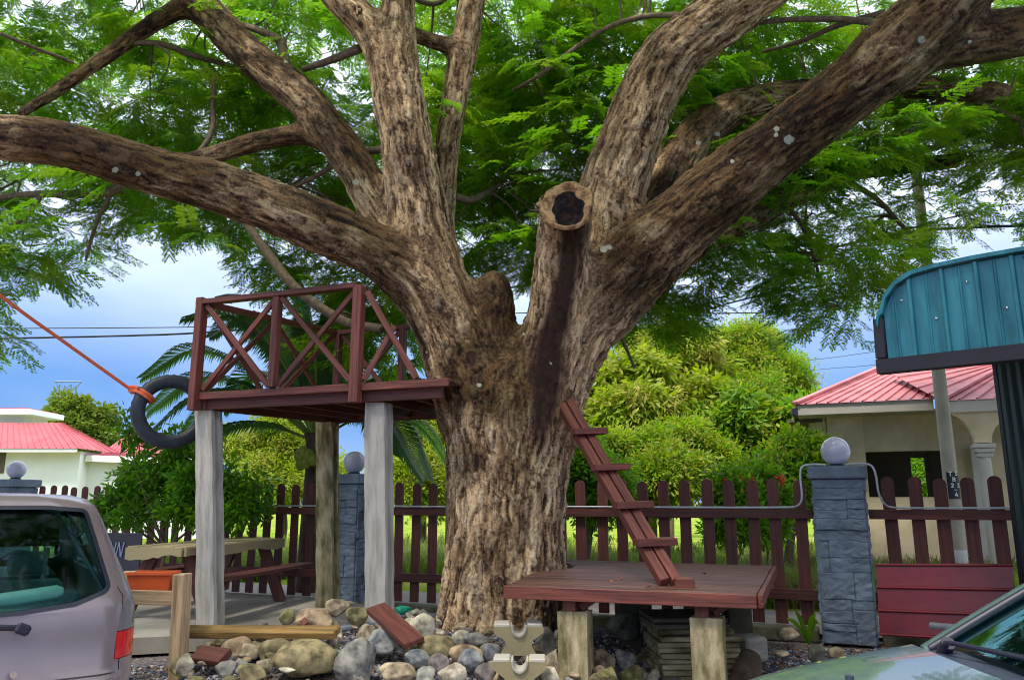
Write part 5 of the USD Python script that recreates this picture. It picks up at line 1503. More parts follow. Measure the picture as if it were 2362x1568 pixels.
def bonnet(u, t):                                        # u from nose to cowl
    x = .30 + (1.25 - .10 * crown_(t) - .30) * u
    zz = .785 + .185 * u ** .8 + .03 * crown_(t) ** .7 - .18 * (1 - u) ** 4
    return (x, YN + (YF - YN) * t, zz - .10 * max(0, abs(2 * t - 1) - .9) ** 1 * 3)
car2.part('bonnet', grid(bonnet, np.linspace(0, 1, 24), np.linspace(0, 1, 41), .01), car_paint2, smooth=40)
def wing(u, s):
    x = .30 + u * 1.30
    return (x, YF + .012 + .03 * math.sin(s * 3), .785 + .185 * u ** .8 - .03 - .18 * (1 - u) ** 4 - s * .55)
car2.part('wing', grid(wing, np.linspace(0, 1, 20), np.linspace(0, 1, 8), .01, (0, -1, 0)), car_paint2, smooth=40)
def cowl(u, t):
    x = 1.245 - .10 * crown_(t) + .20 * u
    return (x, YN + .03 + (YF - YN - .06) * t,   .955 + .03 * crown_(t) ** .7 + .012 * math.sin(u * 3.1) - .012)
car2.part('cowl', grid(cowl, np.linspace(0, 1, 6), np.linspace(0, 1, 31), .01), black_plastic, smooth=40)
def screen(u, t):
    # base curves forward in the middle; rake about 31 degrees
    x0 = 1.385 - .13 * crown_(t); hw = .75 - .10 * u
    y = YC + (2 * t - 1) * hw
    return (x0 + .78 * u + .05 * u * crown_(t), y,   .985 + .02 * crown_(t) + .47 * u - .04 * u * u)
car2.part('windscreen', grid(screen, np.linspace(0, 1, 20), np.linspace(0, 1, 31)), glass_screen, smooth=True)
for t, sg in ((1, 1), (0, -1)):
    pts_ = [np.array(screen(u, t)) + [0, .012 * sg, .004] for u in np.linspace(-.10, 1.02, 12)]
    car2.part("pillar", tube(pts_, .026, 16), car_paint2, smooth=True)
    car2.part('seal', tube([p + [0, -.028 * sg, .016] for p in pts_], .013, 10), black_rubber, smooth=True)
def roof2(u, t):
    p = np.array(screen(1, t)); hw = .65
    return (p[0] + 1.5 * u, YC + (2 * t - 1) * (hw + .02 * math.sin(u * 3)), p[2] + .05 * math.sin(u * 2.4) * 1 + .015 * crown_(t))
car2.part('roof', grid(roof2, np.linspace(0, 1, 12), np.linspace(0, 1, 21), .01), car_paint2, smooth=40)
def side2(yy, sg):
    return lambda u, s: (1.45 + u * 2.6, yy + sg * .02 * math.sin(3 * s), .25 + .68 * s)
for yy, sg in ((YF, 1), (YN, -1)):
    car2.part('door', grid(side2(yy, sg), np.linspace(0, 1, 10), np.linspace(0, 1, 8), .02, (0, sg, 0)), car_paint2, smooth=40)
for tt, t2 in ((.30, .80), (.62, .30)):
    pass
wa = cs2(1.46, 2.30, .985); wb = cs2(1.545, 2.02, 1.01)
car2.part('wiper', MB().add(tube(smooth_path([(1.30, 2.46, .98), (1.262, 2.38, 1.01), (1.30, 2.1, 1.02), (1.33, 1.85, 1.03)], 5), .007, 8)).add(tube([(1.30, 2.50, .955), (1.29, 2.44, 1.0)], .020, 10)), black_rubber, smooth=40)
car2.part('washer_jet', MB().add(tube([(.90, 2.22, .92), (.90, 2.22, .955)], .012, 8)), black_plastic)
car2.part('dashboard', MB().beam((1.62, YC, .86), (2.15, YC, .90), 1.3, .10, ch=.03), black_plastic)
for yy in (YC - .35, YC + .35):
    sx = car2.part('seat', MB().beam((2.62, yy, .55), (2.80, yy, 1.05), .48, .14, up=(1, 0, 0), ch=.05), seat_grey)
    car2.part('headrest', MB().beam((2.80, yy - .12, 1.14), (2.80, yy + .12, 1.14), .10, .16, ch=.03), seat_grey, parent=sx)
car2.part('nose', grid(lambda u, t: (.30 - .03 * math.sin(u * 3) * crown_(t) - .10 * crown_(t) * 0, YN + (YF - YN) * t, .62 - .40 * u), np.linspace(0, 1, 6), np.linspace(0, 1, 21), .01, (-1, 0, 0)), car_paint2, smooth=40)
for xw in (.95, 3.25):
    for yy, sg in ((YF - .10, 1), (YN + .10, -1)):
        wt = car2.part('wheel', tube([(xw, yy - .09, .29), (xw, yy + .09, .29)], .28, 28), rubber, smooth=40)
        car2.part('rim', tube([(xw, yy - .095, .29), (xw, yy + .095, .29)], .17, 20), chrome, smooth=40, parent=wt)
car2.part('back', MB().beam((4.0, YC, .30), (4.0, YC, .95), 1.5, .12, up=(1, 0, 0), ch=.04), car_paint2)
car2.part('rear_window', grid(lambda u, t: (3.72 + .28 * (1 - u), YC + (2 * t - 1) * .66, .95 + .43 * u), np.linspace(0, 1, 4), np.linspace(0, 1, 5)), glass_car)

# ------------------------------------------------------------------ stones, planks and blocks round the trunk
def rock_mesh(size, seed, angular=0.5, sub=2):
    m_ = trimesh.creation.icosphere(sub); v = np.array(m_.vertices); r_ = np.random.default_rng(seed)
    for _ in range(int(5 + 15 * angular)):                # a few flattened faces
        n_ = r_.normal(size=3); n_ /= np.linalg.norm(n_); d_ = r_.uniform(.55, .88) if angular > .3 else r_.uniform(.80, .96)
        s_ = v @ n_; v = v - np.outer(np.maximum(s_ - d_, 0), n_) * .9
    v = v * (1 + 0.22 * (meshkit.fbm(v * 1.6 + seed, 3, seed)[:, None] - .5)) * (1 + .05 * (meshkit.noise(v * 6 + seed, seed)[:, None] - .5))
    return v * np.asarray(size) / 2, np.array(m_.faces)


def rotm(r_, flat=0.3):
    a = r_.uniform(0, 2 * np.pi); R_ = trimesh.transformations.euler_matrix(r_.normal(0, flat), r_.normal(0, flat), a)[:3, :3]
    return R_


def stone_mat(name, c, c2, sc=9.0):
    return mat(name, c, 0.85, 0.45, sc, bump=0.6, bscale=22, coords='object', col2=c2, rnd=0.18, lo=.36, hi=.62, detail=8)


SM = {'tan': stone_mat('tan_stone', lin(122, 106, 84), lin(188, 168, 136)), 'orange': stone_mat('orange_stone', lin(134, 108, 82), lin(190, 162, 128)), 'olive': stone_mat('olive_stone', lin(92, 84, 52), lin(150, 136, 98)),
      'grey': stone_mat('grey_stone', lin(98, 98, 98), lin(164, 158, 146)), 'blue': stone_mat('blue_grey_cobble', lin(96, 102, 112), lin(150, 148, 142)), 'white': stone_mat('white_stone', lin(158, 146, 124), lin(214, 202, 178)),
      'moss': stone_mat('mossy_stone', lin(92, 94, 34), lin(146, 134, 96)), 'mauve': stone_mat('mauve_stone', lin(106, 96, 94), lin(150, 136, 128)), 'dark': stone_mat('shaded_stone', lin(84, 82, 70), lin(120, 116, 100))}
BIG = [  # px, py, width, height (px), distance, colour, angular, label
    (706, 1517, 146, 80, 6.45, 'olive', .1, 'largest smooth olive boulder, under the right end of the weathered plank'),
    (548, 1499, 86, 58, 6.75, 'orange', .2, 'rounded orange-tan boulder under the left half of the weathered plank'),
    (640, 1505, 84, 66, 6.75, 'olive', .3, 'yellow-olive boulder under the middle of the weathered plank'),
    (818, 1533, 128, 118, 6.25, 'grey', .7, 'big rugged pale grey boulder in the middle of the stone heap'),
    (882, 1478, 96, 66, 6.75, 'blue', .6, 'blue-grey boulder at the foot of the concrete post, touching the dark leaning plank'),
    (920, 1552, 110, 54, 6.1, 'tan', .6, 'flat tan boulder at the bottom edge, right of the pale grey boulder'),
    (1006, 1492, 92, 56, 6.6, 'olive', .3, 'tilted olive and grey boulder at the foot of the trunk'),
    (977, 1443, 50, 56, 7.0, 'white', .2, 'egg-shaped white boulder left of the trunk foot'),
    (725, 1428, 118, 52, 7.5, 'orange', .6, 'broad orange flat-topped boulder behind the weathered plank'),
    (776, 1400, 66, 44, 7.7, 'tan', .8, 'pale slab-like stone leaning on the mossy back post'),
    (822, 1420, 60, 50, 7.6, 'olive', .7, 'olive broken stone between the back post and the front post'),
    (662, 1422, 36, 34, 7.5, 'moss', .3, 'mossy green stone next to the orange flat-topped boulder'),
    (1075, 1510, 84, 46, 6.5, 'orange', .3, 'pale orange cobble left of the moulded concrete blocks'),
    (1085, 1522, 62, 52, 6.15, 'blue', .4, 'blue-grey cobble in front of the pale orange cobble'),
    (1132, 1502, 50, 38, 6.5, 'blue', .2, 'oval grey-green cobble touching the upper moulded block'),
    (1062, 1470, 44, 34, 6.9, 'white', .2, 'round white cobble at the trunk foot'),
    (1098, 1472, 64, 34, 6.85, 'grey', .6, 'grey wedge-shaped stone at the trunk foot'),
    (1012, 1530, 52, 46, 6.25, 'mauve', .2, 'round mauve cobble right of the olive boulder'),
    (960, 1520, 66, 46, 6.4, 'blue', .6, 'dark blue-grey angular cobble below the dark leaning plank'),
    (578, 1556, 80, 46, 6.05, 'olive', .4, 'long olive cobble at the bottom edge below the orange-tan boulder'),
    (428, 1532, 42, 50, 6.3, 'white', .7, 'white angular stone at the foot of the plant stand'),
    (1262, 1478, 36, 62, 6.6, 'white', .2, 'upright white oval stone right of the upper moulded block'),
    (1275, 1525, 52, 62, 6.3, 'tan', .6, 'tan angular stone beside the left front stub of the low platform'),
    (1268, 1560, 60, 56, 6.1, 'white', .6, 'pale stone beside the lower moulded block'),
    (1393, 1530, 66, 66, 6.6, 'tan', .6, 'tan stone in the shade right of the left front stub'),
    (1440, 1520, 54, 60, 6.7, 'grey', .8, 'pointed grey stone under the low platform'),
    (1400, 1560, 74, 52, 6.3, 'moss', .5, 'moss-covered stone under the low platform'),
    (1455, 1556, 60, 56, 6.4, 'moss', .5, 'yellow mossy stone left of the slab stack'),
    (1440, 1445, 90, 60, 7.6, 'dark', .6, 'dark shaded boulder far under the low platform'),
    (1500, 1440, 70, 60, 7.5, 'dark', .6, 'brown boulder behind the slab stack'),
    (1818, 1461, 50, 30, 7.5, 'tan', .5, 'tan stone on the gravel left of the nearest pillar'),
    (1882, 1507, 46, 44, 6.7, 'dark', .8, 'grey angular stone on the gravel, left of its tan neighbour'),
    (1931, 1509, 42, 34, 6.7, 'tan', .6, 'tan angular stone on the gravel nearest the silver-green car'),
    (1800, 1504, 44, 16, 6.8, 'tan', .8, 'flat tan stone chip on the gravel'),
    (1665, 1560, 26, 20, 6.2, 'white', .5, 'small white stone in front of the right front stub'),
    (610, 1535, 54, 40, 6.3, 'tan', .6, 'light tan cobble between the orange-tan and the olive boulders'),
    (520, 1545, 60, 40, 6.2, 'grey', .5, 'pale grey flat cobble below the short brown offcut'),
    (848, 1462, 60, 40, 6.9, 'tan', .6, 'tan stone in front of the concrete post foot'),
    (1040, 1552, 80, 50, 6.0, 'white', .5, 'cream cobble at the bottom edge left of the lower moulded block'),
    (1118, 1552, 60, 50, 6.0, 'mauve', .4, 'mauve-grey cobble at the bottom edge touching the lower moulded block'),
]
taken = []
for k, (px, py, w, h_, Y, cn, ang_, lb_) in enumerate(BIG):
    c = at(px, py, Y); s = depth(c) / FPX; r_ = np.random.default_rng(100 + k)
    v_, f_ = rock_mesh((w * s * 1.03, w * s * r_.uniform(.6, .85), h_ * s * 1.03), 300 + k, ang_, 3)
    tl_ = r_.normal(0, .12); R_ = trimesh.transformations.euler_matrix(0, tl_, r_.normal(0, .3))[:3, :3]
    single('boulder', (v_ @ R_.T + c, f_), SM[cn], lb_, 'boulder', smooth=(24 if ang_ > .3 else True))
    taken.append((px, py, w, h_, Y))
# the many smaller stones of the heap
names_ = list(SM)[:-1]
cnt = 0
sr_ = np.random.default_rng(21)
heap = []
for tries in range(6000):
    if cnt >= 230:
        break
    x, y = sr_.uniform(-2.75, 0.62), sr_.uniform(5.45, 8.3)
    if sr_.random() < .30:
        x, y = sr_.uniform(0.55, 1.35), sr_.uniform(5.5, 8.2)
    g_ = float(mound(x, y)) if x < .7 else .02
    if x < .7 and g_ < .02 and sr_.random() < .5:
        continue
    d = sr_.uniform(.07, .19) * (1.0 if y < 7 else .9)
    if math.hypot(x - TRUNK[0], (y - TRUNK[1])) < .86 or (x < -1.0 and y > 7.55):
        continue
    if any(math.hypot(x - a, y - b) < (d + e) * .40 for a, b, e in heap):
        continue
    zc = g_ + d * .22 + (.05 if x < .7 else 0.0)
    qx, qy, _ = proj(np.array([x, y, zc]))
    if qy > 1660 or qx < 395:
        continue
    heap.append((x, y, d))
    v_, f_ = rock_mesh((d * sr_.uniform(.9, 1.35), d * sr_.uniform(.8, 1.1), d * sr_.uniform(.45, .75)), 900 + cnt, sr_.choice([.5, .8, 1.0]), 2)
    R_ = rotm(sr_, .35)
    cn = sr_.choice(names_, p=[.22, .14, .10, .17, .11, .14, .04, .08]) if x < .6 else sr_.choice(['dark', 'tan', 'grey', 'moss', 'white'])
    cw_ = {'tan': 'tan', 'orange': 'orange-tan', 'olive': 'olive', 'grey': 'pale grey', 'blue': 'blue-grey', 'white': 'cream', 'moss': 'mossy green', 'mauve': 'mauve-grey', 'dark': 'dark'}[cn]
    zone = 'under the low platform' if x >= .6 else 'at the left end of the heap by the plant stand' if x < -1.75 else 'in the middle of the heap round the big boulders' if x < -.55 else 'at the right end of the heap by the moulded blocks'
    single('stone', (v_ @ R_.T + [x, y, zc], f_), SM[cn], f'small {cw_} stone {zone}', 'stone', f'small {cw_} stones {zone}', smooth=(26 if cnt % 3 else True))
    cnt += 1
print('stones', cnt)

# loose planks
pl0, pl1 = at(427, 1452, 7.0), at(778, 1456, 6.75)
single('plank', MB().beam(pl0 + [0, 0, -.012], pl1 + [0, 0, -.005], .15, .062, up=(0, -.25, 1), ch=.008), wood_old, 'long weathered olive-brown plank lying across the stones below the tree house', 'plank')
q0, q1 = at(866, 1400, 6.95), at(956, 1482, 6.45)
single('plank', MB().beam(q0, q1, .175, .05, up=(.35, -.75, .55), ch=.006), wood_red, 'short dark red-brown plank leaning against the front concrete post', 'plank')
q0, q1 = at(452, 1507, 6.6), at(520, 1516, 6.5)
single('plank_offcut', MB().beam(q0, q1, .16, .06, ch=.006, up=(0, -.6, 1)), wood_dark, 'short dark brown plank offcut under the left end of the weathered plank', 'plank')
single('wood_chip', MB().beam(at(698, 1428, 7.2), at(706, 1440, 7.15), .05, .03, up=(0, -1, .3)), wood_red, 'small red-brown wood chip on the orange flat-topped boulder', 'wood chip')
c = at(930, 1406, 8.35)
bv, bf = rock_mesh((.18, .14, .09), 77, .2, 3)
single('cloth_scrap', (bv * (1 + .25 * (meshkit.noise(bv * 40, 5)[:, None] - .5)) + c, bf), teal_bag, 'crumpled teal-green scrap of cloth left of the trunk base', 'cloth', smooth=True)

# moulded concrete blocks with a pipe notch
def moulded(c, w, hh, dp, yaw, lab):
    n_ = 10
    x0 = w / 2
    left = [(-x0, hh), (-x0 * .98, hh * .78), (-x0 * .55, hh * .52), (-x0 * .52, hh * .36), (-x0 * .70, .04 * hh), (-x0 * .70, 0)]
    notch = [(x0 * .27 * math.cos(a), hh * 1.02 - x0 * .40 * math.sin(a)) for a in np.linspace(0, math.pi, n_)]
    poly = [(-x, y) for x, y in left][::-1] + notch + left
    m_ = Manifold.extrude(CS(poly), dp)
    v, f = arr(m_.refine_to_length(.03))
    v = v + (meshkit.noise(v * 22 + c[0], 3)[:, None] - .5) * .008
    ca, sa = math.cos(yaw), math.sin(yaw)
    t = Thing('moulded_block', lab, 'concrete block', c)
    t.part('block', place((v, f), c, (ca, sa, 0), (0, -.12, 1), (sa * 1.0, -ca, 0.0)), concrete_moss)
    for sg in (-1, 1):
        t.part('top_pad', MB().beam(np.array(c) + np.array([ca, sa, 0]) * sg * x0 * .66 + [0, -dp * .5, hh + .006], np.array(c) + np.array([ca, sa, 0]) * sg * x0 * .66 + [0, -dp * .5 + .001, hh + .006], .1, .1) if False else box(np.array(c) + np.array([ca, sa, 0]) * sg * x0 * .66 + np.array([sa, -ca, 0]) * dp * .5 + [0, -.12 * hh, hh + .004], (x0 * .62, dp * .98, .035), yaw, .008), concrete)
    ann = [(x0 * .31 * math.cos(a), hh * 1.03 - x0 * .44 * math.sin(a)) for a in np.linspace(0, math.pi, 12)] + [(x0 * .25 * math.cos(a), hh * 1.03 - x0 * .36 * math.sin(a)) for a in np.linspace(math.pi, 0, 12)]
    t.part('pipe_seat', place(prism(ann, dp + .012), c, (ca, sa, 0), (0, -.12, 1), (sa, -ca, 0)), concrete)
c = at(1194, 1500, 6.55); moulded(c, .385, .215, .20, .03, 'upper of two mossy moulded concrete blocks with a pipe notch, in front of the trunk')
c = at(1199, 1590, 6.10); moulded(c, .385, .235, .20, -.03, 'lower of two mossy moulded concrete blocks with a pipe notch, at the bottom edge')

# stack of paving slabs under the low platform
zs = 0.0
for k in range(11):
    th_ = .045
    cx_, cy_ = 1.50 + R2.uniform(-.03, .03), 6.95 + R2.uniform(-.03, .03)
    zc = .02 + k * .043
    sz = (.66 if k < 8 else .62, .58, .036)
    single('paving_slab', MB().add(box((cx_ + (.02 if k < 8 else -.02), cy_ + (.0 if k < 8 else .05), zc), sz, R2.uniform(-.06, .06) + .08, .006)), concrete_moss if k < 9 else concrete_dark, 'one of the flat concrete slabs stacked under the low platform' if 0 < k < 10 else ('topmost slab of the stack under the low platform' if k else 'lowest slab of the stack under the low platform'), 'paving slab', 'slabs stacked under the low platform' if 0 < k < 10 else None)
single('concrete_lump', MB().add(box(at(1730, 1492, 6.9), (.20, .24, .19), .25, .02)), concrete, 'square pale concrete lump right of the slab stack', 'concrete block')
q0, q1 = at(1712, 1580, 6.2), at(1728, 1520, 6.75)
lgv = tube(smooth_path([q0, (q0 + q1) / 2 + [.01, 0, .01], q1], 4), [.10, .105, .10, .11, .105, .10, .10, .095, .09], 16)
single('log', (lgv[0] + (meshkit.noise(lgv[0] * 12, 3)[:, None] - .5) * .02, lgv[1]), palm_trunk, 'short dark log lying right of the right front stub', 'log', smooth=50)

# ------------------------------------------------------------------ banner by the fence behind the car
bc = at(284, 1262, 10.6)
bn = Thing('banner', 'dark banner with slanted white letters leaning by the fence behind the mauve car', 'banner', (bc[0], bc[1], .15))
bw, bh = 1.2, .60
o0 = at(238, 1228, 10.6)
bxd = np.array([1, -.10, 0]) / np.linalg.norm([1, -.10, 0]); bnn = np.array([-.10, -1, 0]) / np.linalg.norm([-.10, -1, 0])
bo = o0 + bxd * -.65
bn.beam('panel', bo + [0, 0, -bh / 2], bo + bxd * bw + [0, 0, -bh / 2], .02, bh, banner_mat)
tm = meshkit.text_mesh('UN', 0.19, 0.004); tv = np.array(tm.vertices); tv[:, 0] = tv[:, 0] * .55 + tv[:, 1] * .16
tp = at(249, 1283, 10.6)
bn.part('lettering', place((tv, np.array(tm.faces)), np.r_[tp[:2], tp[2]] + bnn * .03, bxd, (0, 0, 1), bnn), banner_white)
cc_ = at(291, 1312, 10.6)
em = MB()
for k in range(5):
    th_ = np.linspace(.3 + k, 5.2 + k, 14); r_ = .03 + .022 * k
    em.add(tube([cc_ + bnn * .03 + bxd * r_ * math.cos(t) * 1.1 + np.array([0, 0, r_ * math.sin(t)]) for t in th_], .008, 4))
bn.part('emblem', em, banner_blue)

# ------------------------------------------------------------------ utility pole with its plate, cables
pp = [at(2145, 540, 11.6), at(2166, 840, 11.6)]
p1_ = at(2191, 1100, 12.6)
bx, by = p1_[0], p1_[1]
up_ = Thing('utility_pole', 'round concrete utility pole with a black number plate in front of the beige house', 'utility pole', (bx, by, 0))
up_.part('shaft', lathe([(.0, 0), (.118, 0), (.115, .8), (.075, 8.0), (0.0, 8.02)], 24, (bx, by, 0)), pole_con, smooth=40)
up_.part('orange_band', lathe([(.115, .30), (.1185, .31), (.1178, .46), (.115, .47)], 24, (bx, by, 0)), mat('orange_band', lin(214, 140, 100), .7, .1, 6, coords='world'), smooth=40)
up_.part('white_band', lathe([(.115, .47), (.1178, .48), (.117, .66), (.114, .67)], 24, (bx, by, 0)), mat('pale_band', lin(206, 200, 196), .7, .1, 6, coords='world'), smooth=40)
pz0, pz1 = at(2197, 1150, 12.5)[2], at(2197, 1088, 12.5)[2]
PLW = .215
th_ = np.linspace(-.95, .95, 9)
V = []
for t in th_:
    for zz_ in (pz0, pz1):
        V.append((bx + .115 * math.sin(t), by - .115 * math.cos(t), zz_))
vv, ff = arr((V, [(2 * i_, 2 * i_ + 2, 2 * i_ + 3, 2 * i_ + 1) for i_ in range(8)]))
plate = up_.part('number_plate', (np.vstack([vv, vv + [0, .006, 0]]), np.vstack([ff, ff[:, ::-1] + len(vv)])), sign_black, label='black plate lettered T S B 2 1 - 4')
ph = pz1 - pz0
for tx_, dx, fz_ in (('T', -.06, .86), ('S', .035, .88), ('B', -.005, .66), ('2', -.045, .44), ('1', .045, .44), ('-', -.005, .28), ('4', .0, .10)):
    hh = .062
    tm = meshkit.text_mesh(tx_, hh, .004, bold=True); v_ = np.array(tm.vertices)
    v_[:, 0] -= v_[:, 0].mean()
    a = dx * .9 / .115
    o_ = np.array([bx + .121 * math.sin(a), by - .121 * math.cos(a), pz0 + ph * fz_ - (.0 if tx_ != '-' else 0.0)]) + [0, 0, -.005]
    up_.part('character', place((v_, np.array(tm.faces)), o_, (math.cos(a), math.sin(a), 0), (0, 0, 1), (math.sin(a), -math.cos(a), 0)), sign_white, parent=plate)


def cable(pts, r, lab):
    single('cable', tube(smooth_path(pts, 12), r, 6), cable_mat, lab, 'cable', smooth=True)


cable([at(-200, 783, 16), at(75, 779, 15.8), at(300, 774, 15.5), at(450, 768, 15.4), at(640, 752, 15.2), at(900, 715, 15), at(1300, 640, 14.5), at(1500, 600, 14)], .020, 'thicker lower cable crossing the sky at the left behind the tree house railing')
cable([at(-200, 757, 17), at(75, 757, 17), at(450, 754, 16.8), at(800, 742, 16.5), at(1200, 722, 16), at(1700, 722, 15), at(1990, 709, 14), at(2140, 690, 11.7)], .011, 'thin upper cable crossing the sky at the left behind the tree house railing')
cable([at(1640, 630, 14), at(1760, 608, 13.4), at(1900, 576, 12.8), at(2040, 545, 12.2), at(2145, 530, 11.5), at(2361, 521, 10), at(2700, 520, 8)], .020, 'thick black cable running to the top of the utility pole at the right')
cable([at(400, 366, 10.6), at(620, 356, 10.6), at(760, 349, 10.6), at(900, 345, 10.6), at(1100, 352, 10.6)], .010, 'thin dark line through the leaves behind the left limbs')
cable([at(1500, 870, 60), at(1880, 829, 60), at(2010, 812, 58), at(2400, 760, 50)], .022, 'upper faint far cable over the background trees at the right')
cable([at(1500, 895, 60), at(1880, 853, 60), at(2010, 842, 58), at(2400, 800, 50)], .020, 'lower faint far cable over the background trees at the right')
# ------------------------------------------------------------------ vegetation builders
def crown_points(lobes, n, r_, shell=0.75):
    """Points and outward normals in the outer part of a crown made of lobes (centre, radii)."""
    sub = []
    for c, rr in lobes:
        sub.append((np.asarray(c, float), np.asarray(rr, float) * .85))
        for _ in range(9):
            d = r_.normal(size=3); d /= np.linalg.norm(d); k = r_.uniform(.18, .48)
            sub.append((c + d * np.asarray(rr) * r_.uniform(.8, 1.15), np.asarray(rr, float) * k))
    lobes = sub
    vol = np.array([np.prod(l[1]) ** (2 / 3) for l in lobes]); pick = r_.choice(len(lobes), n, p=vol / vol.sum())
    C_ = np.array([l[0] for l in lobes], float)[pick]; R_ = np.array([l[1] for l in lobes], float)[pick]
    d = r_.normal(size=(n, 3)); d /= np.linalg.norm(d, axis=1, keepdims=True)
    rad_ = shell + (1 - shell) * r_.random(n) ** .6
    rad_ *= 1 + .8 * (meshkit.fbm(d * 2.2 + C_, 3, 5) - .5)
    return C_ + d * R_ * rad_[:, None], d / R_


def foliage(path, P, N, protos, mats, r_, size=(0.8, 1.3), droop=0.25):
    n = len(P); f_ = N / np.linalg.norm(N, axis=1, keepdims=True) + r_.normal(0, .45, (n, 3)) - [0, 0, droop]
    up = np.tile([0, 0, 1.0], (n, 1)) + r_.normal(0, .35, (n, 3))
    instancer(path, protos, mats, P, orient(f_, up), r_.uniform(*size, n), r_.integers(0, len(protos), n))


rb = random.Random(17)
PB = {'bunch': [bunch(rb, 24, .26, .15, .055, .5) for _ in range(3)], 'fine': [bunch(rb, 40, .30, .10, .036, .3) for _ in range(3)], 'long': [bunch(rb, 24, .28, .22, .060, .8) for _ in range(3)], 'far': [bunch(rb, 30, .55, .30, .14, .3) for _ in range(3)],
      'shrub': [bunch(rb, 16, .17, .105, .042, .5) for _ in range(3)]}


def tree(name, label, cat, base, lobes, n, proto, mats, trunk_r=0.12, seed=1, group=None, shell=.7, size=(.8, 1.3)):
    r_ = np.random.default_rng(seed)
    t = Thing(name, label, cat, base, group)
    cm = np.mean([l[0] for l in lobes], 0)
    tops = [np.asarray(l[0], float) for l in lobes]
    b = np.asarray(base, float); fork = b + (cm - b) * .45
    t.part('trunk', tube(smooth_path([b, (b + fork) / 2 + r_.normal(0, .05, 3) * [1, 1, 0], fork], 4), np.linspace(trunk_r, trunk_r * .75, 9), 8), twig_mat, smooth=True)
    for q_ in tops[:14]:
        m_ = (fork + q_) / 2 + r_.normal(0, .1, 3)
        t.part('limb', tube(smooth_path([fork, m_, q_], 4), np.linspace(trunk_r * .6, trunk_r * .15, 9), 6), twig_mat, smooth=True)
    P, N = crown_points(lobes, n, r_, shell)
    keep_ = P[:, 2] > b[2] + .05
    foliage(t.path + '/crown', P[keep_] - t.loc, N[keep_], PB[proto], mats, r_, size)
    return t


def lobes_px(rows):
    """px, py, radius in px, distance -> lobes; the depth radius like the width."""
    out = []
    for px, py, w, h_, Y in rows:
        c = at(px, py, Y); s = depth(c) / FPX
        out.append((c, (w * s, min(w, h_ * 1.2) * s, h_ * s)))
    return out


Y3, M3, F3 = [leaf_yellow] * 3, [leaf_mid] * 3, [leaf_far] * 3
YM = [leaf_yellow, leaf_mid, leaf_yellow]
g_ = 'bushy trees beyond the fence at the right'
def ground_below(rows):
    c = np.mean([at(a, b, Y) for a, b, _, _, Y in rows], 0); return (c[0], c[1], 0.0)


bt = [
    ('mango_tree', 'broad yellow-green mango tree with pale flower heads right behind the trunk', [(1440, 880, 85, 70, 21), (1370, 900, 70, 60, 21), (1530, 850, 80, 60, 22), (1600, 870, 70, 60, 22), (1410, 980, 90, 80, 20), (1500, 960, 90, 80, 20.5), (1590, 960, 80, 80, 21)], 2600, 'long', Y3, 31),
    ('bushy_tree', 'tallest rounded green tree in the middle of the clump beyond the fence', [(1740, 840, 90, 70, 24), (1680, 870, 70, 60, 24), (1800, 890, 70, 60, 24), (1730, 930, 90, 70, 23), (1840, 960, 60, 70, 24)], 2200, 'fine', YM, 32),
    ('bushy_tree', 'green tree with drooping leaves next to the roof of the beige house', [(1790, 1000, 80, 70, 20), (1850, 1000, 60, 60, 20.5), (1720, 980, 70, 60, 20), (1660, 1000, 60, 70, 20), (1830, 1080, 70, 60, 20), (1700, 1060, 60, 60, 20)], 2200, 'long', [leaf_mid, leaf_yellow, leaf_mid], 33),
    ('bushy_shrub', 'large light green shrub above the pickets right of the ladder', [(1500, 1070, 90, 60, 18), (1420, 1060, 80, 60, 18), (1590, 1060, 80, 60, 18.5), (1650, 1080, 50, 50, 18.5), (1540, 1110, 90, 60, 17.5), (1440, 1120, 80, 50, 17.5)], 2200, 'fine', YM, 34),
    ('bushy_shrub', 'bright green shrub in front of the corner of the beige house', [(1850, 1070, 45, 50, 14.6), (1800, 1110, 55, 45, 14.4), (1870, 1120, 40, 45, 14.3), (1740, 1120, 55, 40, 14.2)], 1100, 'fine', [leaf_mid, leaf_yellow, leaf_mid], 35),
    ('bushy_shrub', 'dark green shrub low behind the trunk and the ladder foot', [(1330, 1080, 60, 70, 14.5), (1380, 1130, 60, 60, 14)], 700, 'fine', M3, 36),
    ('feathery_tree', 'pale feathery tree top rising behind the mango tree', [(1470, 785, 60, 14, 30), (1540, 790, 60, 16, 30), (1600, 770, 50, 14, 30), (1500, 815, 60, 14, 30)], 420, 'fine', M3, 37),
    ('feathery_tree', 'flat-topped feathery tree behind the tallest rounded tree', [(1700, 790, 60, 18, 30), (1760, 780, 50, 16, 30), (1660, 810, 50, 16, 30)], 420, 'fine', M3, 38),
]
for nm_, lb_, rows, n, pr_, ms, sd in bt:
    tree(nm_, lb_, 'shrub' if 'shrub' in nm_ else 'tree', ground_below(rows), lobes_px(rows), int(n * 1.25), pr_, ms, .10 if 'shrub' in nm_ else .16, sd, None, .42 if 'feathery' not in nm_ else .2, size=(.55, 1.6))
rows = [(2060, 1060, 120, 60, 26), (2180, 1050, 90, 60, 26), (2120, 1110, 140, 60, 25)]
tree('bushy_shrub', 'green shrub glimpsed through the open window of the beige house', 'shrub', ground_below(rows), lobes_px(rows), 1300, 'fine', M3, .1, 39, size=(1.2, 1.8))
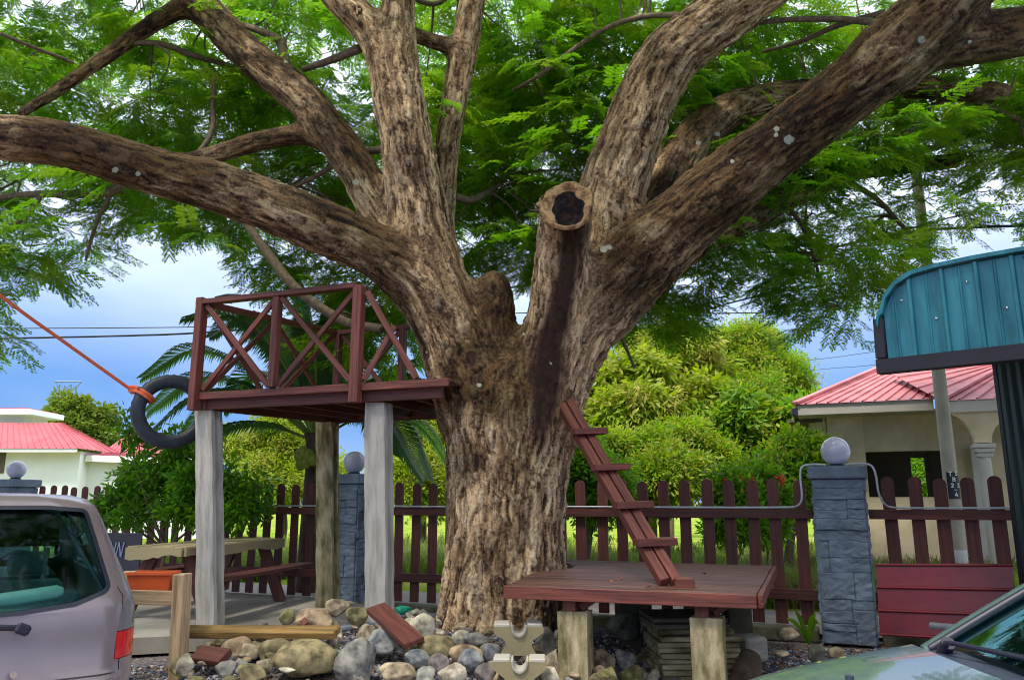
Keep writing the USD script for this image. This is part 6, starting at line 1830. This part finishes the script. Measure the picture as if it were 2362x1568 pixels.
# far trees at the left
rows = [(175, 955, 42, 36, 48), (200, 985, 44, 36, 48), (150, 990, 40, 30, 48), (225, 1010, 34, 26, 48)]
tree('far_tree', 'rounded tree behind the white house at the left, in front of the pylon', 'tree', ground_below(rows), lobes_px(rows), 1100, 'far', F3, .25, 41)
rows = [(110, 985, 36, 22, 52), (85, 995, 30, 18, 52), (140, 1005, 34, 22, 52)]
tree('far_tree', 'lower light green tree left of the rounded one, behind the white house', 'tree', ground_below(rows), lobes_px(rows), 700, 'far', [leaf_yellow] * 3, .2, 42)
rows = [(980, 1030, 60, 60, 24), (930, 1050, 50, 50, 24), (1010, 960, 40, 60, 24), (950, 1120, 70, 60, 23), (1020, 1120, 60, 60, 23), (640, 1010, 60, 50, 26), (560, 1030, 60, 40, 26), (700, 1060, 60, 50, 26), (640, 1110, 80, 50, 25), (760, 1110, 70, 50, 25)]
for k, (rw_, lb_) in enumerate(((rows[:5], 'bright green bush seen between the front concrete post and the trunk'), (rows[5:], 'yellow-green bush behind the coconut palm, under the tree house'))):
    tree('bushy_shrub', lb_, 'shrub', ground_below(rw_), lobes_px(rw_), 1300, 'fine', Y3, .12, 43 + k, size=(1, 1.6))

# leafy shrub in front of the left fence
rows = [(300, 1120, 50, 50, 11.2), (370, 1090, 52, 48, 11.0), (450, 1085, 54, 50, 10.9), (525, 1110, 46, 46, 10.8), (330, 1175, 60, 40, 11.0), (430, 1175, 60, 40, 10.8), (520, 1185, 52, 36, 10.7), (250, 1180, 36, 36, 11.2), (400, 1030, 40, 34, 11), (320, 1000, 18, 40, 11), (285, 960, 12, 26, 11), (590, 1150, 26, 44, 10.8)]
tree('leafy_shrub', 'leafy green shrub growing in front of the fence behind the picnic table', 'shrub', ground_below(rows), lobes_px(rows), 640, 'shrub', [leaf_shrub] * 3, .035, 51, shell=.25, size=(.6, 1.3))
sh_ = '/World/leafy_shrub'

# red-flowered bushes beyond the fence
for k, (px, py, lb_) in enumerate(((1690, 1135, 'flowering bush with red flower heads behind the pickets, left one'), (1760, 1120, 'flowering bush with red flower heads behind the pickets, right one'))):
    c = at(px, py, 11.2 + .3 * k); s = depth(c) / FPX
    t = tree('flowering_bush', lb_, 'bush', (c[0], c[1], 0), [(c, (42 * s, 36 * s, 38 * s)), (c + [0, 0, -.35], (48 * s, 40 * s, 60 * s))], 420, 'shrub', [leaf_mid] * 3, .02, 61 + k)
    for j in range(9):
        a = R2.uniform(-1, 1); q_ = c + np.array([a * 36 * s, -R2.uniform(.15, .26), R2.uniform(-.45, 1) * 34 * s])
        mb = MB()
        for i_ in range(9):
            d_ = np.array([R2.gauss(0, 1), R2.gauss(-.5, 1), R2.gauss(.3, 1)]); d_ /= np.linalg.norm(d_)
            v_, f_ = leaflet(q_ + d_ * .012, d_, np.cross(d_, [.3, .2, .9]), .045, .035)
            mb.add((np.array(v_), np.array(f_)))
        t.part('flower', mb, flower_red)

# coconut palm beyond the fence
pc = at(728, 1035, 12.9)
palm = Thing('coconut_palm', 'young coconut palm with arching fronds and green nuts behind the tree house', 'palm', (pc[0], pc[1], 0))
palm.part('trunk', tube(smooth_path([(pc[0] + .02, pc[1], -.05), (pc[0], pc[1], .8), (pc[0], pc[1], pc[2] - .1), (pc[0], pc[1], pc[2] + .25)], 5), np.r_[np.linspace(.24, .15, 10), np.linspace(.15, .20, 6)], 14), palm_trunk, smooth=True)
FR = [(-2.9, -.2, 1.45, 1.5), (-2.2, -1.4, .3, 1.2), (-1.5, 1.2, 2.6, 1.1), (-.6, -.4, 3.1, .9), (.5, .6, 2.9, .8), (1.5, -.8, 2.2, 1.3), (2.4, -.6, .6, 1.6), (2.3, .8, -.2, 1.4), (-2.6, .8, .4, 1.5), (-1.2, -1.8, 1.8, 1.5), (.3, -1.9, 1.7, 1.4), (1.2, 1.7, 1.2, 1.2), (-2.4, -.6, -.5, 1.0), (1.5, -1.5, .0, 1.1), (2.7, .2, 1.2, 1.5), (2.0, -1.5, -.3, 1.3), (-1.8, .6, 1.0, 1.5), (-3.0, .3, .9, 1.4), (.8, -1.2, 2.5, 1.0), (-1.9, -1.0, 2.2, 1.2)]
pr2 = np.random.default_rng(9)
for (dx, dy, dz, sag) in FR:
    b = pc + [0, 0, .12]; e = b + np.array([dx, dy, dz]) * .98
    m_ = (b + e) / 2 + [0, 0, .30 * sag + .15]
    path_ = smooth_path([b, (b + m_) / 2 + [0, 0, .10 * sag], m_, (m_ + e) / 2 + [0, 0, .08 * sag], e + [0, 0, -.25 * sag]], 7)
    fr_ = palm.part('frond', tube(path_, np.linspace(.030, .004, len(path_)), 6), palm_rib, smooth=True)
    V, F = [], []
    T = np.gradient(path_, axis=0); T /= np.linalg.norm(T, axis=1, keepdims=True)
    nl = 72
    for k in range(nl):
        u = .16 + .84 * k / (nl - 1); ix = u * (len(path_) - 1); i0 = min(int(ix), len(path_) - 2); w_ = ix - i0
        c = path_[i0] * (1 - w_) + path_[i0 + 1] * w_; t_ = T[i0]
        sd = np.cross(t_, [0, 0, 1.0]); sd /= np.linalg.norm(sd); nn = np.cross(sd, t_)
        L = .72 * math.sin(math.pi * (.12 + .80 * u)) ** .8
        for sg in (-1, 1):
            d0 = sd * sg * .8 + t_ * .62 + nn * .12; d0 /= np.linalg.norm(d0)
            p1 = c + d0 * L * .55; p2 = p1 + (d0 * .55 + np.array([0, 0, -.85]) * (.75 + pr2.uniform(-.2, .2))) * L * .5
            wv = np.cross(d0, nn); wv = wv / np.linalg.norm(wv) * .026
            n0 = len(V); V += [c - wv * .5, c + wv * .5, p1 + wv, p1 - wv, p2]; F += [(n0, n0 + 1, n0 + 2), (n0, n0 + 2, n0 + 3), (n0 + 3, n0 + 2, n0 + 4)]
    palm.part('leaflets', (np.array(V), np.array(F)), palm_green, parent=fr_, kind='stuff')
for k, (px, py) in enumerate(((700, 1042), (712, 1050), (690, 1052), (705, 1066), (722, 1060), (693, 1070), (760, 1050), (748, 1062))):
    c = at(px, py, 12.55 if k < 6 else 12.9); m_ = trimesh.creation.icosphere(2); v_ = np.array(m_.vertices) * [.085, .085, .105]
    palm.part('coconut', (v_ + c, np.array(m_.faces)), coconut_mat, smooth=True)

# a low broad-leaved plant by the kerb
c0 = at(1862, 1432, 8.0); c0[2] = .05
lp_ = Thing('broad_leaf_plant', 'small plant with three long green leaves by the kerb left of the nearest pillar', 'plant', c0)
for k, (px, py, bend) in enumerate(((1832, 1404, .05), (1812, 1424, .06), (1893, 1440, .12), (1880, 1412, .08), (1848, 1424, .03))):
    e = at(px, py, 7.9 - .05 * k); m_ = (c0 + e) / 2 + [0, 0, bend]
    pa_ = smooth_path([c0, m_, e], 5); V = []; w_ = np.sin(np.linspace(.25, math.pi, len(pa_))) * .035
    sd = np.cross(e - c0, [0, -.6, .6]); sd /= np.linalg.norm(sd)
    for p, w1_ in zip(pa_, w_):
        V += [p - sd * w1_, p + [0, 0, -.006], p + sd * w1_]
    F = [(3 * i_ + j_, 3 * i_ + 3 + j_, 3 * i_ + 4 + j_, 3 * i_ + 1 + j_) for i_ in range(len(pa_) - 1) for j_ in range(2)]
    lp_.part('leaf', (V, F), leaf_mid, smooth=True)
t_ = at(1810, 1505, 6.8)

# tall grass and weeds beyond the fence
gr = np.random.default_rng(13)
def blades(rs, n=14, h_=.35):
    V, F = [], []
    for _ in range(n):
        a = rs.uniform(0, 6.28); b = np.array([rs.gauss(0, .05), rs.gauss(0, .05), 0]); d = np.array([math.cos(a), math.sin(a), 0]); L = h_ * rs.uniform(.6, 1.2); w = np.array([-d[1], d[0], 0]) * .008
        m_ = b + d * L * .15 + [0, 0, L * .6]; e = b + d * L * .5 + [0, 0, L * .95]; n0 = len(V)
        V += [b - w, b + w, m_ + w * .8, m_ - w * .8, e]; F += [(n0, n0 + 1, n0 + 2), (n0, n0 + 2, n0 + 3), (n0 + 3, n0 + 2, n0 + 4)]
    return np.array(V), np.array(F)
gp = [blades(rb) for _ in range(3)]
N = 15000
u = gr.uniform(-9, 16, N); o = 2.1 + gr.gamma(1.6, 1.9, N); keep_ = (meshkit.fbm(np.c_[u * .6, o * .6, u * 0], 3, 4) > .40)
u, o = u[keep_], o[keep_]; P = np.c_[FA[0] + FD[0] * u + FN[0] * o, FA[1] + FD[1] * u + FN[1] * o, np.full(len(u), .01)]
instancer('/World/tall_grass', gp, [grass_mat] * 3, P, orient(np.c_[np.cos(u * 91), np.sin(u * 91), u * 0], np.tile([0, 0, 1.0], (len(u), 1))), gr.uniform(.5, 1.5, len(u)), gr.integers(0, 3, len(u)))
tag(stage.GetPrimAtPath('/World/tall_grass'), 'tall sunlit grass and weeds beyond the picket fence', 'grass', kind='stuff')
# gravel and dead leaves in the yard
def chip(rs):
    m_ = trimesh.creation.icosphere(0); v_ = np.array(m_.vertices) * [rs.uniform(.6, 1.1), rs.uniform(.5, .9), rs.uniform(.35, .6)] * .016
    return v_, np.array(m_.faces)
gm = [mat('gravel_blue', lin(94, 98, 118), .8, .3, 20, coords='world', rnd=.35), mat('gravel_pale', lin(176, 172, 176), .8, .2, 20, coords='world', rnd=.25), mat('gravel_brown', lin(128, 98, 74), .8, .3, 20, coords='world', rnd=.3), mat('gravel_dark', lin(62, 64, 78), .8, .3, 20, coords='world', rnd=.3)]
N = 9000
x = np.r_[gr.uniform(1.2, 4.2, N), gr.uniform(-3.6, -2.0, 2500), gr.uniform(-2.6, 1.4, 6000)]; y = np.r_[gr.uniform(4.6, 8.2, N), gr.uniform(4.9, 7.4, 2500), gr.uniform(5.2, 7.9, 6000)]
keep_ = (y < FA[1] - .431 * (x - FA[0]) - .15); x, y = x[keep_], y[keep_]
zz_ = 0.05 * (meshkit.fbm(np.stack([x * 1.3, y * 1.3, x * 0], -1), 3, 5) - .5) + mound(x, y) - .03 + .006
instancer('/World/gravel', [chip(rb) for _ in range(4)], gm, np.c_[x, y, zz_], orient(gr.normal(size=(len(x), 3)) * [1, 1, .3], np.tile([0, 0, 1.0], (len(x), 1)) + gr.normal(0, .3, (len(x), 3))), gr.uniform(.6, 1.5, len(x)), gr.choice(4, len(x), p=[.4, .2, .16, .24]))
tag(stage.GetPrimAtPath('/World/gravel'), 'blue-grey gravel on the yard in front of the fence', 'gravel', kind='stuff')
def dry_leaf(rs):
    V, F = leaflet(np.zeros(3), np.array([1.0, 0, .15]), np.array([0, .3, 1.0]), .07, .035); V = np.array(V); V[2, 2] += .01; return V, np.array(F)
dlm = mat('dead_leaf', lin(150, 88, 50), .8, .3, 30, coords='world', rnd=.4)
N = 420
x = gr.uniform(1.2, 4.0, N); y = gr.uniform(5.0, 8.2, N); keep_ = (y < FA[1] - .431 * (x - FA[0]) - .2); x, y = x[keep_], y[keep_]
instancer('/World/dead_leaves', [dry_leaf(rb)], [dlm], np.c_[x, y, np.full(len(x), .012)], orient(gr.normal(size=(len(x), 3)) * [1, 1, .15], np.tile([0, 0, 1.0], (len(x), 1)) + gr.normal(0, .2, (len(x), 3))), gr.uniform(.5, 1.2, len(x)), np.zeros(len(x), int))
tag(stage.GetPrimAtPath('/World/dead_leaves'), 'dead brown leaves scattered on the gravel', 'leaves', kind='stuff')
for px, py in ((1415, 1342), (1430, 1335), (1535, 1325), (1512, 1342), (1620, 1322), (1488, 1352)):
    c = onz(px, py, ZP + .004); V, F = dry_leaf(rb); a = R2.uniform(0, 6.28)
    R_ = trimesh.transformations.rotation_matrix(a, [0, 0, 1])[:3, :3]
    single('fallen_leaf', (V @ R_.T * .8 + c, F), dlm, 'small dry fallen leaf lying on the low platform', 'leaf', 'fallen leaves on the low platform')

# ------------------------------------------------------------------ beige house at the right
def ribbed(quad, n, lift=.03):
    """Quad a b (eave) c d (ridge, c above b): n pans, each a panel with a rib at its edge."""
    a, b, c, d = (np.asarray(q_, float) for q_ in quad); nrm_ = np.cross(b - a, d - a); nrm_ /= np.linalg.norm(nrm_)
    if nrm_[2] < 0:
        nrm_ = -nrm_
    out = []
    for k in range(n):
        V = []
        for f_, h_ in ((0, 0), (.86, 0), (.90, lift), (.97, lift), (1, 0)):
            t = (k + f_) / n
            V += [a + (b - a) * t + nrm_ * h_, d + (c - d) * t + nrm_ * h_]
        F = [(2 * i_, 2 * i_ + 2, 2 * i_ + 3, 2 * i_ + 1) for i_ in range(4)]
        v, f = arr((V, F)); out.append((np.vstack([v, v - nrm_ * .01]), np.vstack([f, f[:, ::-1] + len(v)])))
    return out


YH = 15.2
HP = at(1912, 1050, YH)[:2]; HE = np.array([math.cos(math.radians(22)), -math.sin(math.radians(22))]); HN = np.array([-HE[1], HE[0]])
def HL(px, py, k=0.0):                                   # pixel to (along the front, height) on the plane k behind the front
    r_ = ray(px, py); t_ = np.linalg.solve(np.array([[r_[0], -HE[0]], [r_[1], -HE[1]]]), HP + HN * k)
    return HP[0] + t_[1], EYE + r_[2] * t_[0]
HX = lambda px, k=0.0: HL(px, 1050, k)[0]
hx0 = HP[0]; hx1 = HX(2440); zE = HL(1900, 950, -.7)[1]
class House(Thing):
    def part(s, name, m, *a, **k):
        if isinstance(m, MB):
            m.v = [s.turn(q_) for q_ in m.v]
        else:
            v, f = arr(m); m = (s.turn(v), f)
        return Thing.part(s, name, m, *a, **k)
    def turn(s, v):
        d = v[:, :2] - [HP[0], YH]
        return np.c_[HP + d[:, :1] * HE + d[:, 1:2] * HN, v[:, 2]]
hs = House('beige_house', 'beige plastered bungalow with pink-red metal roof and an open window at the right', 'house', ((hx0 + hx1) / 2, YH + 2, 0))
wx0, wx1 = HX(1996), HX(2172); wz0, wz1 = HL(2080, 1146)[1], HL(2080, 1040)[1]
def wallbox(x0, x1, z0, z1, y=YH, t=.14, nm='wall', m_=plaster):
    hs.part(nm, box(((x0 + x1) / 2, y + t / 2, (z0 + z1) / 2), (x1 - x0, t, z1 - z0), 0, .004), m_)
zT = zE - .03
wallbox(hx0, wx0, 0, zT); wallbox(wx1, hx1, 0, zT); wallbox(wx0, wx1, wz1, zT); wallbox(wx0, wx1, 0, wz0)
# chamfered left corner and side wall
cl = np.array([hx0 - .28, YH + .35])
hs.part('corner_wall', MB().beam((hx0 - .0, YH + .07, zT / 2), (cl[0], cl[1], zT / 2), .12, zT, up=(0, 0, 1)), plaster)
hs.part('side_wall', MB().beam((cl[0], cl[1] + .05, zT / 2), (cl[0], YH + 5, zT / 2), .12, zT), plaster)
# the room behind the window: back wall with a doorway to the garden
yb = YH + 3.2
gx0, gx1 = HX(2098, 3.2), HX(2130, 3.2)
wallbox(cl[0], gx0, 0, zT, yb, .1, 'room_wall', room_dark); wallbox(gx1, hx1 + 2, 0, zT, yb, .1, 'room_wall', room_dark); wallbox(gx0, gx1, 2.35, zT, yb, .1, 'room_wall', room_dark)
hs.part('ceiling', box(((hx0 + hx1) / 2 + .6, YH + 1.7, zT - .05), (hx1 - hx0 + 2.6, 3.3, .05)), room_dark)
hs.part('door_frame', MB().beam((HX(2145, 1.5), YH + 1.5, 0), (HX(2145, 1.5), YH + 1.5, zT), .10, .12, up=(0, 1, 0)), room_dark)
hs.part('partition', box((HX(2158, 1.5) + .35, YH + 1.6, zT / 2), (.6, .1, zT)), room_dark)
# soffit, fascia, roof
ex0, ex1 = HX(1848, -.75), HX(2165, -.75)
ye = YH - .75
hs.beam('fascia', (ex0, ye, zE + .05), (ex1, ye, zE + .05), .03, .20, fascia_mat)
hs.beam('side_fascia', (ex0, ye, zE + .05), (ex0, YH + 6, zE + .05), .03, .20, fascia_mat)
hs.part('soffit', box(((ex0 + ex1) / 2 + .8, ye + .45, zE - .03), (ex1 - ex0 + 1.6, .9, .02)), fascia_mat)
rz = zE + 1.48; ry = YH + 3.2
a, b = (ex0 - .05, ye - .05, zE + .15), (ex1 + .3, ye - .05, zE + .15)
hipx = HX(2035, 2.6)
c, d = (ex1 + 2.8, ry, rz), (hipx + .45, ry, rz)
for v_, f_ in ribbed((a, (ex1 + 2.8, ye - .05, zE + .15), c, d), 26):
    hs.part('roof_panel', (v_, f_), roof_red)
for v_, f_ in ribbed(((ex0 - .05, YH + 7.2, zE + .15), a, d, (hipx + .45, ry + .05, rz)), 16):
    hs.part('roof_panel', (v_, f_), roof_red)
hs.part('hip_cap', MB().beam(np.array(a) + [0, 0, .03], np.array(d) + [0, 0, .03], .14, .05), roof_red)
# gutter end, porch roof, arch and column
hs.part('gutter', MB().beam((ex0 - .06, ye - .02, zE + .02), (ex0 - .06, YH + 5, zE + .02), .10, .13), black_plastic)
yp = YH - 1.3
px0 = HX(2178, -1.3); px1 = px0 + 3.0; zp = HL(2230, 936, -1.3)[1]
hs.beam('porch_fascia', (px0 + .12, yp, zp), (px1, yp, zp), .03, .20, fascia_mat)
pa_, pb_ = (px0 + .05, yp - .04, zp + .10), (px1, yp - .04, zp + .10)
for v_, f_ in ribbed((pa_, pb_, (px1, yp + 2.3, zp + 1.1), (px0 + 1.7, yp + 2.3, zp + 1.1)), 11):
    hs.part('porch_roof_panel', (v_, f_), roof_red)
for v_, f_ in ribbed(((px0 - .55, yp + 2.2, zp + .95), pa_, (px0 + 1.7, yp + 2.3, zp + 1.1), (px0 + 1.6, yp + 2.6, zp + 1.12)), 5):
    hs.part('porch_roof_panel', (v_, f_), roof_red)
hs.part('hip_cap', MB().beam(np.array(pa_) + [0, 0, .03], (px0 + 1.7, yp + 2.3, zp + 1.13), .12, .05), roof_red)
# arch wall of the porch
cxl = HX(2268, -1.1); zs = HL(2266, 1022, -1.1)[1]
ar = [(cxl + .12 + .75 + .75 * math.cos(t), zs + .55 * math.sin(t)) for t in np.linspace(0, math.pi, 15)]
la = [(cxl - .12 - .55 - .0 + .55 * math.cos(t), zs + .55 * math.sin(t)) for t in np.linspace(0, math.pi / 2, 8)]
poly = [(px1, zs), (px1, zp - .08), (cxl - .67, zp - .08), (cxl - .67, zs + .55)] + la[::-1][1:] + ar[::-1]
hs.part('arch', place(prism(poly, .18), (0, yp + .25, 0), (1, 0, 0), (0, 0, 1), (0, -1, 0)), plaster)
hs.part('column', lathe([(0, 0), (.15, 0), (.15, .12), (.105, .18), (.10, 1.0), (.095, zs - .22), (.0, zs - .22)], 20, (cxl, yp + .16, 0)), fascia_mat, smooth=30)
for k in range(3):
    hs.part('capital', box((cxl, yp + .16, zs - .20 + k * .075), (.23 + .05 * k, .23 + .05 * k, .07), 0, .012), fascia_mat)
hs.part('pilaster', box((HX(2250, -.2), YH - .16, (zs) / 2), (.16, .16, zs)), fascia_mat)

# ------------------------------------------------------------------ white houses at the left
YW = 30.0
def wx(px, Y=YW): return at(px, 1040, Y)[0]
zW = at(100, 1040, YW)[2]
lh = Thing('white_house', 'white-walled house with a red tiled roof behind the left fence', 'house', (wx(80), YW + 4, 0))
lh.part('wall', box(((wx(-260) + wx(186)) / 2, YW + .1, zW / 2), (wx(186) - wx(-260), .2, zW)), plaster_white)
lh.part('wall', box(((wx(186) + wx(470)) / 2, YW + .72, zW / 2 - .1), (wx(470) - wx(186), .2, zW - .2)), plaster_white)
lh.part('side_wall', box((wx(186) - .1, YW + 1.3, zW / 2), (.2, 2.2, zW)), plaster_white)
lh.part('window', box((wx(0) - .15, YW - .01, at(0, 1062, YW)[2]), (.8, .06, .95)), room_dark)
lh.part('fascia', MB().beam((wx(-280), YW - .55, zW), (wx(196), YW - .55, zW), .04, .14), fascia_white)
ridge = at(100, 975, YW + 1.2)
for v_, f_ in ribbed(((wx(-280), YW - .6, zW + .06), (wx(200), YW - .6, zW + .06), (wx(85), YW + 1.2, ridge[2]), (wx(-280), YW + 1.2, ridge[2])), 30, .035):
    lh.part('roof_panel', (v_, f_), roof_red2)
for v_, f_ in ribbed(((wx(200), YW - .6, zW + .06), (wx(200), YW + 2.6, zW + .06), (wx(85) + .1, YW + 1.3, ridge[2]), (wx(85), YW + 1.2, ridge[2])), 5, .035):
    lh.part('roof_panel', (v_, f_), roof_red2)
zl = at(240, 1045, YW)[2]
for v_, f_ in ribbed(((wx(150), YW + .3, zl - .05), (wx(520), YW + .3, zl - .25), (wx(480), YW + 2.4, zl + .02), (wx(190), YW + 2.4, zl + .16)), 20, .03):
    lh.part('lean_to_panel', (v_, f_), roof_red2)
lh.part('lean_to_fascia', MB().beam((wx(190), YW + .28, zl - .17), (wx(520), YW + .28, zl - .36), .04, .24), fascia_white)
# raised upper part with its flat white eave
YU = YW + 1.6
uz0, uz1 = at(40, 958, YU)[2], at(40, 946, YU)[2]; ux0, ux1, ux2 = at(-200, 958, YU)[0], at(44, 958, YU)[0], at(80, 958, YU)[0]
lh.part('upper_wall', box(((ux0 + ux1) / 2, YU + 1.2, (ridge[2] + uz0) / 2 - .2), (ux1 - ux0, 1.6, uz0 - ridge[2] + .5)), plaster_white)
lh.part('upper_roof', box(((ux0 + ux2) / 2, YU + .9, (uz0 + uz1) / 2 + .02), (ux2 - ux0, 2.4, uz1 - uz0)), fascia_white)
lh.part('upper_roof_sheet', box(((ux0 + ux2) / 2 - .15, YU + 1.0, uz1 + .06), (ux2 - ux0 - .2, 2.2, .06)), roof_red2)
r2h = Thing('red_roofed_house', 'farther house with a low red hipped roof, seen through the tyre', 'house', (at(330, 1040, 36)[0], 38, 0))
e0, e1 = at(225, 1050, 36), at(450, 1050, 36); r0, r1 = at(300, 998, 39), at(372, 998, 39)
r2h.part('wall', box(((e0[0] + e1[0]) / 2, 38, e0[2] / 2), (e1[0] - e0[0] - .6, 3, e0[2])), plaster_white)
for v_, f_ in ribbed((e0, e1, r1, r0), 18, .03):
    r2h.part('roof_panel', (v_, f_), roof_red2)
for v_, f_ in ribbed((e1, e1 + [0, 6, 0], r1 + [0, .1, 0], r1), 8, .03):
    r2h.part('roof_panel', (v_, f_), roof_red2)
for v_, f_ in ribbed((e0 + [0, 6, 0], e0, r0, r0 + [0, .1, 0]), 8, .03):
    r2h.part('roof_panel', (v_, f_), roof_red2)

# ------------------------------------------------------------------ transmission pylon
YPY = 230.0
pyl = Thing('pylon', 'distant lattice transmission pylon above the white house at the left', 'pylon', (*at(158, 1100, YPY)[:2], 0))
tp = at(158, 880, YPY); x_, y_, H_ = tp
ww = lambda zz_: (4.2 - 2.9 * zz_ / (H_ - 1)) if zz_ < H_ * .55 else 1.75
lev = np.r_[np.linspace(0, H_ * .55, 5), np.linspace(H_ * .62, H_ - 1, 5)]
mb = MB()
for sx in (-1, 1):
    for sy in (-1, 1):
        pyl.part('leg', tube([(x_ + sx * ww(l), y_ + sy * ww(l) * .8, l) for l in lev], .22, 4), steel_far)
for a, b in zip(lev, lev[1:]):
    for sy in (-1, 1):
        mb.add(tube([(x_ - ww(a), y_ + sy * ww(a) * .8, a), (x_ + ww(b), y_ + sy * ww(b) * .8, b)], .13, 4)); mb.add(tube([(x_ + ww(a), y_ + sy * ww(a) * .8, a), (x_ - ww(b), y_ + sy * ww(b) * .8, b)], .13, 4))
pyl.part('lattice', mb, steel_far, kind='stuff')
aw = 30 * YPY / FPX
pyl.part('cross_arm', MB().add(tube([(x_ - aw, y_, H_), (x_ + aw, y_, H_ + .1)], .26, 5)), steel_far)
for sg in (-1, 1):
    pyl.part('arm_strut', tube([(x_ + sg * aw, y_, H_ - .1), (x_ + sg * 1.8, y_, H_ - 2.6)], .18, 4), steel_far)
